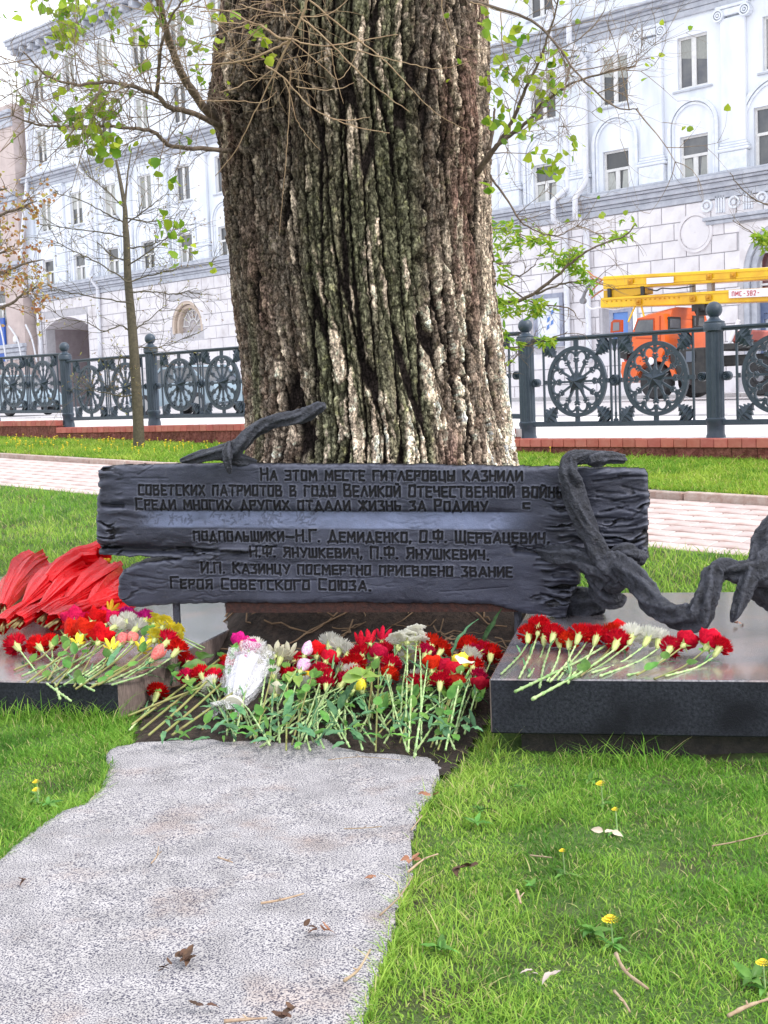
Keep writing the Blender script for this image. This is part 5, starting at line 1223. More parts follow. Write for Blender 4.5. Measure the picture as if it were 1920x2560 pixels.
# windows
wmesh = {}
def window(h, kind, parent=broot, curtain=0):
    x0, x1, z0, z1 = h; w, hh = x1 - x0, z1 - z0; key = (kind, round(w, 2), round(hh, 2))
    if key not in wmesh:
        mb = MB(); t = .075; y0, y1 = .11, .19
        mb.box(0, t, y0, y1, 0, hh); mb.box(w - t, w, y0, y1, 0, hh); mb.box(t, w - t, y0, y1, 0, t); mb.box(t, w - t, y0, y1, hh - t, hh)
        if kind == 'T':
            zt = hh * .60; mb.box(t, w - t, y0 - .01, y1, zt - .05, zt + .05); mb.box(w / 2 - .05, w / 2 + .05, y0, y1, t, zt - .05)
            for a, b_ in ((t, w / 2 - .05), (w / 2 + .05, w - t)):
                mb.box(a, a + .045, y0 + .01, y1, t, zt - .05); mb.box(b_ - .045, b_, y0 + .01, y1, t, zt - .05)
        else:
            mb.box(w / 2 - .09, w / 2 + .09, y0, y1, t, hh - t)
        fr = mb.build('window', M_WF, parent); g = MB(); g.add([(0, 0, 0), (w, 0, 0), (w, 0, hh), (0, 0, hh)], [(0, 1, 2, 3)]); gl = g.build('pane', M_GLASS, fr); gl.location = (0, .165, 0)
        wmesh[key] = (fr.data, gl.data)
    else:
        fr = bpy.data.objects.new('window', wmesh[key][0]); COL.objects.link(fr); fr.parent = parent
        gl = bpy.data.objects.new('pane', wmesh[key][1]); COL.objects.link(gl); gl.parent = fr; gl.location = (0, .165, 0)
    fr.location = (x0, 0, z0)
    rr = random.Random(int(x0 * 31 + z0 * 7))
    c = MB(); yb = .185
    if kind == 'T': c.add([(.08, yb, .08), (w * .46, yb, .08), (w * .34, yb, hh * .56), (.08, yb, hh * .56)], [(0, 1, 2, 3)]); c.add([(w * .62, yb, .08), (w - .08, yb, .08), (w - .08, yb, hh * .56), (w * .7, yb, hh * .56)], [(0, 1, 2, 3)])
    else: c.add([(.08, yb - .03, hh * rr.choice((.5, .08, .62))), (w - .08, yb - .03, hh * rr.choice((.5, .1))), (w - .08, yb - .03, hh - .08), (.08, yb - .03, hh - .08)], [(0, 1, 2, 3)])
    for v in range(len(c.v)): c.v[v] = (c.v[v][0], .158, c.v[v][2])
    if rr.random() < .7: c.build('curtain', M_CURT, fr)
    return fr
for h, kind, k in WIN: window(h, kind)
for h, k in GW:
    if k in (1, 2): continue
    window(h, 'T')
# sills, arch surrounds, pilasters, capitals
def archband(mb, cx, z0, zs_, ro, ri, y0, y1, n=18):
    """round-headed band: legs from z0 up to springing zs_, then half ring"""
    pts_o = [(cx - ro, z0), (cx - ro, zs_)] + [(cx - ro * math.cos(math.pi * i / n), zs_ + ro * math.sin(math.pi * i / n)) for i in range(1, n)] + [(cx + ro, zs_), (cx + ro, z0)]
    pts_i = [(cx - ri, z0), (cx - ri, zs_)] + [(cx - ri * math.cos(math.pi * i / n), zs_ + ri * math.sin(math.pi * i / n)) for i in range(1, n)] + [(cx + ri, zs_), (cx + ri, z0)]
    m_ = len(pts_o); vs_ = []
    for (a, b_), (c, d) in zip(pts_o, pts_i): vs_ += [(a, y0, b_), (c, y0, d), (c, y1, d), (a, y1, b_)]
    mb.add(vs_, [(4 * i + k, 4 * i + 4 + k, 4 * i + 4 + (k + 1) % 4, 4 * i + (k + 1) % 4) for i in range(m_ - 1) for k in range(4)])
zarc = zat(1735, 243)
for k in bays:
    x = bx(k)
    mb = MB(); mb.bevbox(x - .78, x + .78, -.07, 0, lz(Z_C0) - .11, lz(Z_C0) - .04, .01); mb.build('window_sill', M_CORN, broot)
    mb = MB(); mb.bevbox(x - .7, x + .7, -.05, 0, lz(Z_B0) - .11, lz(Z_B0) - .04, .01); mb.build('window_sill', M_CORN, broot)
    R0 = 1.0 if k != -1 else 1.45
    sp = lz(zarc) - R0 - (0 if k != -1 else -.2)
    mb = MB(); archband(mb, x, lz(ZC1) + .45, sp, R0, R0 - .13, -.10, 0); archband(mb, x, lz(ZC1) + .45, sp, R0 - .16, R0 - .24, -.06, 0); mb.build('arch_surround', M_TRIM, broot)
ZP0, ZP1 = lz(ZC1) + .45, lz(ZC2) - .02
for k in [b_ + .5 for b_ in bays] + [-5.5]:
    x = bx(k)
    mb = MB(); mb.bevbox(x - .46, x + .46, -.16, 0, ZP0 + .95, ZP1 - .42, .02); mb.build('pilaster', M_WALL, broot)
    mb = MB(); mb.bevbox(x - .52, x + .52, -.24, 0, ZP0, ZP0 + .62, .02); mb.bevbox(x - .60, x + .60, -.26, 0, ZP0 + .63, ZP0 + .74, .03); mb.bevbox(x - .56, x + .56, -.22, 0, ZP0 + .75, ZP0 + .84, .03); mb.bevbox(x - .51, x + .51, -.19, 0, ZP0 + .85, ZP0 + .94, .02); mb.build('pilaster_base', M_TRIM, broot)
    mb = MB(); zc = ZP1 - .30
    mb.bevbox(x - .60, x + .60, -.24, 0, ZP1 - .11, ZP1, .02); mb.bevbox(x - .5, x + .5, -.20, 0, zc - .05, ZP1 - .12, .02)
    for s_ in (-1, 1):
        cx_ = x + s_ * .50
        for ro, ri, y in ((.21, .155, -.26), (.12, .07, -.25), (.04, .01, -.26)):
            ring(mb, cx_, zc, ro, ri, y, -.02, 16)
    mb.build('ionic_capital', M_TRIM, broot)
# cornices
def cornice(name, zc, prof_, m):
    mb = MB()
    for (y, a, b_) in prof_: mb.bevbox(lx(QE) - .2, lx(QR), -y, .0, zc + a, zc + b_, .012)
    mb.build(name, m, broot)
cornice('lower_cornice', lz(ZC1), [(.10, -.42, -.20), (.16, -.19, -.08), (.30, -.07, .10), (.42, .11, .20), (.50, .21, .34), (.44, .35, .42)], M_CORN)
cornice('upper_cornice', lz(ZC2), [(.10, .0, .20), (.14, .21, .38), (.20, .39, .50), (.42, .51, .66), (.55, .67, .76)], M_CORN)
cornice('roof_cornice', lz(ZTOP) - 1.0, [(.12, 0, .3), (.2, .31, .5), (.75, .85, 1.0), (.9, 1.01, 1.2), (1.0, 1.21, 1.32)], M_CORN)
mbs = None
for i in range(int((lx(QR) - lx(QE)) / .9)):
    x = lx(QE) + .9 * i; mb = MB(); mb.bevbox(x, x + .35, -.66, -.05, lz(ZTOP) - .48, lz(ZTOP) - .17, .03); mb.build('cornice_bracket', M_CORN, broot)
# medallions and frieze ornament on the ground floor
for px, py, r in ((1740, 582, .85), (465 - 60, 755, .6)):
    q, z = PV(px, py, VB); mb = MB(); ring(mb, lx(q), lz(z), r * .82, r * .70, -.11, 0, 36); ring(mb, lx(q), lz(z), r * .66, .01, -.075, 0, 36); mb.build('medallion', M_WALLG, broot)
qx = lx(PV(1850, 540, VB)[0])
for i in range(3):
    x = lx(PV(1770, 510, VB)[0]) + i * 1.05; z = lz(ZC1) - .62
    mb = MB(); ring(mb, x, z, .22, .15, -.12, 0, 20); ring(mb, x, z, .08, .01, -.12, 0, 12); mb.build('frieze_rosette', M_TRIM, broot)
    mb = MB()
    for j in range(4): mb.bevbox(x + .33 + j * .1, x + .39 + j * .1, -.10, 0, z - .3, z + .3, .01)
    mb.build('triglyph', M_TRIM, broot)
mb = MB(); x = lx(PV(1762, 545, VB)[0]); z = lz(zat(1800, 550)); mb.bevbox(x, x + 9, -.2, 0, z, z + .12, .02); mb.bevbox(x + .1, x + 9, -.14, 0, z - .14, z - .01, .02); mb.build('frieze_ledge', M_CORN, broot)
# entrance arch on the right: arched head, fanlight, blue door
ex, er = (ENT[0] + ENT[1]) / 2, (ENT[1] - ENT[0]) / 2
def spandrel(mb, x0, x1, ztop, r, y0, y1, n=20):
    cx = (x0 + x1) / 2; zs_ = ztop - r; 
    for s_ in (-1, 1):
        pts = [(cx + s_ * r * math.cos(math.pi / 2 * i / n), zs_ + r * math.sin(math.pi / 2 * i / n)) for i in range(n + 1)] + [(cx, ztop + .03), (cx + s_ * (r + .13), ztop + .03), (cx + s_ * (r + .13), zs_)]
        if s_ > 0: mb.prism(pts, y0, y1)
        else: mb.prism(list(reversed(pts)), y0, y1)
mb = MB(); spandrel(mb, ENT[0], ENT[1], EZ, er, -.04, .1); mb.build('arch_head', M_WALLG, broot)
mb = MB(); archband(mb, ex, 0, EZ - er, er + .02, er - .18, .0, .5); archband(mb, ex, 0, EZ - er, er - .2, er - .42, .12, .5); mb.build('arch_reveal', M_CORN, broot)
M_MAROON = mat('maroon_glazing', (.10, .035, .04), .2, c2=(.18, .07, .07), scale=2)
mb = MB(); mb.box(ENT[0], ENT[1], .42, .46, 3.3, EZ); mb.build('fanlight_glass', M_MAROON, broot)
mb = MB()
for i in range(-3, 4): mb.box(ex + i * .4 - .03, ex + i * .4 + .03, .36, .42, 3.3, EZ)
for i in range(5): mb.box(ENT[0], ENT[1], .355, .415, 3.3 + i * .55, 3.37 + i * .55)
mb.build('fanlight_bars', M_WF, broot)
M_BLUE = mat('blue_grey_door', (.10, .14, .25), .5, c2=(.14, .18, .30), scale=6)
mb = MB(); mb.box(ENT[0], ENT[1], .36, .48, 2.9, 3.3); mb.box(ENT[0] + .3, ENT[0] + .55, .36, .48, 0, 2.9); mb.box(ENT[0] + 1.5, ENT[0] + 1.7, .36, .48, 0, 2.9); mb.box(ENT[0] + 2.8, ENT[1], .36, .48, 0, 2.9)
for z in (.0, 1.0, 2.0, 2.7): mb.box(ENT[0] + .5, ENT[1] - .4, .38, .46, z, z + .18)
mb.build('entrance_door', M_BLUE, broot)
mb = MB(); mb.box(ENT[0], ENT[1], .47, .50, 0, 3.0); mb.build('door_glass', mat('pale_glass', (.62, .66, .74), .15), broot)
# cream fanlight window left
ax, ar = (ARC[0] + ARC[1]) / 2, (ARC[1] - ARC[0]) / 2
M_CREAM = mat('cream_reveal', (.55, .44, .36), .8, c2=(.62, .52, .44), scale=5)
ztop_ = AZ1; zs_ = ztop_ - ar
mb = MB(); spandrel(mb, ARC[0], ARC[1], ztop_, ar, -.04, .1); mb.build('arch_head', M_WALLG, broot)
mb = MB(); archband(mb, ax, AZ0, zs_, ar, ar - .16, .0, .5); archband(mb, ax, AZ0, zs_, ar - .2, ar - .36, .15, .5); mb.build('arch_reveal', M_CREAM, broot)
mb = MB(); mb.box(ARC[0], ARC[1], .44, .48, AZ0, AZ1); mb.build('fanlight_glass', mat('frosted_glass', (.50, .46, .46), .3, c2=(.4, .36, .38), scale=3), broot)
mb = MB()
for i in range(7):
    a = math.pi * i / 6; bar2(mb, ax + .35 * math.cos(a), zs_ + .35 * math.sin(a), ax + (ar - .3) * math.cos(a), zs_ + (ar - .3) * math.sin(a), .05, .38, .43)
for rr_ in (.35, .8, 1.2):
    if rr_ < ar - .25: ring_arc(mb, ax, zs_, rr_ + .025, rr_ - .025, 0, math.pi, .38, .44)
mb.build('fanlight_bars', M_WF, broot)
# carriage gateway left (segmental head, dark passage)
mb = MB(); gx0, gx1 = GATE; n = 14; rise = .55
pts = [(gx0 + (gx1 - gx0) * i / n, GZ - rise + rise * math.sin(math.pi * i / n)) for i in range(n + 1)]
for i in range(n): mb.add([(pts[i][0], -.045, pts[i][1]), (pts[i + 1][0], -.045, pts[i + 1][1]), (pts[i + 1][0], -.045, GZ + .02), (pts[i][0], -.045, GZ + .02), (pts[i][0], 5.5, pts[i][1]), (pts[i + 1][0], 5.5, pts[i + 1][1])], [(0, 1, 2, 3), (0, 4, 5, 1)])
mb.build('gateway_head', M_WALLG, broot)
M_PASS = mat('gateway_plaster', (.30, .25, .27), .9, c2=(.38, .33, .34), scale=2)
mb = MB(); mb.add([(gx0, .6, 0), (gx0, 5.5, 0), (gx0, 5.5, GZ), (gx0, .6, GZ)], [(0, 1, 2, 3)]); mb.add([(gx1, .6, 0), (gx1, 5.5, 0), (gx1, 5.5, GZ), (gx1, .6, GZ)], [(3, 2, 1, 0)]); mb.add([(gx0, 5.5, 0), (gx1, 5.5, 0), (gx1, 5.5, GZ), (gx0, 5.5, GZ)], [(0, 1, 2, 3)]); mb.add([(gx0, .6, GZ), (gx1, .6, GZ), (gx1, 5.5, GZ), (gx0, 5.5, GZ)], [(0, 1, 2, 3)]); mb.build('gateway_passage', M_PASS, broot)
# recessed rectangular panels and poster frames right
M_FRM = mat('poster_frame', (.24, .26, .36), .5, c2=(.34, .36, .45), scale=5)
def prect(mb, x0, x1, z0, z1, t, y0, y1):
    mb.box(x0, x1, y0, y1, z0, z0 + t); mb.box(x0, x1, y0, y1, z1 - t, z1); mb.box(x0, x0 + t, y0, y1, z0 + t, z1 - t); mb.box(x1 - t, x1, y0, y1, z0 + t, z1 - t)
def posterbay(pxa, pxb, pya, pyb, kind):
    a = lx(PV(pxa, (pya + pyb) / 2, VB)[0]); b_ = lx(PV(pxb, (pya + pyb) / 2, VB)[0]); z1 = lz(zat((pxa + pxb) / 2, pya)); z0 = lz(zat((pxa + pxb) / 2, pyb))
    mb = MB(); prect(mb, a, b_, z0, z1, .16, -.12, -.03); mb.build('poster_frame', M_FRM, broot)
    mb = MB(); mb.box(a + .12, b_ - .12, -.07, -.045, z0 + .12, z1 - .12); mb.build('poster_board', mat('poster_' + kind, *((( .60, .64, .72), .4) if kind == 'pale' else ((.10, .28, .52), .35)), c2=(.85, .88, .92) if kind == 'pale' else (.35, .12, .18), scale=1.5), broot)
    mb = MB()
    if kind == 'pale':
        w = b_ - a
        mb.box(a + .35, b_ - .3, -.085, -.072, z0 + .5, z1 - 1.0)
        mb.build('poster', mat('poster_sheet', (.80, .80, .84), .5), broot); mb = MB()
        for cx, cz in ((.62, .66), (.48, .52), (.60, .46), (.46, .38)):
            mb.prism([(a + w * cx - .05, z0 + (z1 - z0) * cz - .12), (a + w * cx + .08, z0 + (z1 - z0) * cz - .05), (a + w * cx + .10, z0 + (z1 - z0) * cz + .12), (a + w * cx - .02, z0 + (z1 - z0) * cz + .05)], -.098, -.088)
        mb.build('poster_print', mat('poster_blue', (.12, .25, .60), .5), broot)
    return a, b_, z0, z1
posterbay(1338, 1412, 735, 868, 'pale'); posterbay(1528, 1584, 770, 868, 'blue'); 
# downpipes
M_PIPE = mat('white_downpipe', (.78, .79, .84), .5, c2=(.68, .69, .75), scale=6)
def downpipe(pxs):
    P = []
    for px, py, y in pxs:
        q, z = PV(px, py, VB); P.append(Vector((lx(q), -y, lz(z))))
    PP_ = []
    for i in range(len(P) - 1):
        for k in range(4): PP_.append(P[i].lerp(P[i + 1], k / 4))
    PP_.append(P[-1]); MB().tube(PP_, .11, 10).build('downpipe', M_PIPE, broot, smooth=True)
downpipe([(1452, -20, .75), (1452, 112, .75), (1470, 150, .25), (1474, 430, .25), (1478, 455, .35), (1462, 500, .62), (1462, 545, .62), (1474, 568, .22), (1480, 820, .22), (1482, 905, .22)])
downpipe([(1402, 35, .75), (1402, 130, .7), (1412, 165, .2), (1428, 470, .2), (1407, 505, .62), (1408, 552, .62), (1420, 572, .2), (1426, 800, .2), (1428, 900, .2)])
downpipe([(212, 375, .6), (222, 430, .6), (232, 450, .2), (240, 655, .2), (243, 690, .55), (252, 720, .2), (258, 900, .2)])
downpipe([(-20, 110, .9), (70, 200, .3), (84, 400, .3), (72, 660, .6), (82, 720, .6), (100, 745, .2), (113, 900, .2)])

# neighbouring sandy building on the far left
M_SAND = mat('sand_stone', (.62, .52, .49), .85, c2=(.54, .44, .42), scale=1.2, bump=.3, bscale=12, c3=(.46, .38, .36), scale3=.6)
qn = QE - .35
nb = empty('sandy_building', S(qn, VB - .6, ZG), SA, label='sand coloured stone building at the left edge, joining the white building', cat='building')
mb = MB(); sh = []
for j in range(4):
    for k in range(3): sh.append((-2.6 - 3.6 * k - .6, -2.6 - 3.6 * k + .6, 1.4 + 4.4 * j if j else .9, 3.6 + 4.4 * j if j else 3.4))
wall(mb, -14, 0, 0, 18.5, sh); mb.add([(0, 0, 0), (0, 12, 0), (0, 12, 18.5), (0, 0, 18.5)], [(0, 1, 2, 3)]); mb.add([(-14, 0, 18.5), (0, 0, 18.5), (0, 12, 18.5), (-14, 12, 18.5)], [(0, 1, 2, 3)]); mb.build('wall', M_SAND, nb)
for h in sh: window(h, 'T' if h[2] > 2 else 'V', nb)
for z in (4.4, 9.2, 13.2, 17.9):
    mb = MB(); mb.bevbox(-14, .15, -.35, 0, z, z + .22, .03); mb.bevbox(-14, .1, -.22, 0, z - .25, z - .01, .03); mb.bevbox(-14, .05, -.12, 0, z - .7, z - .26, .03); mb.build('cornice', M_CORN, nb)
for j in range(12):
    for i in range(4):
        x = -1.15 * i - 1.12 - (.4 if j % 2 else 0)
        if x < -2.9 and (1.5 < .2 + .34 * j + .3 and .2 + .34 * j < 3.5): continue
        mb = MB(); mb.bevbox(x, min(-.02, x + 1.1), -.05, -.001, .2 + .33 * j, .2 + .33 * j + .30, .012); mb.build('stone_block', M_SAND, nb)
MB().lathe([(.22, 0), (.22, .1), (.15, .14)], 16, T=lambda p: Vector((p.x - .95, -.05 - p.z, p.y + 4.9))).build('wall_lamp', mat('lamp_white', (.8, .8, .8), .4), nb)
# white curved canopy ribs by the doorway
cr_ = empty('canopy_frame', S(qn - .2, VB - 1.6, ZG), SA, label='white curved metal canopy ribs before the sandy building at the far left', cat='canopy')
for k, (a, b_, c) in enumerate((((-6, 795), (6, 840), (16, 905)), ((22, 815), (44, 850), (55, 905)), ((64, 812), (80, 848), (92, 905)))):
    P = [PV(*p, VB - 1.6) for p in (a, b_, c)]; P = catmull([Vector((q - (qn - .2), 0, z - ZG)) for q, z in P], 6); MB().tube(P, .055, 6).build('canopy_rib', M_PIPE, cr_, smooth=True)
mb = MB(); q, z = PV(0, 850, VB - .7); mb.box(-.0, 1.1, 0, .12, 0, 2.6); o = mb.build('blue_doors', mat('bright_blue', (.02, .10, .45), .4), nb); o.location = (PV(-4, 880, VB - .6)[0] - qn, -.16, max(0, PV(0, 905, VB - .6)[1] - ZG))

# parked dark car glimpsed through the railing left of the poplar
M_CARP = mat('silver_blue_paint', (.22, .30, .36), .3, coat=.6, c2=(.25, .33, .40), scale=3); M_TYRE = mat('tyre', (.02, .02, .022), .85, c2=(.04, .04, .042), scale=20); M_RIM = mat('wheel_rim', (.35, .35, .36), .4, metal=.5)
def car(qc, vc, label):
    z = float(zst(np.array(qc), np.array(vc))) - .1
    t = empty('parked_car', S(qc, vc, z), SA, label=label, cat='car')
    body = [(-2.2, .35), (-2.15, .75), (-1.9, .88), (-1.3, .95), (1.3, .98), (2.0, .9), (2.2, .7), (2.22, .35), (1.75, .28), (-1.75, .28)]
    mb = MB(); mb.prism(body, -.85, .85); mb.build('body', M_CARP, t)
    roof = [(-1.35, .94), (-.65, 1.40), (.75, 1.43), (1.45, .97)]
    mb = MB(); mb.prism(roof, -.70, .70); mb.build('cabin_glass', M_GLASS, t)
    mb = MB(); mb.prism([(-.68, 1.39), (-.6, 1.46), (.7, 1.48), (.80, 1.42)], -.68, .68)
    for x0, z0, x1, z1 in ((-1.38, .94, -.62, 1.44), (.05, .97, .05, 1.44), (1.48, .97, .74, 1.46)): 
        for y in (-.72, .68): bar2(mb, x0, z0, x1, z1, .07, y, y + .04)
    mb.build('roof', M_CARP, t)
    for x in (-1.35, 1.35):
        for y in (-.87, .67):
            w = MB().lathe([(.20, 0), (.31, .0), (.33, .03), (.33, .17), (.31, .2), (.20, .2)], 20, T=lambda p: Vector((p.x + x, y + p.z, p.y + .33))).build('wheel', M_TYRE, t, auto=40)
            MB().lathe([(.20, -.005), (.17, .02), (.05, .01), (.003, -.01)], 14, T=lambda p: Vector((p.x + x, y + p.z, p.y + .33))).build('rim', M_RIM, w)
    for y in (-.7, .5): MB().bevbox(-2.2, -2.1, y, y + .2, .6, .75, .02).build('headlight', M_WF, t)
q, z = PV(480, 930, 24.5); car(q, 24.5, 'grey-blue parked car seen through the railing just left of the poplar')
q, z = PV(20, 960, 24.5); car(q, 24.5, 'grey-blue parked car seen through the railing at the left edge')
# ------------------------------------------------------------------ orange truck with yellow boom
VT = 31.0
M_OR = mat('orange_cab_paint', (.80, .135, .012), .38, c2=(.72, .11, .012), scale=3, coat=.3); M_YE = mat('yellow_boom_paint', (.88, .56, .008), .4, c2=(.82, .48, .008), scale=4, coat=.2, c3=(.70, .36, .01), scale3=1.2)
M_BLK = mat('black_chassis', (.018, .018, .02), .6, c2=(.04, .038, .036), scale=8); M_CH = mat('dull_steel', (.22, .22, .24), .45, metal=.4)
M_RED = mat('red_lettering', (.55, .06, .08), .6); M_SIGN = mat('sign_white', (.84, .82, .86), .5)
zt = PV(1637, 999, VT)[1]
q0, _ = PV(1637, 955, VT)
trk = empty('aerial_lift_truck', S(q0, VT, zt), SA, label='orange cab truck carrying a long yellow folded boom, parked in the street', cat='truck')
def tp_(px, py, v=VT): q, z = PV(px, py, v); return q - q0, z - zt
def tpb(px, py): return tp_(px, py, VT + .6)
def tpoly(*pts): return [tp_(*p) for p in pts]
CW = 2.3
# cab: local x right, front of the truck to the left
xf, _ = tp_(1578, 850); xb, _ = tp_(1768, 850); zr = tp_(1700, 770)[1]; zr2 = tp_(1620, 790)[1]; zb_ = tp_(1700, 865)[1]
XR = tp_(1664, 850)[0]
cab = [(xf + .02, tp_(1578, 905)[1]), (tp_(1650, 905)[0], tp_(1650, 905)[1]), (XR, zb_), (XR, tp_(1662, 800)[1]), (XR - .05, tp_(1658, 784)[1]), (XR - .3, zr2 + .06), (tp_(1592, 792)[0], zr2 - .03), (tp_(1580, 830)[0], tp_(1580, 830)[1]), (xf, tp_(1578, 850)[1])]
mb = MB(); n = len(cab)
def inset(poly, d):
    cx = sum(p[0] for p in poly) / len(poly); cz = sum(p[1] for p in poly) / len(poly); return [(cx + (x - cx) * (1 - d), cz + (z - cz) * (1 - d)) for x, z in poly]
ci = inset(cab, .035)
vs_ = [(x, .06, z) for x, z in cab] + [(x, 0, z) for x, z in ci] + [(x, CW - .06, z) for x, z in cab] + [(x, CW, z) for x, z in ci]
fs = [tuple(range(n, 2 * n)), tuple(range(4 * n - 1, 3 * n - 1, -1))] + [(i, (i + 1) % n, n + (i + 1) % n, n + i) for i in range(n)] + [((i + 1) % n, i, 2 * n + i, 2 * n + (i + 1) % n) for i in range(n)] + [((i + 1) % n + 2 * n, 2 * n + i, 3 * n + i, 3 * n + (i + 1) % n) for i in range(n)]
mb.add(vs_, fs); cabo = mb.build('cab', M_OR, trk, auto=30)
def flat(name, poly, y0, y1, m, parent): mb = MB(); mb.prism(poly, y0, y1); return mb.build(name, m, parent)
def cw(poly):
    a = sum(poly[i][0] * poly[(i + 1) % len(poly)][1] - poly[(i + 1) % len(poly)][0] * poly[i][1] for i in range(len(poly)))
    return poly if a > 0 else poly[::-1]
flat('side_window', cw(tpoly((1588, 822), (1597, 801), (1633, 799), (1633, 828), (1588, 830))), -.012, .02, M_GLASS, cabo)
def trear(px, py):
    d = ray(px, py); p = CP + d * ((XR + q0) / d.dot(SX)); return p.dot(SY) - VT, p.z - zt
for (a, b_, c, e_) in ((1672, 797, 1698, 820), (1733, 794, 1757, 816)):
    y0, z1 = trear(a, b_); y1, z0 = trear(c, e_)
    if y1 > y0:
        g_ = MB().bevbox(XR - .01, XR + .03, y0 - .06, y1 + .06, z0 - .06, z1 + .06, .015).build('window_seal', M_BLK, cabo); MB().box(XR + .03, XR + .04, y0, y1, z0, z1).build('rear_window', M_GLASS, cabo)
zhi = trear(1700, 768)[1]
mb = MB(); P_ = [(.25, zr2 - .1), (.35, zhi - .08), (.6, zhi), (CW - .5, zhi), (CW - .2, zhi - .1), (CW - .1, zr2 - .1)]
n_ = len(P_); mb.add([(XR + .005, y, z) for y, z in P_] + [(XR - .9, y, z - (.12 if z > zr2 else 0)) for y, z in P_], [tuple(range(n_)), tuple(range(2 * n_ - 1, n_ - 1, -1))] + [((i + 1) % n_, i, n_ + i, n_ + (i + 1) % n_) for i in range(n_)]); mb.build('high_roof', M_OR, cabo, auto=40)
M_ORD = mat('orange_trim', (.45, .06, .01), .5)
for pts in (((1586, 824), (1596, 799)), ((1596, 799), (1635, 797)), ((1635, 797), (1635, 860)), ((1650, 790), (1650, 868)), ((1590, 845), (1650, 846))):
    mb = MB(); a, b_ = tp_(*pts[0]), tp_(*pts[1]); bar2(mb, a[0], a[1], b_[0], b_[1], .03, -.018, .01); mb.build('door_seam', M_ORD, cabo)
flat('windscreen', cw(tpoly((1579, 825), (1591, 797), (1593, 798), (1583, 828))), .15, CW - .15, M_GLASS, cabo)
# bumper, wheel arch, steps
flat('bumper', cw(tpoly((1556, 905), (1600, 900), (1602, 925), (1588, 950), (1560, 958), (1553, 930))), -.02, CW + .02, M_OR, trk)
mb = MB(); c = (0, .52)
ring_arc(mb, 0, tp_(1637, 955)[1], .72, .60, math.radians(10), math.radians(170), -.05, .5, 14); mb.build('wheel_arch', M_OR, trk)
flat('grille', cw(tpoly((1540, 832), (1562, 832), (1562, 900), (1545, 895))), .1, CW - .1, M_BLK, trk)
flat('front_hook', cw(tpoly((1541, 880), (1556, 880), (1570, 905), (1562, 935), (1552, 905))), .2, .5, M_RED, trk)
MB().lathe([(.10, 0), (.11, .04), (.08, .06)], 14, T=lambda p: Vector((tp_(1630, 903)[0] + p.x, -.04 - p.z, tp_(1630, 903)[1] + p.y))).build('headlight', M_SIGN, trk)
mir = flat('mirror', cw(tpoly((1540, 806), (1548, 799), (1566, 800), (1566, 830), (1538, 832))), -.25, -.15, M_ORD, trk)
flat('mirror_glass', cw(tpoly((1546, 807), (1561, 806), (1561, 826), (1545, 828))), -.262, -.25, M_CH, mir)
# wheels
WRAD = tp_(1637, 955)[1]
def wheel(x, y, r):
    w = MB().lathe([(r * .5, 0), (r * .9, -.02), (r, .05), (r, .30), (r * .9, .36), (r * .5, .34)], 32, T=lambda p: Vector((x + p.x, y + p.z, r + p.y)), flute=2, fd=.012).build('wheel', M_TYRE, trk, auto=40)
    MB().lathe([(r * .52, .0), (r * .48, .06), (r * .25, .02), (r * .22, -.05), (.003, -.06)], 20, T=lambda p: Vector((x + p.x, y + p.z, r + p.y))).build('rim', M_CH, w, auto=40)
    return w
for x in (0, tp_(1903, 970)[0], tp_(1903, 970)[0] + 1.35):
    for y in (-.03, CW - .33): wheel(x, y, WRAD)
mb = MB(); mb.bevbox(tp_(1600, 900)[0], 7.2, .5, .8, .85, 1.12, .02); mb.bevbox(tp_(1600, 900)[0], 7.2, 1.5, 1.8, .85, 1.12, .02); mb.build('chassis', M_BLK, trk)
mb = MB(); mb.bevbox(XR + .1, tp_(1762, 900)[0], .02, .6, tp_(1730, 950)[1], tp_(1730, 870)[1], .03); mb.build('fuel_tank', M_BLK, trk)
MB().bevbox(tp_(1716, 900)[0], tp_(1737, 900)[0], -.03, .02, tp_(1727, 905)[1], tp_(1727, 878)[1], .01).build('battery_box', mat('blue_grey_box', (.12, .14, .18), .6), trk)
mb = MB(); mb.bevbox(tp_(1725, 960)[0], tp_(1765, 960)[0], .05, .5, .12, .55, .03); mb.build('outrigger', M_BLK, trk)
mb = MB(); mb.bevbox(tp_(1770, 880)[0], 7.2, 0, CW, 1.25, 1.42, .02); mb.build('deck', M_BLK, trk)
mb = MB(); mb.bevbox(tp_(1815, 880)[0], tp_(1865, 880)[0], .3, 1.9, 1.43, 1.75, .05); mb.build('winch_cover', mat('faded_red', (.5, .14, .12), .6), trk)
mb = MB(); mb.tube([(tp_(1800, 860)[0], .15, 1.4), (tp_(1795, 790)[0], .15, tp_(1795, 790)[1])], .05, 8); mb.tube([(tp_(1815, 860)[0], .15, 1.4), (tp_(1840, 800)[0], .15, tp_(1840, 800)[1])], .05, 8); mb.build('ladder_rail', M_SIGN, trk)
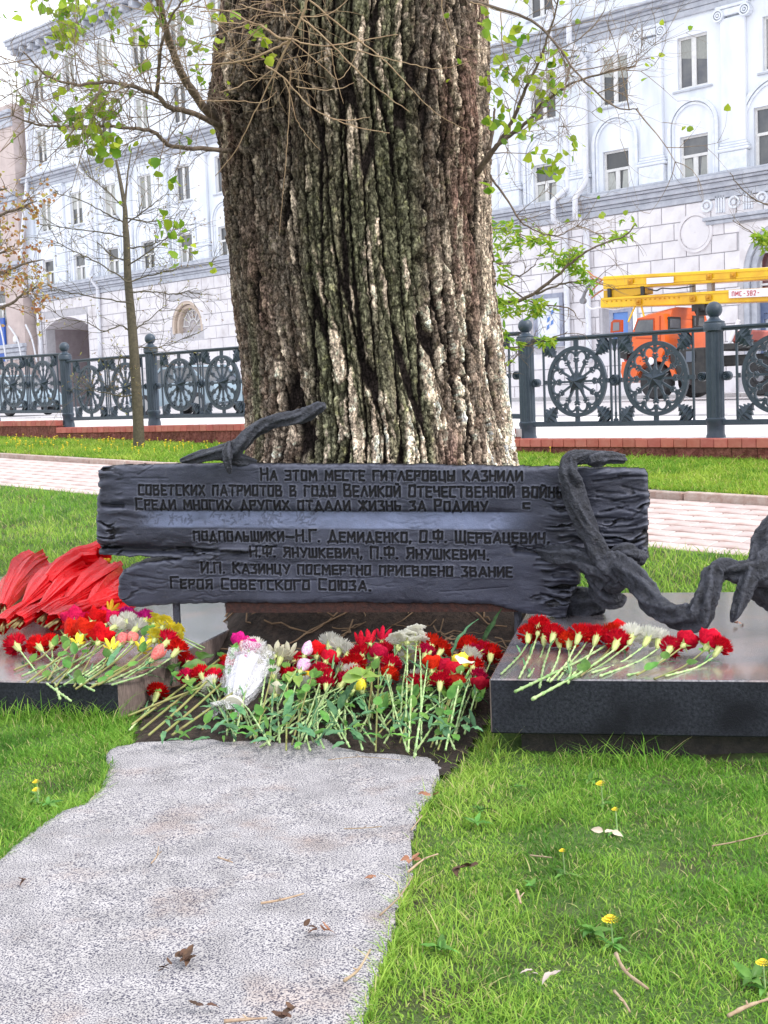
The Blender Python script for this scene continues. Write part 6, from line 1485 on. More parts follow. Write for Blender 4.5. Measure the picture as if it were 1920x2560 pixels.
# booms
def boom(name, px0, y0a, y0b, px1, y1a, y1b, ya, yb, xend):
    a = tpb(px0, y0a); b_ = tpb(px0, y0b); c = tpb(px1, y1a); d = tpb(px1, y1b); s1 = (c[1] - a[1]) / (c[0] - a[0]); s2 = (d[1] - b_[1]) / (d[0] - b_[0]); 
    P = [(b_[0], b_[1]), (xend, b_[1] + s2 * (xend - b_[0])), (xend, a[1] + s1 * (xend - a[0])), (a[0], a[1])]
    mb = MB(); n = 4; g = .03
    mb.prism(P, ya, yb); o = mb.build(name, M_YE, trk)
    bv = o.modifiers.new('bevel', 'BEVEL'); bv.width = .03; bv.segments = 2
    return o, (lambda x, t: (1 - t) * (b_[1] + s2 * (x - b_[0])) + t * (a[1] + s1 * (x - a[0]))), a[0]
XE = 9.0
ub, uf, ux = boom('upper_boom', 1507, 691, 724, 1918, 668, 698, .6, 1.15, XE)
lb, lf, lx0 = boom('lower_boom', 1503, 745, 770, 1918, 719, 754, .55, 1.2, XE)
# ribs and brackets on the booms
for x0, x1, f, t, y in ((ux + .0, XE, uf, .80, .59), (ux + .1, XE, uf, .30, .59), (lx0 + .1, XE, lf, .84, .54)):
    mb = MB(); mb.prism([(x0, f(x0, t) - .018), (x1, f(x1, t) - .018), (x1, f(x1, t) + .018), (x0, f(x0, t) + .018)], y - .03, y); mb.build('boom_rib', M_YE, trk)
M_OCH = mat('boom_ochre', (.55, .26, .01), .6)  # ochre tone of the boom brackets and rivets
for px, f, t, y in ((1578, uf, .5, .57), (1775, uf, .5, .57), (1835, uf, .5, .57), (1600, lf, .45, .52), (1775, lf, .5, .52), (1735, lf, .5, .52)):
    x = tpb(px, 720)[0]; mb = MB(); mb.bevbox(x - .09, x + .09, y - .04, y, f(x, t) - .09, f(x, t) + .07, .02); mb.lathe([(.04, 0), (.04, .05), (.02, .06)], 8, T=lambda p: Vector((x + p.x, y - .04 - p.z, f(x, t) + p.y))); mb.build('boom_bracket', M_OCH, trk)
for i in range(16):
    x = tpb(1520 + i * 12, 740)[0]; mb = MB(); mb.lathe([(.018, 0), (.018, .03)], 6, T=lambda p: Vector((x + p.x, .54 - p.z, lf(x, .84) - .07 + p.y))); mb.build('rivet', M_OCH, trk)
xa, xb_ = tpb(1506, 740)[0], tpb(1610, 730)[0]
mb = MB(); mb.prism([(xa, uf(xa, 0) - .32), (xb_, uf(xb_, 0) - .18), (xb_, uf(xb_, 0) - .02), (xa, uf(xa, 0) - .02)], .66, 1.08); mb.build('boom_jack', mat('ochre_jack', (.62, .36, .012), .45), trk)
for px in (1523, 1606): mb = MB(); x = tpb(px, 730)[0]; mb.box(x - .05, x + .05, .58, .66, uf(x, 0) - .3, uf(x, 0) + .02); mb.build('boom_link', M_BLK, trk)
mb = MB(); x = tpb(1768, 715)[0]; mb.box(x - .07, x + .07, .7, .9, lf(x, 1), uf(x, 0)); x = tpb(1722, 715)[0]; mb.box(x - .04, x + .04, .7, .9, lf(x, 1), uf(x, 0)); mb.build('boom_rest', mat('grey_rest', (.35, .33, .34), .6), trk)
mb = MB(); x = tpb(1745, 760)[0]; mb.box(x - .20, x + .20, .6, 1.1, lf(x, 0) - .18, lf(x, 0) - .002); mb.prism([(x - .12, zr - .2), (x + .12, zr - .2), (x + .30, lf(x, 0) - .17), (x - .18, lf(x, 0) - .17)], .7, 1.0); mb.tube([(x + .02, .5, tpb(1745, 815)[1]), (x + .02, .55, lf(x, 0) - .1)], .04, 8); mb.build('boom_saddle', M_BLK, trk)
mb = MB(); x0_ = tpb(1583, 788)[0]
for px in (1585, 1627): x = tpb(px, 790)[0]; mb.tube([(x, .3, zr2 - .1), (x + (.05 if px < 1600 else -.3), .6, lf(x, 0) + .02)], .028, 6)
mb.build('boom_strut', M_YE, trk)
# hinge mechanism at the boom tip
mb = MB()
def tt_(px, py, y=.7): a = tpb(px, py); return (a[0], y, a[1])
for L_ in ([(1504, 700), (1478, 690), (1462, 675)], [(1504, 712), (1488, 706), (1470, 690)], [(1503, 724), (1486, 735), (1474, 745)], [(1500, 700), (1480, 720), (1468, 738)]): mb.tube([tt_(*p) for p in L_], .022, 6)
mb.build('hinge_rods', mat('rusty_orange_rod', (.45, .16, .06), .6), trk)
mb = MB(); mb.tube([tt_(1470, 710), tt_(1458, 730), tt_(1450, 750)], .05, 8); mb.tube([tt_(1462, 716), tt_(1454, 752)], .03, 8); mb.lathe([(.09, 0), (.09, .12)], 14, T=lambda p: Vector((tpb(1452, 752)[0] + p.x, .66 + p.z, tpb(1452, 752)[1] + p.y))); mb.build('hinge_pulley', M_CH, trk)
mb = MB(); mb.tube(catmull([tt_(1462, 762), tt_(1475, 772), tt_(1500, 768), tt_(1530, 773), tt_(1560, 768), tt_(1583, 766)], 4), .03, 6); mb.build('cable', M_SIGN, trk)
mb = MB(); mb.tube(catmull([tt_(1625, 722, .5), tt_(1645, 727, .5), tt_(1660, 721, .5), tt_(1690, 722, .5), tt_(1740, 716, .5)], 4), .02, 6); mb.build('hydraulic_hose', M_BLK, trk)
# plates on the booms
x0, x1 = tpb(1619, 690)[0], tpb(1686, 690)[0]
mb = MB(); mb.prism([(x0, uf(x0, .20)), (x1, uf(x1, .20)), (x1, uf(x1, .66)), (x0, uf(x0, .66))], .54, .558); mb.build('blank_plate', M_SIGN, trk)
x0, x1 = tpb(1827, 730)[0], tpb(1827, 730)[0] + 2.0
sg = MB(); sg.prism([(x0, lf(x0, .36)), (x1, lf(x1, .36)), (x1, lf(x1, .96)), (x0, lf(x0, .96))], .49, .508); sgo = sg.build('number_plate', M_SIGN, trk)
DIG = {'П': FONT['П'][0], 'М': FONT['М'][0], 'С': FONT['С'][0], '-': [(.1, .5, .6, .5)], '3': [(0, 1, .6, 1), (.6, 1, .25, .58), (.25, .58, .6, .4), (.6, .4, .55, 0), (.55, 0, 0, 0)], '8': [(0, 0, 0, 1), (0, 1, .6, 1), (.6, 1, .6, 0), (.6, 0, 0, 0), (0, .52, .6, .52)], '2': [(0, .8, .1, 1), (.1, 1, .6, 1), (.6, 1, .55, .55), (.55, .55, 0, 0), (0, 0, .62, 0)]}
x = x0 + .10; hh = (lf(x0, .96) - lf(x0, .36)); sc = hh * .56
for ch in 'ПМС-382-':
    mb = MB()
    for a, b_, c, d in DIG[ch]:
        zb2 = lambda xx: lf(xx, .36) + hh * .22
        bar2(mb, x + a * sc * .8, zb2(x) + b_ * sc, x + c * sc * .8, zb2(x) + d * sc, .017, .478, .489)
    mb.build('character', M_RED, sgo); x += sc * (.86 if ch != 'М' else 1.05)
# ------------------------------------------------------------------ flowers
random.seed(77)
M_STEM = mat('pale_stem', (.22, .38, .13), .5, c2=(.46, .55, .29), scale=30, rnd=.3, spec=.15)
M_STEMD = mat('rose_stem', (.20, .26, .07), .5, c2=(.28, .22, .09), scale=20, rnd=.2)
M_CALYX = mat('calyx', (.40, .48, .14), .5, c2=(.55, .58, .25), scale=40, rnd=.1)
M_BLUEG = mat('blue_green_leaf', (.06, .17, .08), .5, c2=(.16, .32, .15), scale=20, rnd=.35, trans=.2, spec=.15)
M_RLEAF = mat('rose_leaf', (.07, .19, .035), .4, c2=(.16, .34, .07), scale=12, rnd=.4, trans=.2, spec=.2)
PET = {}
def petal_mat(n, c, c2): PET[n] = mat('petal_' + n, c, .55, c2=c2, scale=5, rnd=.18, trans=.5 if n in ('white', 'cream') else .2, spec=.08, sheen=0); return PET[n]
petal_mat('red', (.80, .010, .020), (.46, .003, .010)); petal_mat('white', (.88, .87, .83), (.80, .80, .70)); petal_mat('pink', (.72, .30, .58), (.85, .72, .80)); petal_mat('magenta', (.78, .02, .30), (.45, .01, .16))
petal_mat('yellow', (.85, .68, .02), (.88, .80, .12)); petal_mat('darkred', (.30, .004, .01), (.48, .01, .02)); petal_mat('salmon', (.80, .16, .14), (.85, .35, .30)); petal_mat('cream', (.82, .80, .55), (.85, .82, .70)); petal_mat('orange', (.85, .42, .02), (.88, .62, .05)); petal_mat('crimson', (.72, .012, .07), (.38, .004, .03))
def carnation_mesh(seed):
    """ruffled bloom, axis +z, radius 1 at the rim"""
    rn = random.Random(seed); mb = MB()
    for ring_, (n, r0, r1, z0, z1) in enumerate(((8, .15, 1.0, .25, .42), (8, .13, .92, .3, .62), (7, .10, .74, .35, .82), (6, .06, .50, .4, .92), (4, .02, .28, .45, .98))):
        for k in range(n):
            a = 2 * math.pi * (k + rn.uniform(-.25, .25)) / n + ring_; w = 2 * math.pi / n * .72; N = 6; base = Vector((math.cos(a) * r0, math.sin(a) * r0, z0 - .2)); vs_ = [base]
            for row, (t, tw) in enumerate(((.6, .8), (1, 1))):
                for i in range(N + 1):
                    b_ = a + w * (i / N - .5) * tw * (1.2 if ring_ > 2 else 1); rr = (r0 + (r1 - r0) * t) * (1 + (.10 * (1 if i % 2 else -1) + rn.uniform(-.06, .06)) * row); zz_ = z0 + (z1 - z0) * t + ((.10 if i % 2 else -.08) + rn.uniform(-.07, .07)) * (row * .9 + .3)
                    vs_.append((math.cos(b_) * rr, math.sin(b_) * rr, zz_))
            fs = [(0, 1 + i, 2 + i) for i in range(N)] + [(1 + i, N + 2 + i, N + 3 + i, 2 + i) for i in range(N)]
            mb.add(vs_, fs)
    return mb
def petals_mesh(seed, n, open_, length, width, rows=2, point=.6, ruff=.03):
    """tulip / rose / lily like bloom of cupped petals"""
    rn = random.Random(seed); mb = MB(); M_, N_ = 5, 4
    for r in range(rows):
        for k in range(n):
            a = 2 * math.pi * (k + .5 * r) / n + rn.uniform(-.12, .12); op = open_ * (1 - .28 * r) * rn.uniform(.85, 1.15); L_ = length * (1 - .08 * r) * rn.uniform(.92, 1.05); vs_ = []
            for j in range(M_ + 1):
                t = j / M_; rad_ = .16 + (op * t ** 1.2 + .5 * math.sin(math.pi * t * .85) * (1 - op * .3)) * .9; z = L_ * t * (1 - .25 * op * t); wv = width * (math.sin(math.pi * min(1, t * .86 + .08)) ** point) * (1 - .03 * r)
                if j == M_: wv *= .35
                for i in range(N_ + 1):
                    s_ = (i / N_ - .5) * 2; b_ = a + s_ * wv / max(.35, rad_); rr = rad_ * (1 - .10 * s_ * s_) + rn.uniform(-ruff, ruff); vs_.append((math.cos(b_) * rr * (1 - .12 * r), math.sin(b_) * rr * (1 - .12 * r), z + rn.uniform(-ruff, ruff)))
            fs = [(j * (N_ + 1) + i, j * (N_ + 1) + i + 1, (j + 1) * (N_ + 1) + i + 1, (j + 1) * (N_ + 1) + i) for j in range(M_) for i in range(N_)]
            mb.add(vs_, fs)
    return mb
def chrys_mesh(seed):
    rn = random.Random(seed); mb = MB()
    for c in range(6):
        ca = c * 2 * math.pi / 6; co = Vector((math.cos(ca) * .55, math.sin(ca) * .55, .45 + rn.uniform(-.2, .3))) if c else Vector((0, 0, .8)); ax = (co + Vector((0, 0, .4))).normalized(); e1 = ax.orthogonal().normalized(); e2 = ax.cross(e1)
        for k in range(11):
            a = 2 * math.pi * k / 11 + rn.uniform(-.1, .1); d = e1 * math.cos(a) + e2 * math.sin(a); s_ = ax.cross(d) * .11; u = rn.uniform(-.05, .15)
            mb.add([co, co + d * .25 + s_ + ax * .08, co + d * .5 + s_ * .8 + ax * u, co + d * .58 + ax * u, co + d * .5 - s_ * .8 + ax * u, co + d * .25 - s_ + ax * .08], [(0, 1, 2, 3), (0, 3, 4, 5)])
    return mb
PRO = {}
def proto(key, fn):
    if key not in PRO:
        me_o = fn().build('bloom', PET['red'], None, smooth=True); PRO[key] = me_o.data; me_o.data.materials.clear(); bpy.data.objects.remove(me_o)
    return PRO[key]
def bloom_data(kind, colour, seed):
    key = (kind, colour, seed % 3)
    if key in PRO: return PRO[key]
    if kind == 'carnation': b_ = proto(('c', seed % 3), lambda: carnation_mesh(seed))
    elif kind == 'rose': b_ = proto(('r', seed % 3), lambda: petals_mesh(seed, 5, .62, 1.15, .66, 4, .4, .07))
    elif kind == 'tulip': b_ = proto(('t', seed % 3), lambda: petals_mesh(seed, 3, .12, 1.9, .62, 2, .7, .02))
    elif kind == 'lily': b_ = proto(('l', seed % 3), lambda: petals_mesh(seed, 6, .95, 2.1, .34, 1, .8, .03))
    elif kind == 'poppy': b_ = proto(('p', seed % 3), lambda: petals_mesh(seed, 5, 1.1, 1.5, .60, 2, .5, .08))
    else: b_ = proto(('m', seed % 3), lambda: chrys_mesh(seed))
    me = b_.copy(); me.materials.append(PET[colour]); PRO[key] = me; return me
def calyx_mesh():
    mb = MB(); mb.lathe([(.10, -.75), (.22, -.60), (.30, -.2), (.34, .15), (.30, .3)], 8)
    for k in range(5):
        a = 2 * math.pi * k / 5; c, s_ = math.cos(a), math.sin(a); mb.add([(c * .3 - s_ * .14, s_ * .3 + c * .14, .1), (c * .3 + s_ * .14, s_ * .3 - c * .14, .1), (c * .55, s_ * .55, .42)], [(0, 1, 2)])
    return mb
def star_calyx_mesh():
    mb = MB(); mb.lathe([(.08, -.4), (.2, -.25), (.26, 0)], 8)
    for k in range(5):
        a = 2 * math.pi * k / 5; c, s_ = math.cos(a), math.sin(a); mb.add([(c * .15 - s_ * .13, s_ * .15 + c * .13, -.05), (c * .15 + s_ * .13, s_ * .15 - c * .13, -.05), (c * .75, s_ * .75, -.12)], [(0, 1, 2)])
    return mb
_o = calyx_mesh().build('calyx', M_CALYX); CAL = _o.data; bpy.data.objects.remove(_o); _o = star_calyx_mesh().build('calyx', M_CALYX); SCAL = _o.data; bpy.data.objects.remove(_o)
def q_to(axis):
    return axis.to_track_quat('Z', 'Y')
BL = mat('leaf_any', (.1, .2, .05), .5)
def big_leaf(P0, d, up, L_, W_, m, parent, inv, name='leaf', curl=.15, petiole=True):
    d = d.normalized(); s_ = d.cross(up); s_ = (s_.normalized() if s_.length > 1e-3 else d.orthogonal().normalized()); n_ = s_.cross(d); vs_ = []; N = 8
    for j in range(N + 1):
        t = j / N; w = W_ * math.sin(math.pi * (t ** .75)) ** .85 * .5 + .0006; c = P0 + d * L_ * t - n_ * curl * L_ * t * t
        for k, a in enumerate((-1, -.5, 0, .5, 1)): vs_.append(c + s_ * a * w + n_ * (abs(a) * w * .35 + (.03 * L_ * math.sin(j * 2.2) if abs(a) == 1 else 0)))
    mb = MB(); mb.add([inv @ Vector(v) for v in vs_], [(j * 5 + k, j * 5 + k + 1, j * 5 + 6 + k, j * 5 + 5 + k) for j in range(N) for k in range(4)])
    return mb.build(name, m, parent, smooth=True)
FN = 0
def flower(kind, colour, head, tip, label, r=.036, stem_r=.0042, nodes=True, leaves=2, sag=.02, group=None, seed=None, up=.25, leafy=False, stemless=False, scale_z=1):
    """one cut flower lying with its bloom at head and its stem end at tip"""
    global FN
    FN += 1; seed = FN if seed is None else seed
    head = Vector(head); tip = Vector(tip); names = {'carnation': 'carnation', 'rose': 'rose', 'tulip': 'tulip', 'lily': 'lily', 'poppy': 'gerbera', 'chrys': 'chrysanthemum'}
    t = empty(names[kind], tuple(head), 0, label=label, cat='flower', group=group); inv = Matrix.Translation(-head)
    ax = (head - tip).normalized(); ax = (ax + Vector((random.uniform(-.25, .25), random.uniform(-.15, .25), up + random.uniform(-.1, .3)))).normalized()
    b_ = bpy.data.objects.new('bloom', bloom_data(kind, colour, seed)); COL.objects.link(b_); b_.parent = t; b_.rotation_mode = 'QUATERNION'; b_.rotation_quaternion = q_to(ax) @ Matrix.Rotation(random.uniform(0, 6.28), 3, 'Z').to_quaternion(); s_ = r * random.uniform(.9, 1.12); b_.scale = (s_, s_, s_ * scale_z)
    b_.location = (0, 0, 0)
    c = bpy.data.objects.new('calyx', CAL if kind == 'carnation' else SCAL); COL.objects.link(c); c.parent = b_; 
    if kind == 'carnation': c.scale = (.85, .85, 1.15)
    if stemless: return t
    base = head - ax * r * (.9 if kind == 'carnation' else .35); L_ = (base - tip).length; mid = base.lerp(tip, .5) + Vector((random.uniform(-.012, .012), 0, -sag + random.uniform(-.01, .015)))
    P = catmull([base, base.lerp(mid, .5) - ax * .01, mid, tip], 6); rr = []; d = 0; nd = .055 if kind == 'carnation' else .5; 
    Q = []; 
    for i, p in enumerate(P):
        if i: d += (p - P[i - 1]).length
        Q.append(d)
    tot = Q[-1]; PP2 = []; R2 = []; nn = max(10, int(tot / .014)); j = 0; ph = random.uniform(0, .07)
    for i in range(nn + 1):
        s0 = tot * i / nn
        while j < len(Q) - 2 and Q[j + 1] < s0: j += 1
        f = (s0 - Q[j]) / max(1e-6, Q[j + 1] - Q[j]); PP2.append(P[j].lerp(P[j + 1], min(1, f)))
        ns = .085; e = abs(((s0 + ph) % ns) - ns / 2); R2.append(stem_r * (1 + (.75 * math.exp(-((e) / .008) ** 2) if nodes else 0)) * (.85 + .3 * i / nn))
    R2[-1] = stem_r * 1.35
    mb = MB(); mb.tube([inv @ p for p in PP2], R2, 6); st = mb.build('stem', M_STEM if nodes or kind == 'tulip' else M_STEMD, t, smooth=True)
    for k in range(leaves):
        i = random.randint(2, nn - 4); dirv = (PP2[i + 1] - PP2[i]).normalized() * -1
        d = (dirv + rdir() * .55 + Vector((0, 0, .15))).normalized()
        if nodes: big_leaf(PP2[i], d, Vector((0, 0, 1)), random.uniform(.07, .13), .008, M_BLUEG, t, inv, curl=random.uniform(.1, .6))
        elif kind == 'tulip': big_leaf(PP2[i], d, Vector((0, 0, 1)), random.uniform(.11, .16), .035, M_BLUEG, t, inv, curl=.2)
        else: big_leaf(PP2[i], d + Vector((0, -.2, .2)), Vector((0, -.4, 1)), random.uniform(.05, .08), .042, M_RLEAF, t, inv, curl=.1)
    return t
COLN = {'red': 'red', 'white': 'white', 'pink': 'pink and white', 'magenta': 'magenta', 'yellow': 'yellow', 'darkred': 'dark red', 'salmon': 'salmon pink', 'cream': 'cream', 'orange': 'orange', 'crimson': 'crimson'}
ORD = ['first', 'second', 'third', 'fourth', 'fifth', 'sixth', 'seventh', 'eighth', 'ninth', 'tenth', 'eleventh', 'twelfth', 'thirteenth', 'fourteenth', 'fifteenth', 'sixteenth', 'seventeenth', 'eighteenth', 'nineteenth', 'twentieth']

# --- right granite slab (top at z .32)
TZ = .322
RF = [('carnation', 'red', (1321, 1593), (1253, 1685), .045), ('carnation', 'red', (1347, 1571), (1298, 1695), .085), ('carnation', 'darkred', (1360, 1597), (1321, 1692), .04), ('carnation', 'red', (1383, 1590), (1349, 1719), .07), ('carnation', 'red', (1397, 1604), (1369, 1702), .04), ('carnation', 'red', (1423, 1609), (1420, 1708), .04), ('carnation', 'red', (1446, 1593), (1375, 1704), .075), ('carnation', 'red', (1468, 1590), (1395, 1700), .04), ('carnation', 'red', (1490, 1597), (1430, 1690), .05),
      ('rose', 'red', (1545, 1587), (1452, 1690), .04), ('carnation', 'white', (1577, 1595), (1405, 1707), .06), ('carnation', 'white', (1618, 1600), (1480, 1682), .05), ('carnation', 'white', (1645, 1604), (1500, 1690), .04),
      ('carnation', 'red', (1674, 1624), (1569, 1688), .04), ('rose', 'red', (1709, 1612), (1592, 1687), .06), ('rose', 'red', (1768, 1616), (1636, 1697), .06), ('carnation', 'red', (1796, 1624), (1665, 1690), .05)]
cnt_ = {}
def nm(kind): return {'carnation': 'carnation', 'rose': 'rose', 'tulip': 'tulip', 'lily': 'lily', 'poppy': 'gerbera', 'chrys': 'chrysanthemum spray'}[kind]
def lab(kind, colour, where):
    k = (kind, colour, where); cnt_[k] = cnt_.get(k, 0) + 1; return k, cnt_[k]
todo = []
for kind, colour, hp, tp2, hz in RF:
    H_ = PZ(*hp, TZ + hz); overhang = tp2[1] > 1699
    T_ = PZ(*tp2, TZ + .006) if not overhang else PZ(tp2[0], tp2[1], TZ + .004)
    k_, n_ = lab(kind, colour, 'on the right granite slab'); todo.append((k_, n_, kind, colour, H_, T_, dict(r=.057 if kind == 'carnation' else .062, nodes=(kind == 'carnation'), leaves=2, sag=.02, stem_r=.0041, up=.35)))
for hp, tp2 in (((1470, 1640), (1288, 1729)), ((1480, 1655), (1331, 1748))):
    H_ = PZ(hp[0] + 60, hp[1] - 45, TZ + .04); T_ = PZ(tp2[0], tp2[1], TZ + .012)
    k_, n_ = lab('carnation', 'red', 'on the right granite slab')
    todo.append((k_, n_, 'carnation', 'red', H_, T_, dict(r=.060, leaves=2, sag=.01, stem_r=.0052)))
# --- left granite slab
TZL = PL_T + .002
LF = [('carnation', 'red', (43, 1617), (177, 1752), .05), ('carnation', 'red', (98, 1618), (235, 1727), .05), ('carnation', 'red', (128, 1612), (150, 1748), .05), ('poppy', 'red', (165, 1592), (36, 1675), .09), ('poppy', 'crimson', (186, 1560), (120, 1700), .13), ('poppy', 'red', (230, 1556), (68, 1706), .14), ('poppy', 'crimson', (262, 1560), (130, 1706), .12), ('poppy', 'red', (205, 1590), (95, 1706), .10), ('poppy', 'red', (246, 1606), (185, 1716), .08), ('carnation', 'white', (284, 1570), (55, 1690), .12), ('carnation', 'white', (318, 1556), (90, 1700), .14), ('carnation', 'white', (338, 1575), (210, 1700), .11), ('carnation', 'magenta', (316, 1545), (160, 1690), .13), ('carnation', 'magenta', (362, 1552), (200, 1700), .11),
      ('chrys', 'yellow', (384, 1560), (225, 1700), .13), ('chrys', 'yellow', (408, 1568), (240, 1706), .13), ('chrys', 'yellow', (434, 1584), (250, 1710), .10), ('chrys', 'yellow', (388, 1600), (245, 1712), .09), ('lily', 'orange', (276, 1530), (200, 1660), .16), ('tulip', 'salmon', (329, 1606), (200, 1712), .08), ('tulip', 'salmon', (300, 1612), (160, 1712), .07), ('tulip', 'salmon', (380, 1650), (230, 1712), .05), ('carnation', 'red', (416, 1608), (270, 1705), .08), ('carnation', 'red', (440, 1630), (280, 1712), .05), ('lily', 'yellow', (195, 1612), (140, 1715), .07), ('lily', 'yellow', (278, 1625), (190, 1722), .06), ('lily', 'yellow', (355, 1625), (225, 1720), .05)]
for kind, colour, hp, tp2, hz in LF:
    H_ = PZ(*hp, TZL + hz); zt_ = TZL + .008
    T_ = PZ(tp2[0], tp2[1], zt_)
    k_, n_ = lab(kind, colour, 'on the left granite slab')
    rr_ = {'carnation': .062, 'poppy': .066, 'chrys': .060, 'lily': .042, 'tulip': .050}[kind]
    todo.append((k_, n_, kind, colour, H_, T_, dict(r=rr_, nodes=kind == 'carnation', leaves=3 if kind != 'chrys' else 2, sag=.03, stem_r=.0043)))
# --- the heap on the ground in the middle
def zgr(px, py):
    p = PZ(px, py, .05); return .06
PF = [('rose', 'magenta', (594, 1618), (520, 1760), .20), ('rose', 'magenta', (622, 1630), (560, 1780), .19), ('rose', 'salmon', (610, 1637), (526, 1825), .17), ('carnation', 'white', (636, 1624), (582, 1850), .19), ('rose', 'red', (645, 1654), (600, 1800), .14), ('carnation', 'white', (664, 1645), (640, 1832), .16), ('lily', 'cream', (688, 1640), (660, 1842), .17), ('carnation', 'cream', (700, 1650), (690, 1850), .15), ('lily', 'cream', (722, 1642), (715, 1865), .15),
      ('tulip', 'pink', (761, 1640), (700, 1800), .19), ('tulip', 'pink', (751, 1678), (715, 1842), .14), ('rose', 'red', (791, 1640), (728, 1871), .18), ('rose', 'red', (815, 1655), (728, 1845), .16), ('carnation', 'white', (824, 1616), (761, 1865), .20), ('carnation', 'white', (848, 1628), (788, 1808), .19), ('carnation', 'white', (868, 1640), (763, 1861), .17),
      ('carnation', 'red', (885, 1668), (831, 1805), .15), ('carnation', 'red', (892, 1700), (915, 1813), .10), ('carnation', 'darkred', (851, 1712), (820, 1800), .07), ('lily', 'red', (902, 1616), (880, 1790), .20), ('lily', 'crimson', (925, 1610), (929, 1810), .21), ('lily', 'red', (955, 1604), (942, 1869), .21), ('rose', 'crimson', (942, 1645), (915, 1822), .18), ('carnation', 'red', (976, 1668), (962, 1844), .15), ('carnation', 'crimson', (960, 1638), (1000, 1862), .18), ('carnation', 'red', (905, 1645), (950, 1800), .17),
      ('chrys', 'white', (1017, 1606), (1012, 1866), .23), ('chrys', 'white', (1040, 1598), (1022, 1872), .24), ('chrys', 'white', (996, 1616), (905, 1812), .22), ('chrys', 'white', (1048, 1618), (1030, 1870), .21), ('chrys', 'white', (1018, 1640), (1000, 1840), .17),
      ('carnation', 'red', (1077, 1620), (1045, 1874), .20), ('carnation', 'crimson', (1062, 1640), (1055, 1878), .17), ('carnation', 'red', (1101, 1630), (929, 1812), .18), ('rose', 'crimson', (1102, 1682), (962, 1843), .12), ('rose', 'red', (1135, 1690), (1067, 1881), .11), ('rose', 'red', (1080, 1678), (1010, 1870), .13), ('rose', 'darkred', (1141, 1722), (1077, 1861), .08),
      ('carnation', 'red', (1168, 1624), (1092, 1867), .18), ('carnation', 'crimson', (1185, 1640), (1101, 1850), .17), ('carnation', 'red', (1204, 1632), (1131, 1850), .16), ('carnation', 'red', (1226, 1642), (1148, 1850), .14), ('carnation', 'red', (1182, 1672), (1110, 1830), .13), ('rose', 'darkred', (1199, 1729), (1165, 1785), .07), ('rose', 'yellow', (1152, 1668), (1100, 1840), .14), ('tulip', 'yellow', (905, 1729), (900, 1820), .08), ('tulip', 'yellow', (885, 1726), (850, 1805), .08), ('rose', 'orange', (770, 1715), (745, 1820), .07), ('rose', 'cream', (688, 1738), (650, 1830), .06),
      ('carnation', 'white', (1172, 1648), (1030, 1800), .17), ('carnation', 'red', (391, 1738), (330, 1810), .03)]
for kind, colour, hp, tp2, hz in PF:
    H_ = PZ(*hp, .05 + hz)
    T_ = PZ(tp2[0] + random.uniform(-26, 26), tp2[1] + random.uniform(-16, 16), .055)
    k_, n_ = lab(kind, colour, 'in the heap before the plaque')
    rr_ = {'carnation': .060, 'rose': .060, 'chrys': .068, 'lily': .046, 'tulip': .052, 'poppy': .06}[kind]
    todo.append((k_, n_, kind, colour, H_, T_, dict(r=rr_, nodes=kind in ('carnation', 'chrys'), leaves=4, sag=-.01, stem_r=.0037)))
# spare stems whose heads are buried in the heap
for k in range(64):
    x1 = random.uniform(560, 1150); y1 = random.uniform(1780, 1880) - (30 if x1 < 640 else 0); x0 = x1 + random.choice((random.uniform(-150, -40), random.uniform(-60, 90), random.uniform(80, 240))); x0 = min(x0, 1190); y0 = random.uniform(1655, 1720)
    H_ = PZ(x0, y0, .05 + random.uniform(.06, .12)); T_ = PZ(x1, y1, .05 + random.uniform(0, .03)); c_ = random.choice(('red', 'red', 'white', 'crimson', 'pink', 'white'))
    k_, n_ = lab('carnation', c_, 'half buried deep in the central heap'); todo.append((k_, n_, 'carnation', c_, H_, T_, dict(r=.05, leaves=5, sag=0, stem_r=.0037)))
WB = {}
for k_, n_, kind, colour, H_, T_, kw in todo:
    tot = cnt_[k_]; where = k_[2]; cn = COLN[colour]; kn = nm(kind)
    WB.setdefault(k_, []).append(H_.x)
for k_, n_, kind, colour, H_, T_, kw in todo:
    tot = cnt_[k_]; where = k_[2]; cn = COLN[colour]; kn = nm(kind)
    rank = sorted(WB[k_]).index(H_.x)
    if 'buried' in where:
        o_ = ORD[rank] if rank < len(ORD) else str(rank + 1) + {1: 'st', 2: 'nd', 3: 'rd'}.get((rank + 1) % 10, 'th')
        label = f'{o_ + " from left" if rank else "leftmost"} of the {cn} carnations buried in the heap, stem end showing'; grp = 'half buried carnations in the central heap'
    else:
        grp = 'cut flowers laid ' + where
        label = f'{cn} {kn} lying {where}' if tot == 1 else f'{ORD[rank] if rank else "leftmost"} {cn} {kn}' + (' from the left' if rank else '') + f' {where}'
    flower(kind, colour, H_, T_, label, group=grp, **kw)

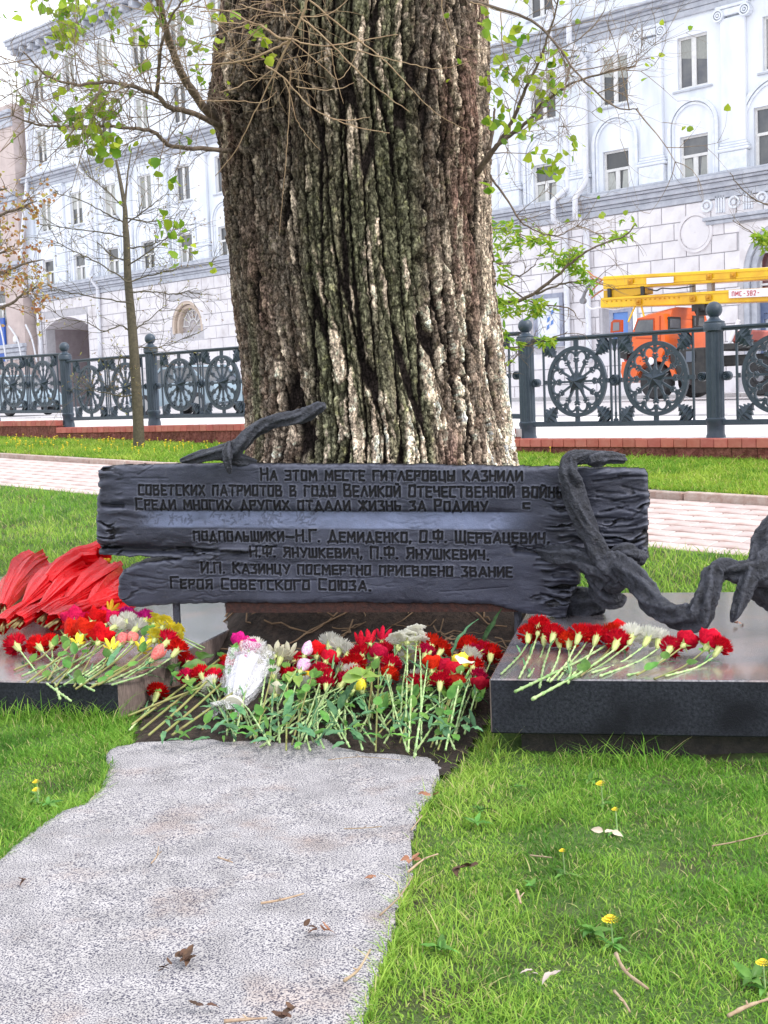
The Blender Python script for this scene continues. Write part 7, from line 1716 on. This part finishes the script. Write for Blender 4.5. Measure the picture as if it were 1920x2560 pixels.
# rose leaves on long stems left of the heap
rs = empty('cut_rose_bundle', tuple(PZ(480, 1700, .1)), 0, label='bundle of long brown-green stems with broad rose leaves left of the heap', cat='cut stems'); inv = Matrix.Translation(-rs.location)
for a, b_ in (((560, 1640), (330, 1812)), ((540, 1680), (352, 1826)), ((520, 1700), (372, 1838)), ((575, 1690), (402, 1840)), ((500, 1720), (320, 1790)), ((600, 1720), (430, 1838))):
    P = catmull([PZ(*a, .17), PZ((a[0] + b_[0]) / 2 + random.uniform(-8, 8), (a[1] + b_[1]) / 2, .11), PZ(*b_, .06)], 6); MB().tube([inv @ p for p in P], .006, 6).build('stem', M_STEMD, rs, smooth=True)
for px, py, tx, ty, L_, W_ in ((440, 1660, 385, 1705, .15, .085), (450, 1680, 425, 1745, .14, .08), (520, 1670, 455, 1660, .14, .085), (500, 1650, 560, 1600, .16, .10), (520, 1690, 560, 1660, .13, .08), (545, 1680, 545, 1730, .13, .075), (470, 1700, 500, 1740, .12, .075), (560, 1650, 572, 1610, .14, .09), (480, 1720, 470, 1770, .10, .06), (560, 1720, 600, 1760, .11, .06), (455, 1630, 430, 1600, .10, .06)):
    a = PZ(px, py, .16); b_ = PZ(tx, ty, .20); b_ = a + (b_ - a).normalized()
    big_leaf(a, b_ - a, Vector((random.uniform(-.2, .2), -.7, 1)), L_, W_, M_RLEAF, rs, inv, curl=.12)
# leafy greens within the heap
hp_ = empty('loose_greenery', tuple(PZ(850, 1750, .1)), 0, label='loose green leaves and foliage stuffed between the heaped flower stems', cat='greenery'); inv = Matrix.Translation(-hp_.location)
M_YL = mat('light_leaf', (.26, .42, .08), .45, c2=(.38, .52, .14), scale=10, trans=.25)
for px, py, tx, ty, L_, W_, z, m in ((905, 1690, 880, 1650, .13, .11, .24, M_YL), (905, 1695, 860, 1690, .12, .10, .23, M_YL), (910, 1695, 960, 1675, .13, .12, .23, M_YL), (1150, 1660, 1195, 1640, .12, .10, .25, mat('pale_round_petal', (.74, .76, .58), .5)), (730, 1680, 700, 1760, .17, .055, .18, M_YL), (745, 1690, 748, 1770, .17, .05, .18, M_YL), (1010, 1690, 1060, 1710, .17, .08, .14, M_RLEAF), (1020, 1720, 980, 1750, .14, .08, .12, M_RLEAF), (870, 1730, 850, 1790, .14, .07, .12, M_YL), (940, 1740, 990, 1760, .14, .08, .11, M_YL), (1120, 1720, 1100, 1770, .14, .07, .12, M_RLEAF), (800, 1700, 830, 1720, .12, .07, .14, M_RLEAF), (700, 1700, 660, 1720, .12, .07, .14, M_RLEAF), (1100, 1650, 1130, 1620, .12, .06, .22, M_BLUEG), (960, 1760, 940, 1800, .12, .06, .10, M_RLEAF), (770, 1760, 800, 1780, .12, .07, .09, M_RLEAF)):
    a = PZ(px, py, z); b_ = PZ(tx, ty, z); big_leaf(a, b_ - a, Vector((random.uniform(-.2, .2), -.8, 1)), L_, W_, m, hp_, inv, curl=.1)
for L_ in ([(1165, 1640, .22), (1150, 1590, .30), (1180, 1560, .36), (1215, 1530, .44)], [(1225, 1600, .2), (1235, 1570, .30), (1250, 1550, .36), (1252, 1538, .40)]):
    pass
a = PZ(1195, 1618, .22); big_leaf(a, PZ(1252, 1534, .42) - a, Vector((-.4, -1, .3)), .34, .026, M_BLUEG, hp_, inv, curl=-.1)
a = PZ(1130, 1640, .24); big_leaf(a, PZ(1140, 1590, .34) - a, Vector((-1, -.4, .3)), .20, .03, M_BLUEG, hp_, inv, curl=.5)
for k in range(240):
    a = PZ(random.uniform(400, 1190), random.uniform(1680, 1860), .07 + random.uniform(0, .05)); big_leaf(a, Vector((random.gauss(0, 1), random.gauss(0, 1), random.uniform(0, .9))), Vector((0, -.3, 1)), random.uniform(.05, .12), random.uniform(.010, .034), random.choice((M_RLEAF, M_BLUEG, M_BLUEG)), hp_, inv, curl=.3)

# --- clear wrapped bouquet in the heap
def wrapfilm(name, P, rad, m, parent, inv, n=26, folds=7, amp=.16, seed=0, openend=True):
    rn = random.Random(seed); C_ = catmull(P, 6); rr = lerpl(rad, 6); k = len(C_); ph = [rn.uniform(0, 6.28) for _ in range(4)]
    def ridge(i, j):
        a = 2 * math.pi * j / n; t = i / k
        v = amp * math.sin(folds * a + ph[0] + 2.5 * t) + amp * .6 * math.sin((folds + 4) * a + ph[1] - 3 * t) + amp * 1.1 * mnoise.noise(Vector((math.cos(a) * 2 + ph[2], math.sin(a) * 2, t * 6)))
        v += .05 * ((j % 2) * 2 - 1)
        return 1 + v * (.5 + .7 * t)
    mb = MB(); mb.tube([inv @ p for p in C_], rr, n, cap=False, ridge=ridge)
    return mb.build(name, m, parent, smooth=False)
M_FILM = mat('clear_film', (.80, .80, .84), .12, spec=.9, bump=1.5, bscale=50); fn_ = M_FILM.node_tree; pb = fn_.nodes['Principled BSDF']
tr = fn_.nodes.new('ShaderNodeBsdfTransparent'); ms = fn_.nodes.new('ShaderNodeMixShader'); nzf = fn_.nodes.new('ShaderNodeTexNoise'); nzf.inputs['Scale'].default_value = 40
mrf = fn_.nodes.new('ShaderNodeMapRange'); mrf.inputs[1].default_value = .35; mrf.inputs[2].default_value = .65; mrf.inputs[3].default_value = .15; mrf.inputs[4].default_value = .75
fn_.links.new(nzf.outputs[0], mrf.inputs[0]); fn_.links.new(mrf.outputs[0], ms.inputs[0]); fn_.links.new(tr.outputs[0], ms.inputs[1]); fn_.links.new(pb.outputs[0], ms.inputs[2]); fn_.links.new(ms.outputs[0], fn_.nodes['Material Output'].inputs[0])
cb2 = empty('film_wrapped_bouquet', tuple(PZ(600, 1740, .12)), 0, label='bouquet wrapped in crumpled clear film lying left in the flower heap', cat='bouquet'); inv = Matrix.Translation(-cb2.location)
wrapfilm('film_wrap', [PZ(628, 1662, .18), PZ(612, 1698, .16), PZ(596, 1738, .13), PZ(582, 1762, .11), PZ(560, 1796, .07)], [.13, .11, .065, .032, .085], M_FILM, cb2, inv, seed=3, folds=9, amp=.2)
wrapfilm('paper_lining', [PZ(626, 1676, .17), PZ(610, 1705, .155), PZ(592, 1745, .125)], [.095, .08, .035], mat('white_tissue', (.80, .79, .84), .8, c2=(.68, .67, .78), scale=20), cb2, inv, seed=4)
for k in range(5):
    P = catmull([PZ(600 + k * 3, 1735, .14), PZ(575 + k * 7, 1770, .10), PZ(560 + k * 11, 1800, .07)], 4); MB().tube([inv @ p for p in P], .005, 5).build('stem', M_STEMD, cb2, smooth=True)
for j, (bx_, by_, col_) in enumerate(((606, 1652, 'pink'), (628, 1646, 'white'), (650, 1656, 'white'), (640, 1668, 'cream'), (618, 1664, 'magenta'))):
    b_ = bpy.data.objects.new('bloom', bloom_data('carnation' if j % 2 else 'rose', col_, j)); COL.objects.link(b_); b_.parent = cb2; b_.location = inv @ PZ(bx_, by_, .20); b_.scale = (.045,) * 3; b_.rotation_euler = (random.uniform(-.9, .1), random.uniform(-.5, .5), 0)
MB().lathe([(.046, -.008), (.05, 0), (.046, .008)], 14, T=lambda p: inv @ (PZ(586, 1760, .125) + q_to(PZ(597, 1740, .15) - PZ(582, 1765, .12)) @ p)).build('tie_band', mat('pale_tape', (.7, .66, .55), .5), cb2)

# --- red wrapped bouquets on the left slab
M_RW = mat('red_gift_film', (.80, .006, .012), .22, c2=(.60, .003, .008), scale=3, bump=2.2, bscale=22, spec=.3, trans=.12)
M_DSTEM = mat('dark_cut_stem', (.20, .14, .05), .7, c2=(.32, .26, .12), scale=20, rnd=.2)
WR_ = [([(5, 1520), (25, 1480), (55, 1440), (92, 1415)], .10, [.03, .07, .11, .12], 'pale-topped red wrapped bouquet, leftmost of the pile'),
       ([(0, 1566), (28, 1538), (62, 1512), (105, 1478), (150, 1446)], .07, [.05, .04, .025, .09, .11], 'red wrapped bouquet in the left middle, its flared top folded over'),
       ([(118, 1470), (150, 1445), (205, 1420), (262, 1404)], .20, [.06, .10, .13, .12], 'big glossy red wrapped bouquet on top of the pile'),
       ([(44, 1555), (78, 1535), (108, 1514), (160, 1478), (218, 1448)], .09, [.045, .045, .026, .08, .09], 'long red wrapped bouquet in the middle of the pile'),
       ([(104, 1545), (140, 1522), (172, 1502), (220, 1470), (275, 1440)], .10, [.045, .05, .03, .09, .11], 'red wrapped bouquet behind the dark bundle of cut stems'),
       ([(135, 1556), (180, 1535), (226, 1513), (262, 1485), (300, 1455)], .07, [.05, .055, .03, .08, .10], 'red wrapped bouquet nearest the lower plank of the plaque'),
       ([(190, 1530), (235, 1528), (280, 1515), (312, 1500)], .02, [.05, .08, .10, .08], 'lowest red wrapped bouquet tucked under the plaque end')]
for k, (pts, z, rad, lb_) in enumerate(WR_):
    P = [PZ(x, y, TZL + .06 + z * (.4 + .6 * i / (len(pts) - 1))) for i, (x, y) in enumerate(pts)]
    t = empty('wrapped_bouquet', tuple(P[0]), 0, label=lb_, cat='bouquet', group='red wrapped bouquets piled on the left slab'); inv = Matrix.Translation(-P[0])
    w = wrapfilm('wrap', P, rad, M_RW, t, inv, seed=20 + k, n=48, folds=6, amp=.15)
    d0 = (P[0] - P[1]).normalized()
    for j in range(7):
        o_ = Vector((random.gauss(0, .014), random.gauss(0, .014), random.gauss(0, .010))); MB().tube([inv @ (P[0] - d0 * .06 + o_), inv @ (P[0] + d0 * random.uniform(.03, .07) + o_ * 1.5 - Vector((0, 0, .015)))], .0055, 6).build('cut_stem', M_DSTEM, t)
    # blooms and greens at the mouth
    m_ = P[-1]; d1 = (P[-1] - P[-2]).normalized()
    for j in range(5):
        b_ = bpy.data.objects.new('bloom', bloom_data('tulip', 'orange' if k in (0, 2) else 'red', j)); COL.objects.link(b_); b_.parent = t; b_.location = inv @ (m_ - d1 * .07 + Vector((random.gauss(0, .03), random.gauss(0, .03), random.gauss(0, .03)))); b_.rotation_mode = 'QUATERNION'; b_.rotation_quaternion = q_to(d1); b_.scale = (.026,) * 3
# yellow flower left pair of stems hanging over the left slab side
st = empty('cut_greens', tuple(PZ(470, 1600, .2)), 0, label='two thin green stems poking out right of the yellow flowers', cat='cut stems'); inv = Matrix.Translation(-st.location)
for a, b_ in (((445, 1588), (512, 1620)), ((440, 1593), (505, 1625))): MB().tube([inv @ PZ(*a, .28), inv @ PZ(*b_, .2)], .0045, 6).build('stem', M_STEM, st)

# ------------------------------------------------------------------ litter on the stone slab and lawn
M_DRY = mat('dry_twig', (.30, .20, .13), .85, c2=(.42, .32, .22), scale=30, rnd=.2); M_DEAD = mat('dead_leaf', (.055, .028, .018), .8, c2=(.12, .06, .035), scale=25, rnd=.2)
def twig(pts, r, label, z=.048):
    P = catmull([PZ(x, y, z + random.uniform(0, .006)) for x, y in pts], 5); t = empty('fallen_twig', tuple(P[0]), 0, label=label, cat='twig', group='dry twigs fallen on the stone slab and lawn'); inv = Matrix.Translation(-P[0])
    MB().tube([inv @ p for p in P], [r * random.uniform(.7, 1.1) * (1 - .4 * i / len(P)) for i in range(len(P))], 6).build('stick', M_DRY, t, smooth=True)
    q = P[len(P) // 2]; MB().tube([inv @ q, inv @ (q + Vector((random.uniform(-.02, .02), random.uniform(-.02, .02), .012)))], [r * .6, r * .3], 5).build('side_twig', M_DRY, t, smooth=True)
twig([(652, 2258), (700, 2250), (760, 2234)], .0045, 'straight pale twig lying across the middle of the stone slab')
twig([(378, 2158), (392, 2140), (397, 2115)], .0028, 'thin curved twig on the left half of the stone slab')
twig([(545, 2143), (582, 2156)], .0035, 'short dark twig near the centre of the stone slab')
twig([(820, 1900), (900, 1892), (1000, 1900)], .0022, 'long thin twig along the far edge of the stone slab')
twig([(860, 2072), (910, 2070), (955, 2066)], .0022, 'fine reddish twig on the right of the stone slab')
twig([(1028, 2075), (1055, 2040), (1040, 2060)], .003, 'small curled twig at the right edge of the stone slab')
twig([(1020, 2180), (1060, 2148), (1095, 2135)], .004, 'pale twig bridging the slab edge and the lawn')
twig([(950, 2288), (1000, 2240), (1032, 2190)], .0035, 'long bent pale stalk along the right slab edge')
twig([(560, 2553), (620, 2548), (668, 2545)], .005, 'thick pale twig at the very bottom of the stone slab')
twig([(860, 2452), (895, 2425), (925, 2375)], .005, 'brown forked twig in the lower right corner of the slab')
twig([(1540, 2385), (1565, 2430), (1620, 2472)], .006, 'knobbly brown twig lying in the lower right lawn', .06)
twig([(1536, 2478), (1560, 2505), (1575, 2530)], .0045, 'short straw coloured twig at the bottom of the lawn', .06)
twig([(1820, 2540), (1870, 2515), (1930, 2495)], .006, 'pale stick at the bottom right corner of the lawn', .07)
twig([(1780, 2115), (1840, 2104), (1920, 2084)], .003, 'thin dry stalk on the right side of the lawn', .08)
twig([(1325, 2138), (1380, 2144)], .003, 'thin straw in the middle of the lawn', .06)
twig([(1292, 2225), (1302, 2258)], .005, 'short pale twig standing in the middle of the lawn', .06)
def deadleaf(px, py, n, s_, label, z=.045, m=None, spread=1.0):
    c = PZ(px, py, z); t = empty('dead_leaf', tuple(c), 0, label=label, cat='leaf litter'); inv = Matrix.Translation(-c)
    for k in range(n):
        p = c + Vector((random.gauss(0, s_ * .4 * spread), random.gauss(0, s_ * .3), random.uniform(0, .008))); big_leaf(p, Vector((random.gauss(0, 1), random.gauss(0, .6), random.uniform(0, .25))), Vector((random.gauss(0, .4), random.gauss(0, .4), 1)), s_ * random.uniform(.7, 1.2), s_ * .55, m or M_DEAD, t, inv, name='leaf_blade', curl=random.uniform(-.5, .6))
deadleaf(455, 2402, 7, .042, 'clump of crumpled dark brown leaves on the stone slab'); deadleaf(405, 2422, 4, .03, 'small dark leaf scraps left of the brown clump')
M_DEADR = mat('rust_leaf', (.26, .11, .06), .8, c2=(.40, .20, .12), scale=25)
deadleaf(768, 2326, 3, .028, 'dark leaf scrap right of the slab centre'); deadleaf(808, 2330, 4, .034, 'rust coloured curled leaf right of the slab centre', m=M_DEADR)
deadleaf(935, 2195, 3, .026, 'small brown leaf on the right of the slab', m=M_DEADR); deadleaf(720, 2538, 6, .034, 'brown and green leaf litter at the slab bottom'); deadleaf(500, 2515, 3, .03, 'dark scraps at the slab bottom beside a twig')
deadleaf(1375, 2432, 4, .036, 'pale torn bark flake in the lower lawn', z=.065, m=mat('pale_bark_flake', (.50, .42, .38), .9)); deadleaf(1160, 2170, 4, .05, 'patch of brown leaves in the lawn right of the slab', z=.05); deadleaf(1515, 2085, 3, .04, 'beige dead leaf in the middle of the lawn', z=.07, m=mat('beige_leaf', (.55, .45, .36), .9))
deadleaf(1850, 1560, 3, .04, 'dry brown leaf on the right granite slab', z=.33, m=M_DEADR); deadleaf(60, 2205, 2, .024, 'tiny brown scrap at the left of the slab'); deadleaf(1065, 1990, 4, .035, 'rusty leaves on the slab edge below the heap', m=M_DEADR); deadleaf(1030, 2150, 4, .035, 'rusty leaves caught on the right slab edge', m=M_DEADR)
M_DAND = MATS['dandelion_yellow']
def dandelion(px, py, r, label, z=.07):
    c = PZ(px, py, z); t = empty('dandelion', (c.x, c.y, float(zgw(c.x, c.y))), 0, label=label, cat='flower', group='dandelions dotted in the near lawn'); inv = Matrix.Translation(-t.location); mb = MB()
    for ring_ in range(3):
        for k in range(14):
            a = 2 * math.pi * k / 14 + ring_ * .2; d = Vector((math.cos(a), math.sin(a), 0)); s_ = Vector((-d.y, d.x, 0)) * r * .13; rr = r * (1 - .28 * ring_); zz_ = Vector((0, 0, r * .22 * ring_)); mb.add([inv @ (c + zz_ + d * rr * .1), inv @ (c + zz_ + d * rr + s_), inv @ (c + zz_ + d * rr * 1.05 - s_ + Vector((0, 0, r * .1)))], [(0, 1, 2)])
    mb.build('flower_head', M_DAND, t); MB().tube([inv @ c, inv @ Vector((c.x + .005, c.y, t.location.z))], .0022, 5).build('stalk', M_STEM, t)
    for k in range(5):
        a = random.uniform(0, 6.28); big_leaf(Vector(t.location) + Vector((0, 0, .012)), Vector((math.cos(a), math.sin(a), .5)), Vector((0, 0, 1)), random.uniform(.03, .06), .014, M_RLEAF, t, inv, curl=.5)
for a in ((1503, 1960, .020, 'dandelion in the lawn below the right granite slab'), (1539, 2024, .014, 'half open dandelion under the upper lawn dandelion'), (1527, 2300, .024, 'largest dandelion, low in the right lawn'), (1407, 2127, .012, 'tiny dandelion bud in the middle lawn'), (1908, 2408, .018, 'dandelion at the right edge of the lawn'), (92, 1955, .017, 'upper of the two dandelions left of the stone slab'), (92, 1975, .018, 'lower of the two dandelions left of the stone slab')): dandelion(*a)
# broad leaved weeds
def weed(px, py, n, s_, label, m=None, z=.06):
    c = PZ(px, py, z); g = float(zgw(c.x, c.y)); t = empty('weed', (c.x, c.y, g), 0, label=label, cat='weed'); inv = Matrix.Translation(-t.location)
    for k in range(n):
        a = 2 * math.pi * k / n + random.uniform(-.4, .4); big_leaf(Vector((c.x, c.y, g + .02)), Vector((math.cos(a), math.sin(a), random.uniform(.2, 1.0))), Vector((random.gauss(0, .3), random.gauss(0, .3), 1)), s_ * random.uniform(.5, 1.2), s_ * .36, m or M_RLEAF, t, inv, curl=.4)
weed(1475, 1915, 5, 0.060, 'pale broad-leaved weed below the right granite slab'); weed(1480, 2285, 7, 0.072, 'broad light green weed beside the largest dandelion'); weed(1880, 2400, 8, 0.060, 'leafy weed at the right edge of the lawn'); weed(228, 1770, 5, 0.072, 'round leaved weed at the corner of the left slab'); weed(1200, 1990, 6, 0.048, 'small leafy weed right of the stone slab'); weed(1190, 2020, 5, 0.048, 'low weed beside the slab edge'); weed(1100, 2330, 7, 0.054, 'low leafy weed right of the slab, lower lawn'); weed(120, 1990, 6, 0.048, 'weed rosette below the two left dandelions'); weed(1290, 1935, 5, 0.030, 'tiny clover-like weed in the upper lawn')
weed(1330, 2170, 5, 0.042, 'pale weed in the centre of the lawn'); weed(1260, 2560, 5, 0.048, 'light weed at the bottom of the lawn')
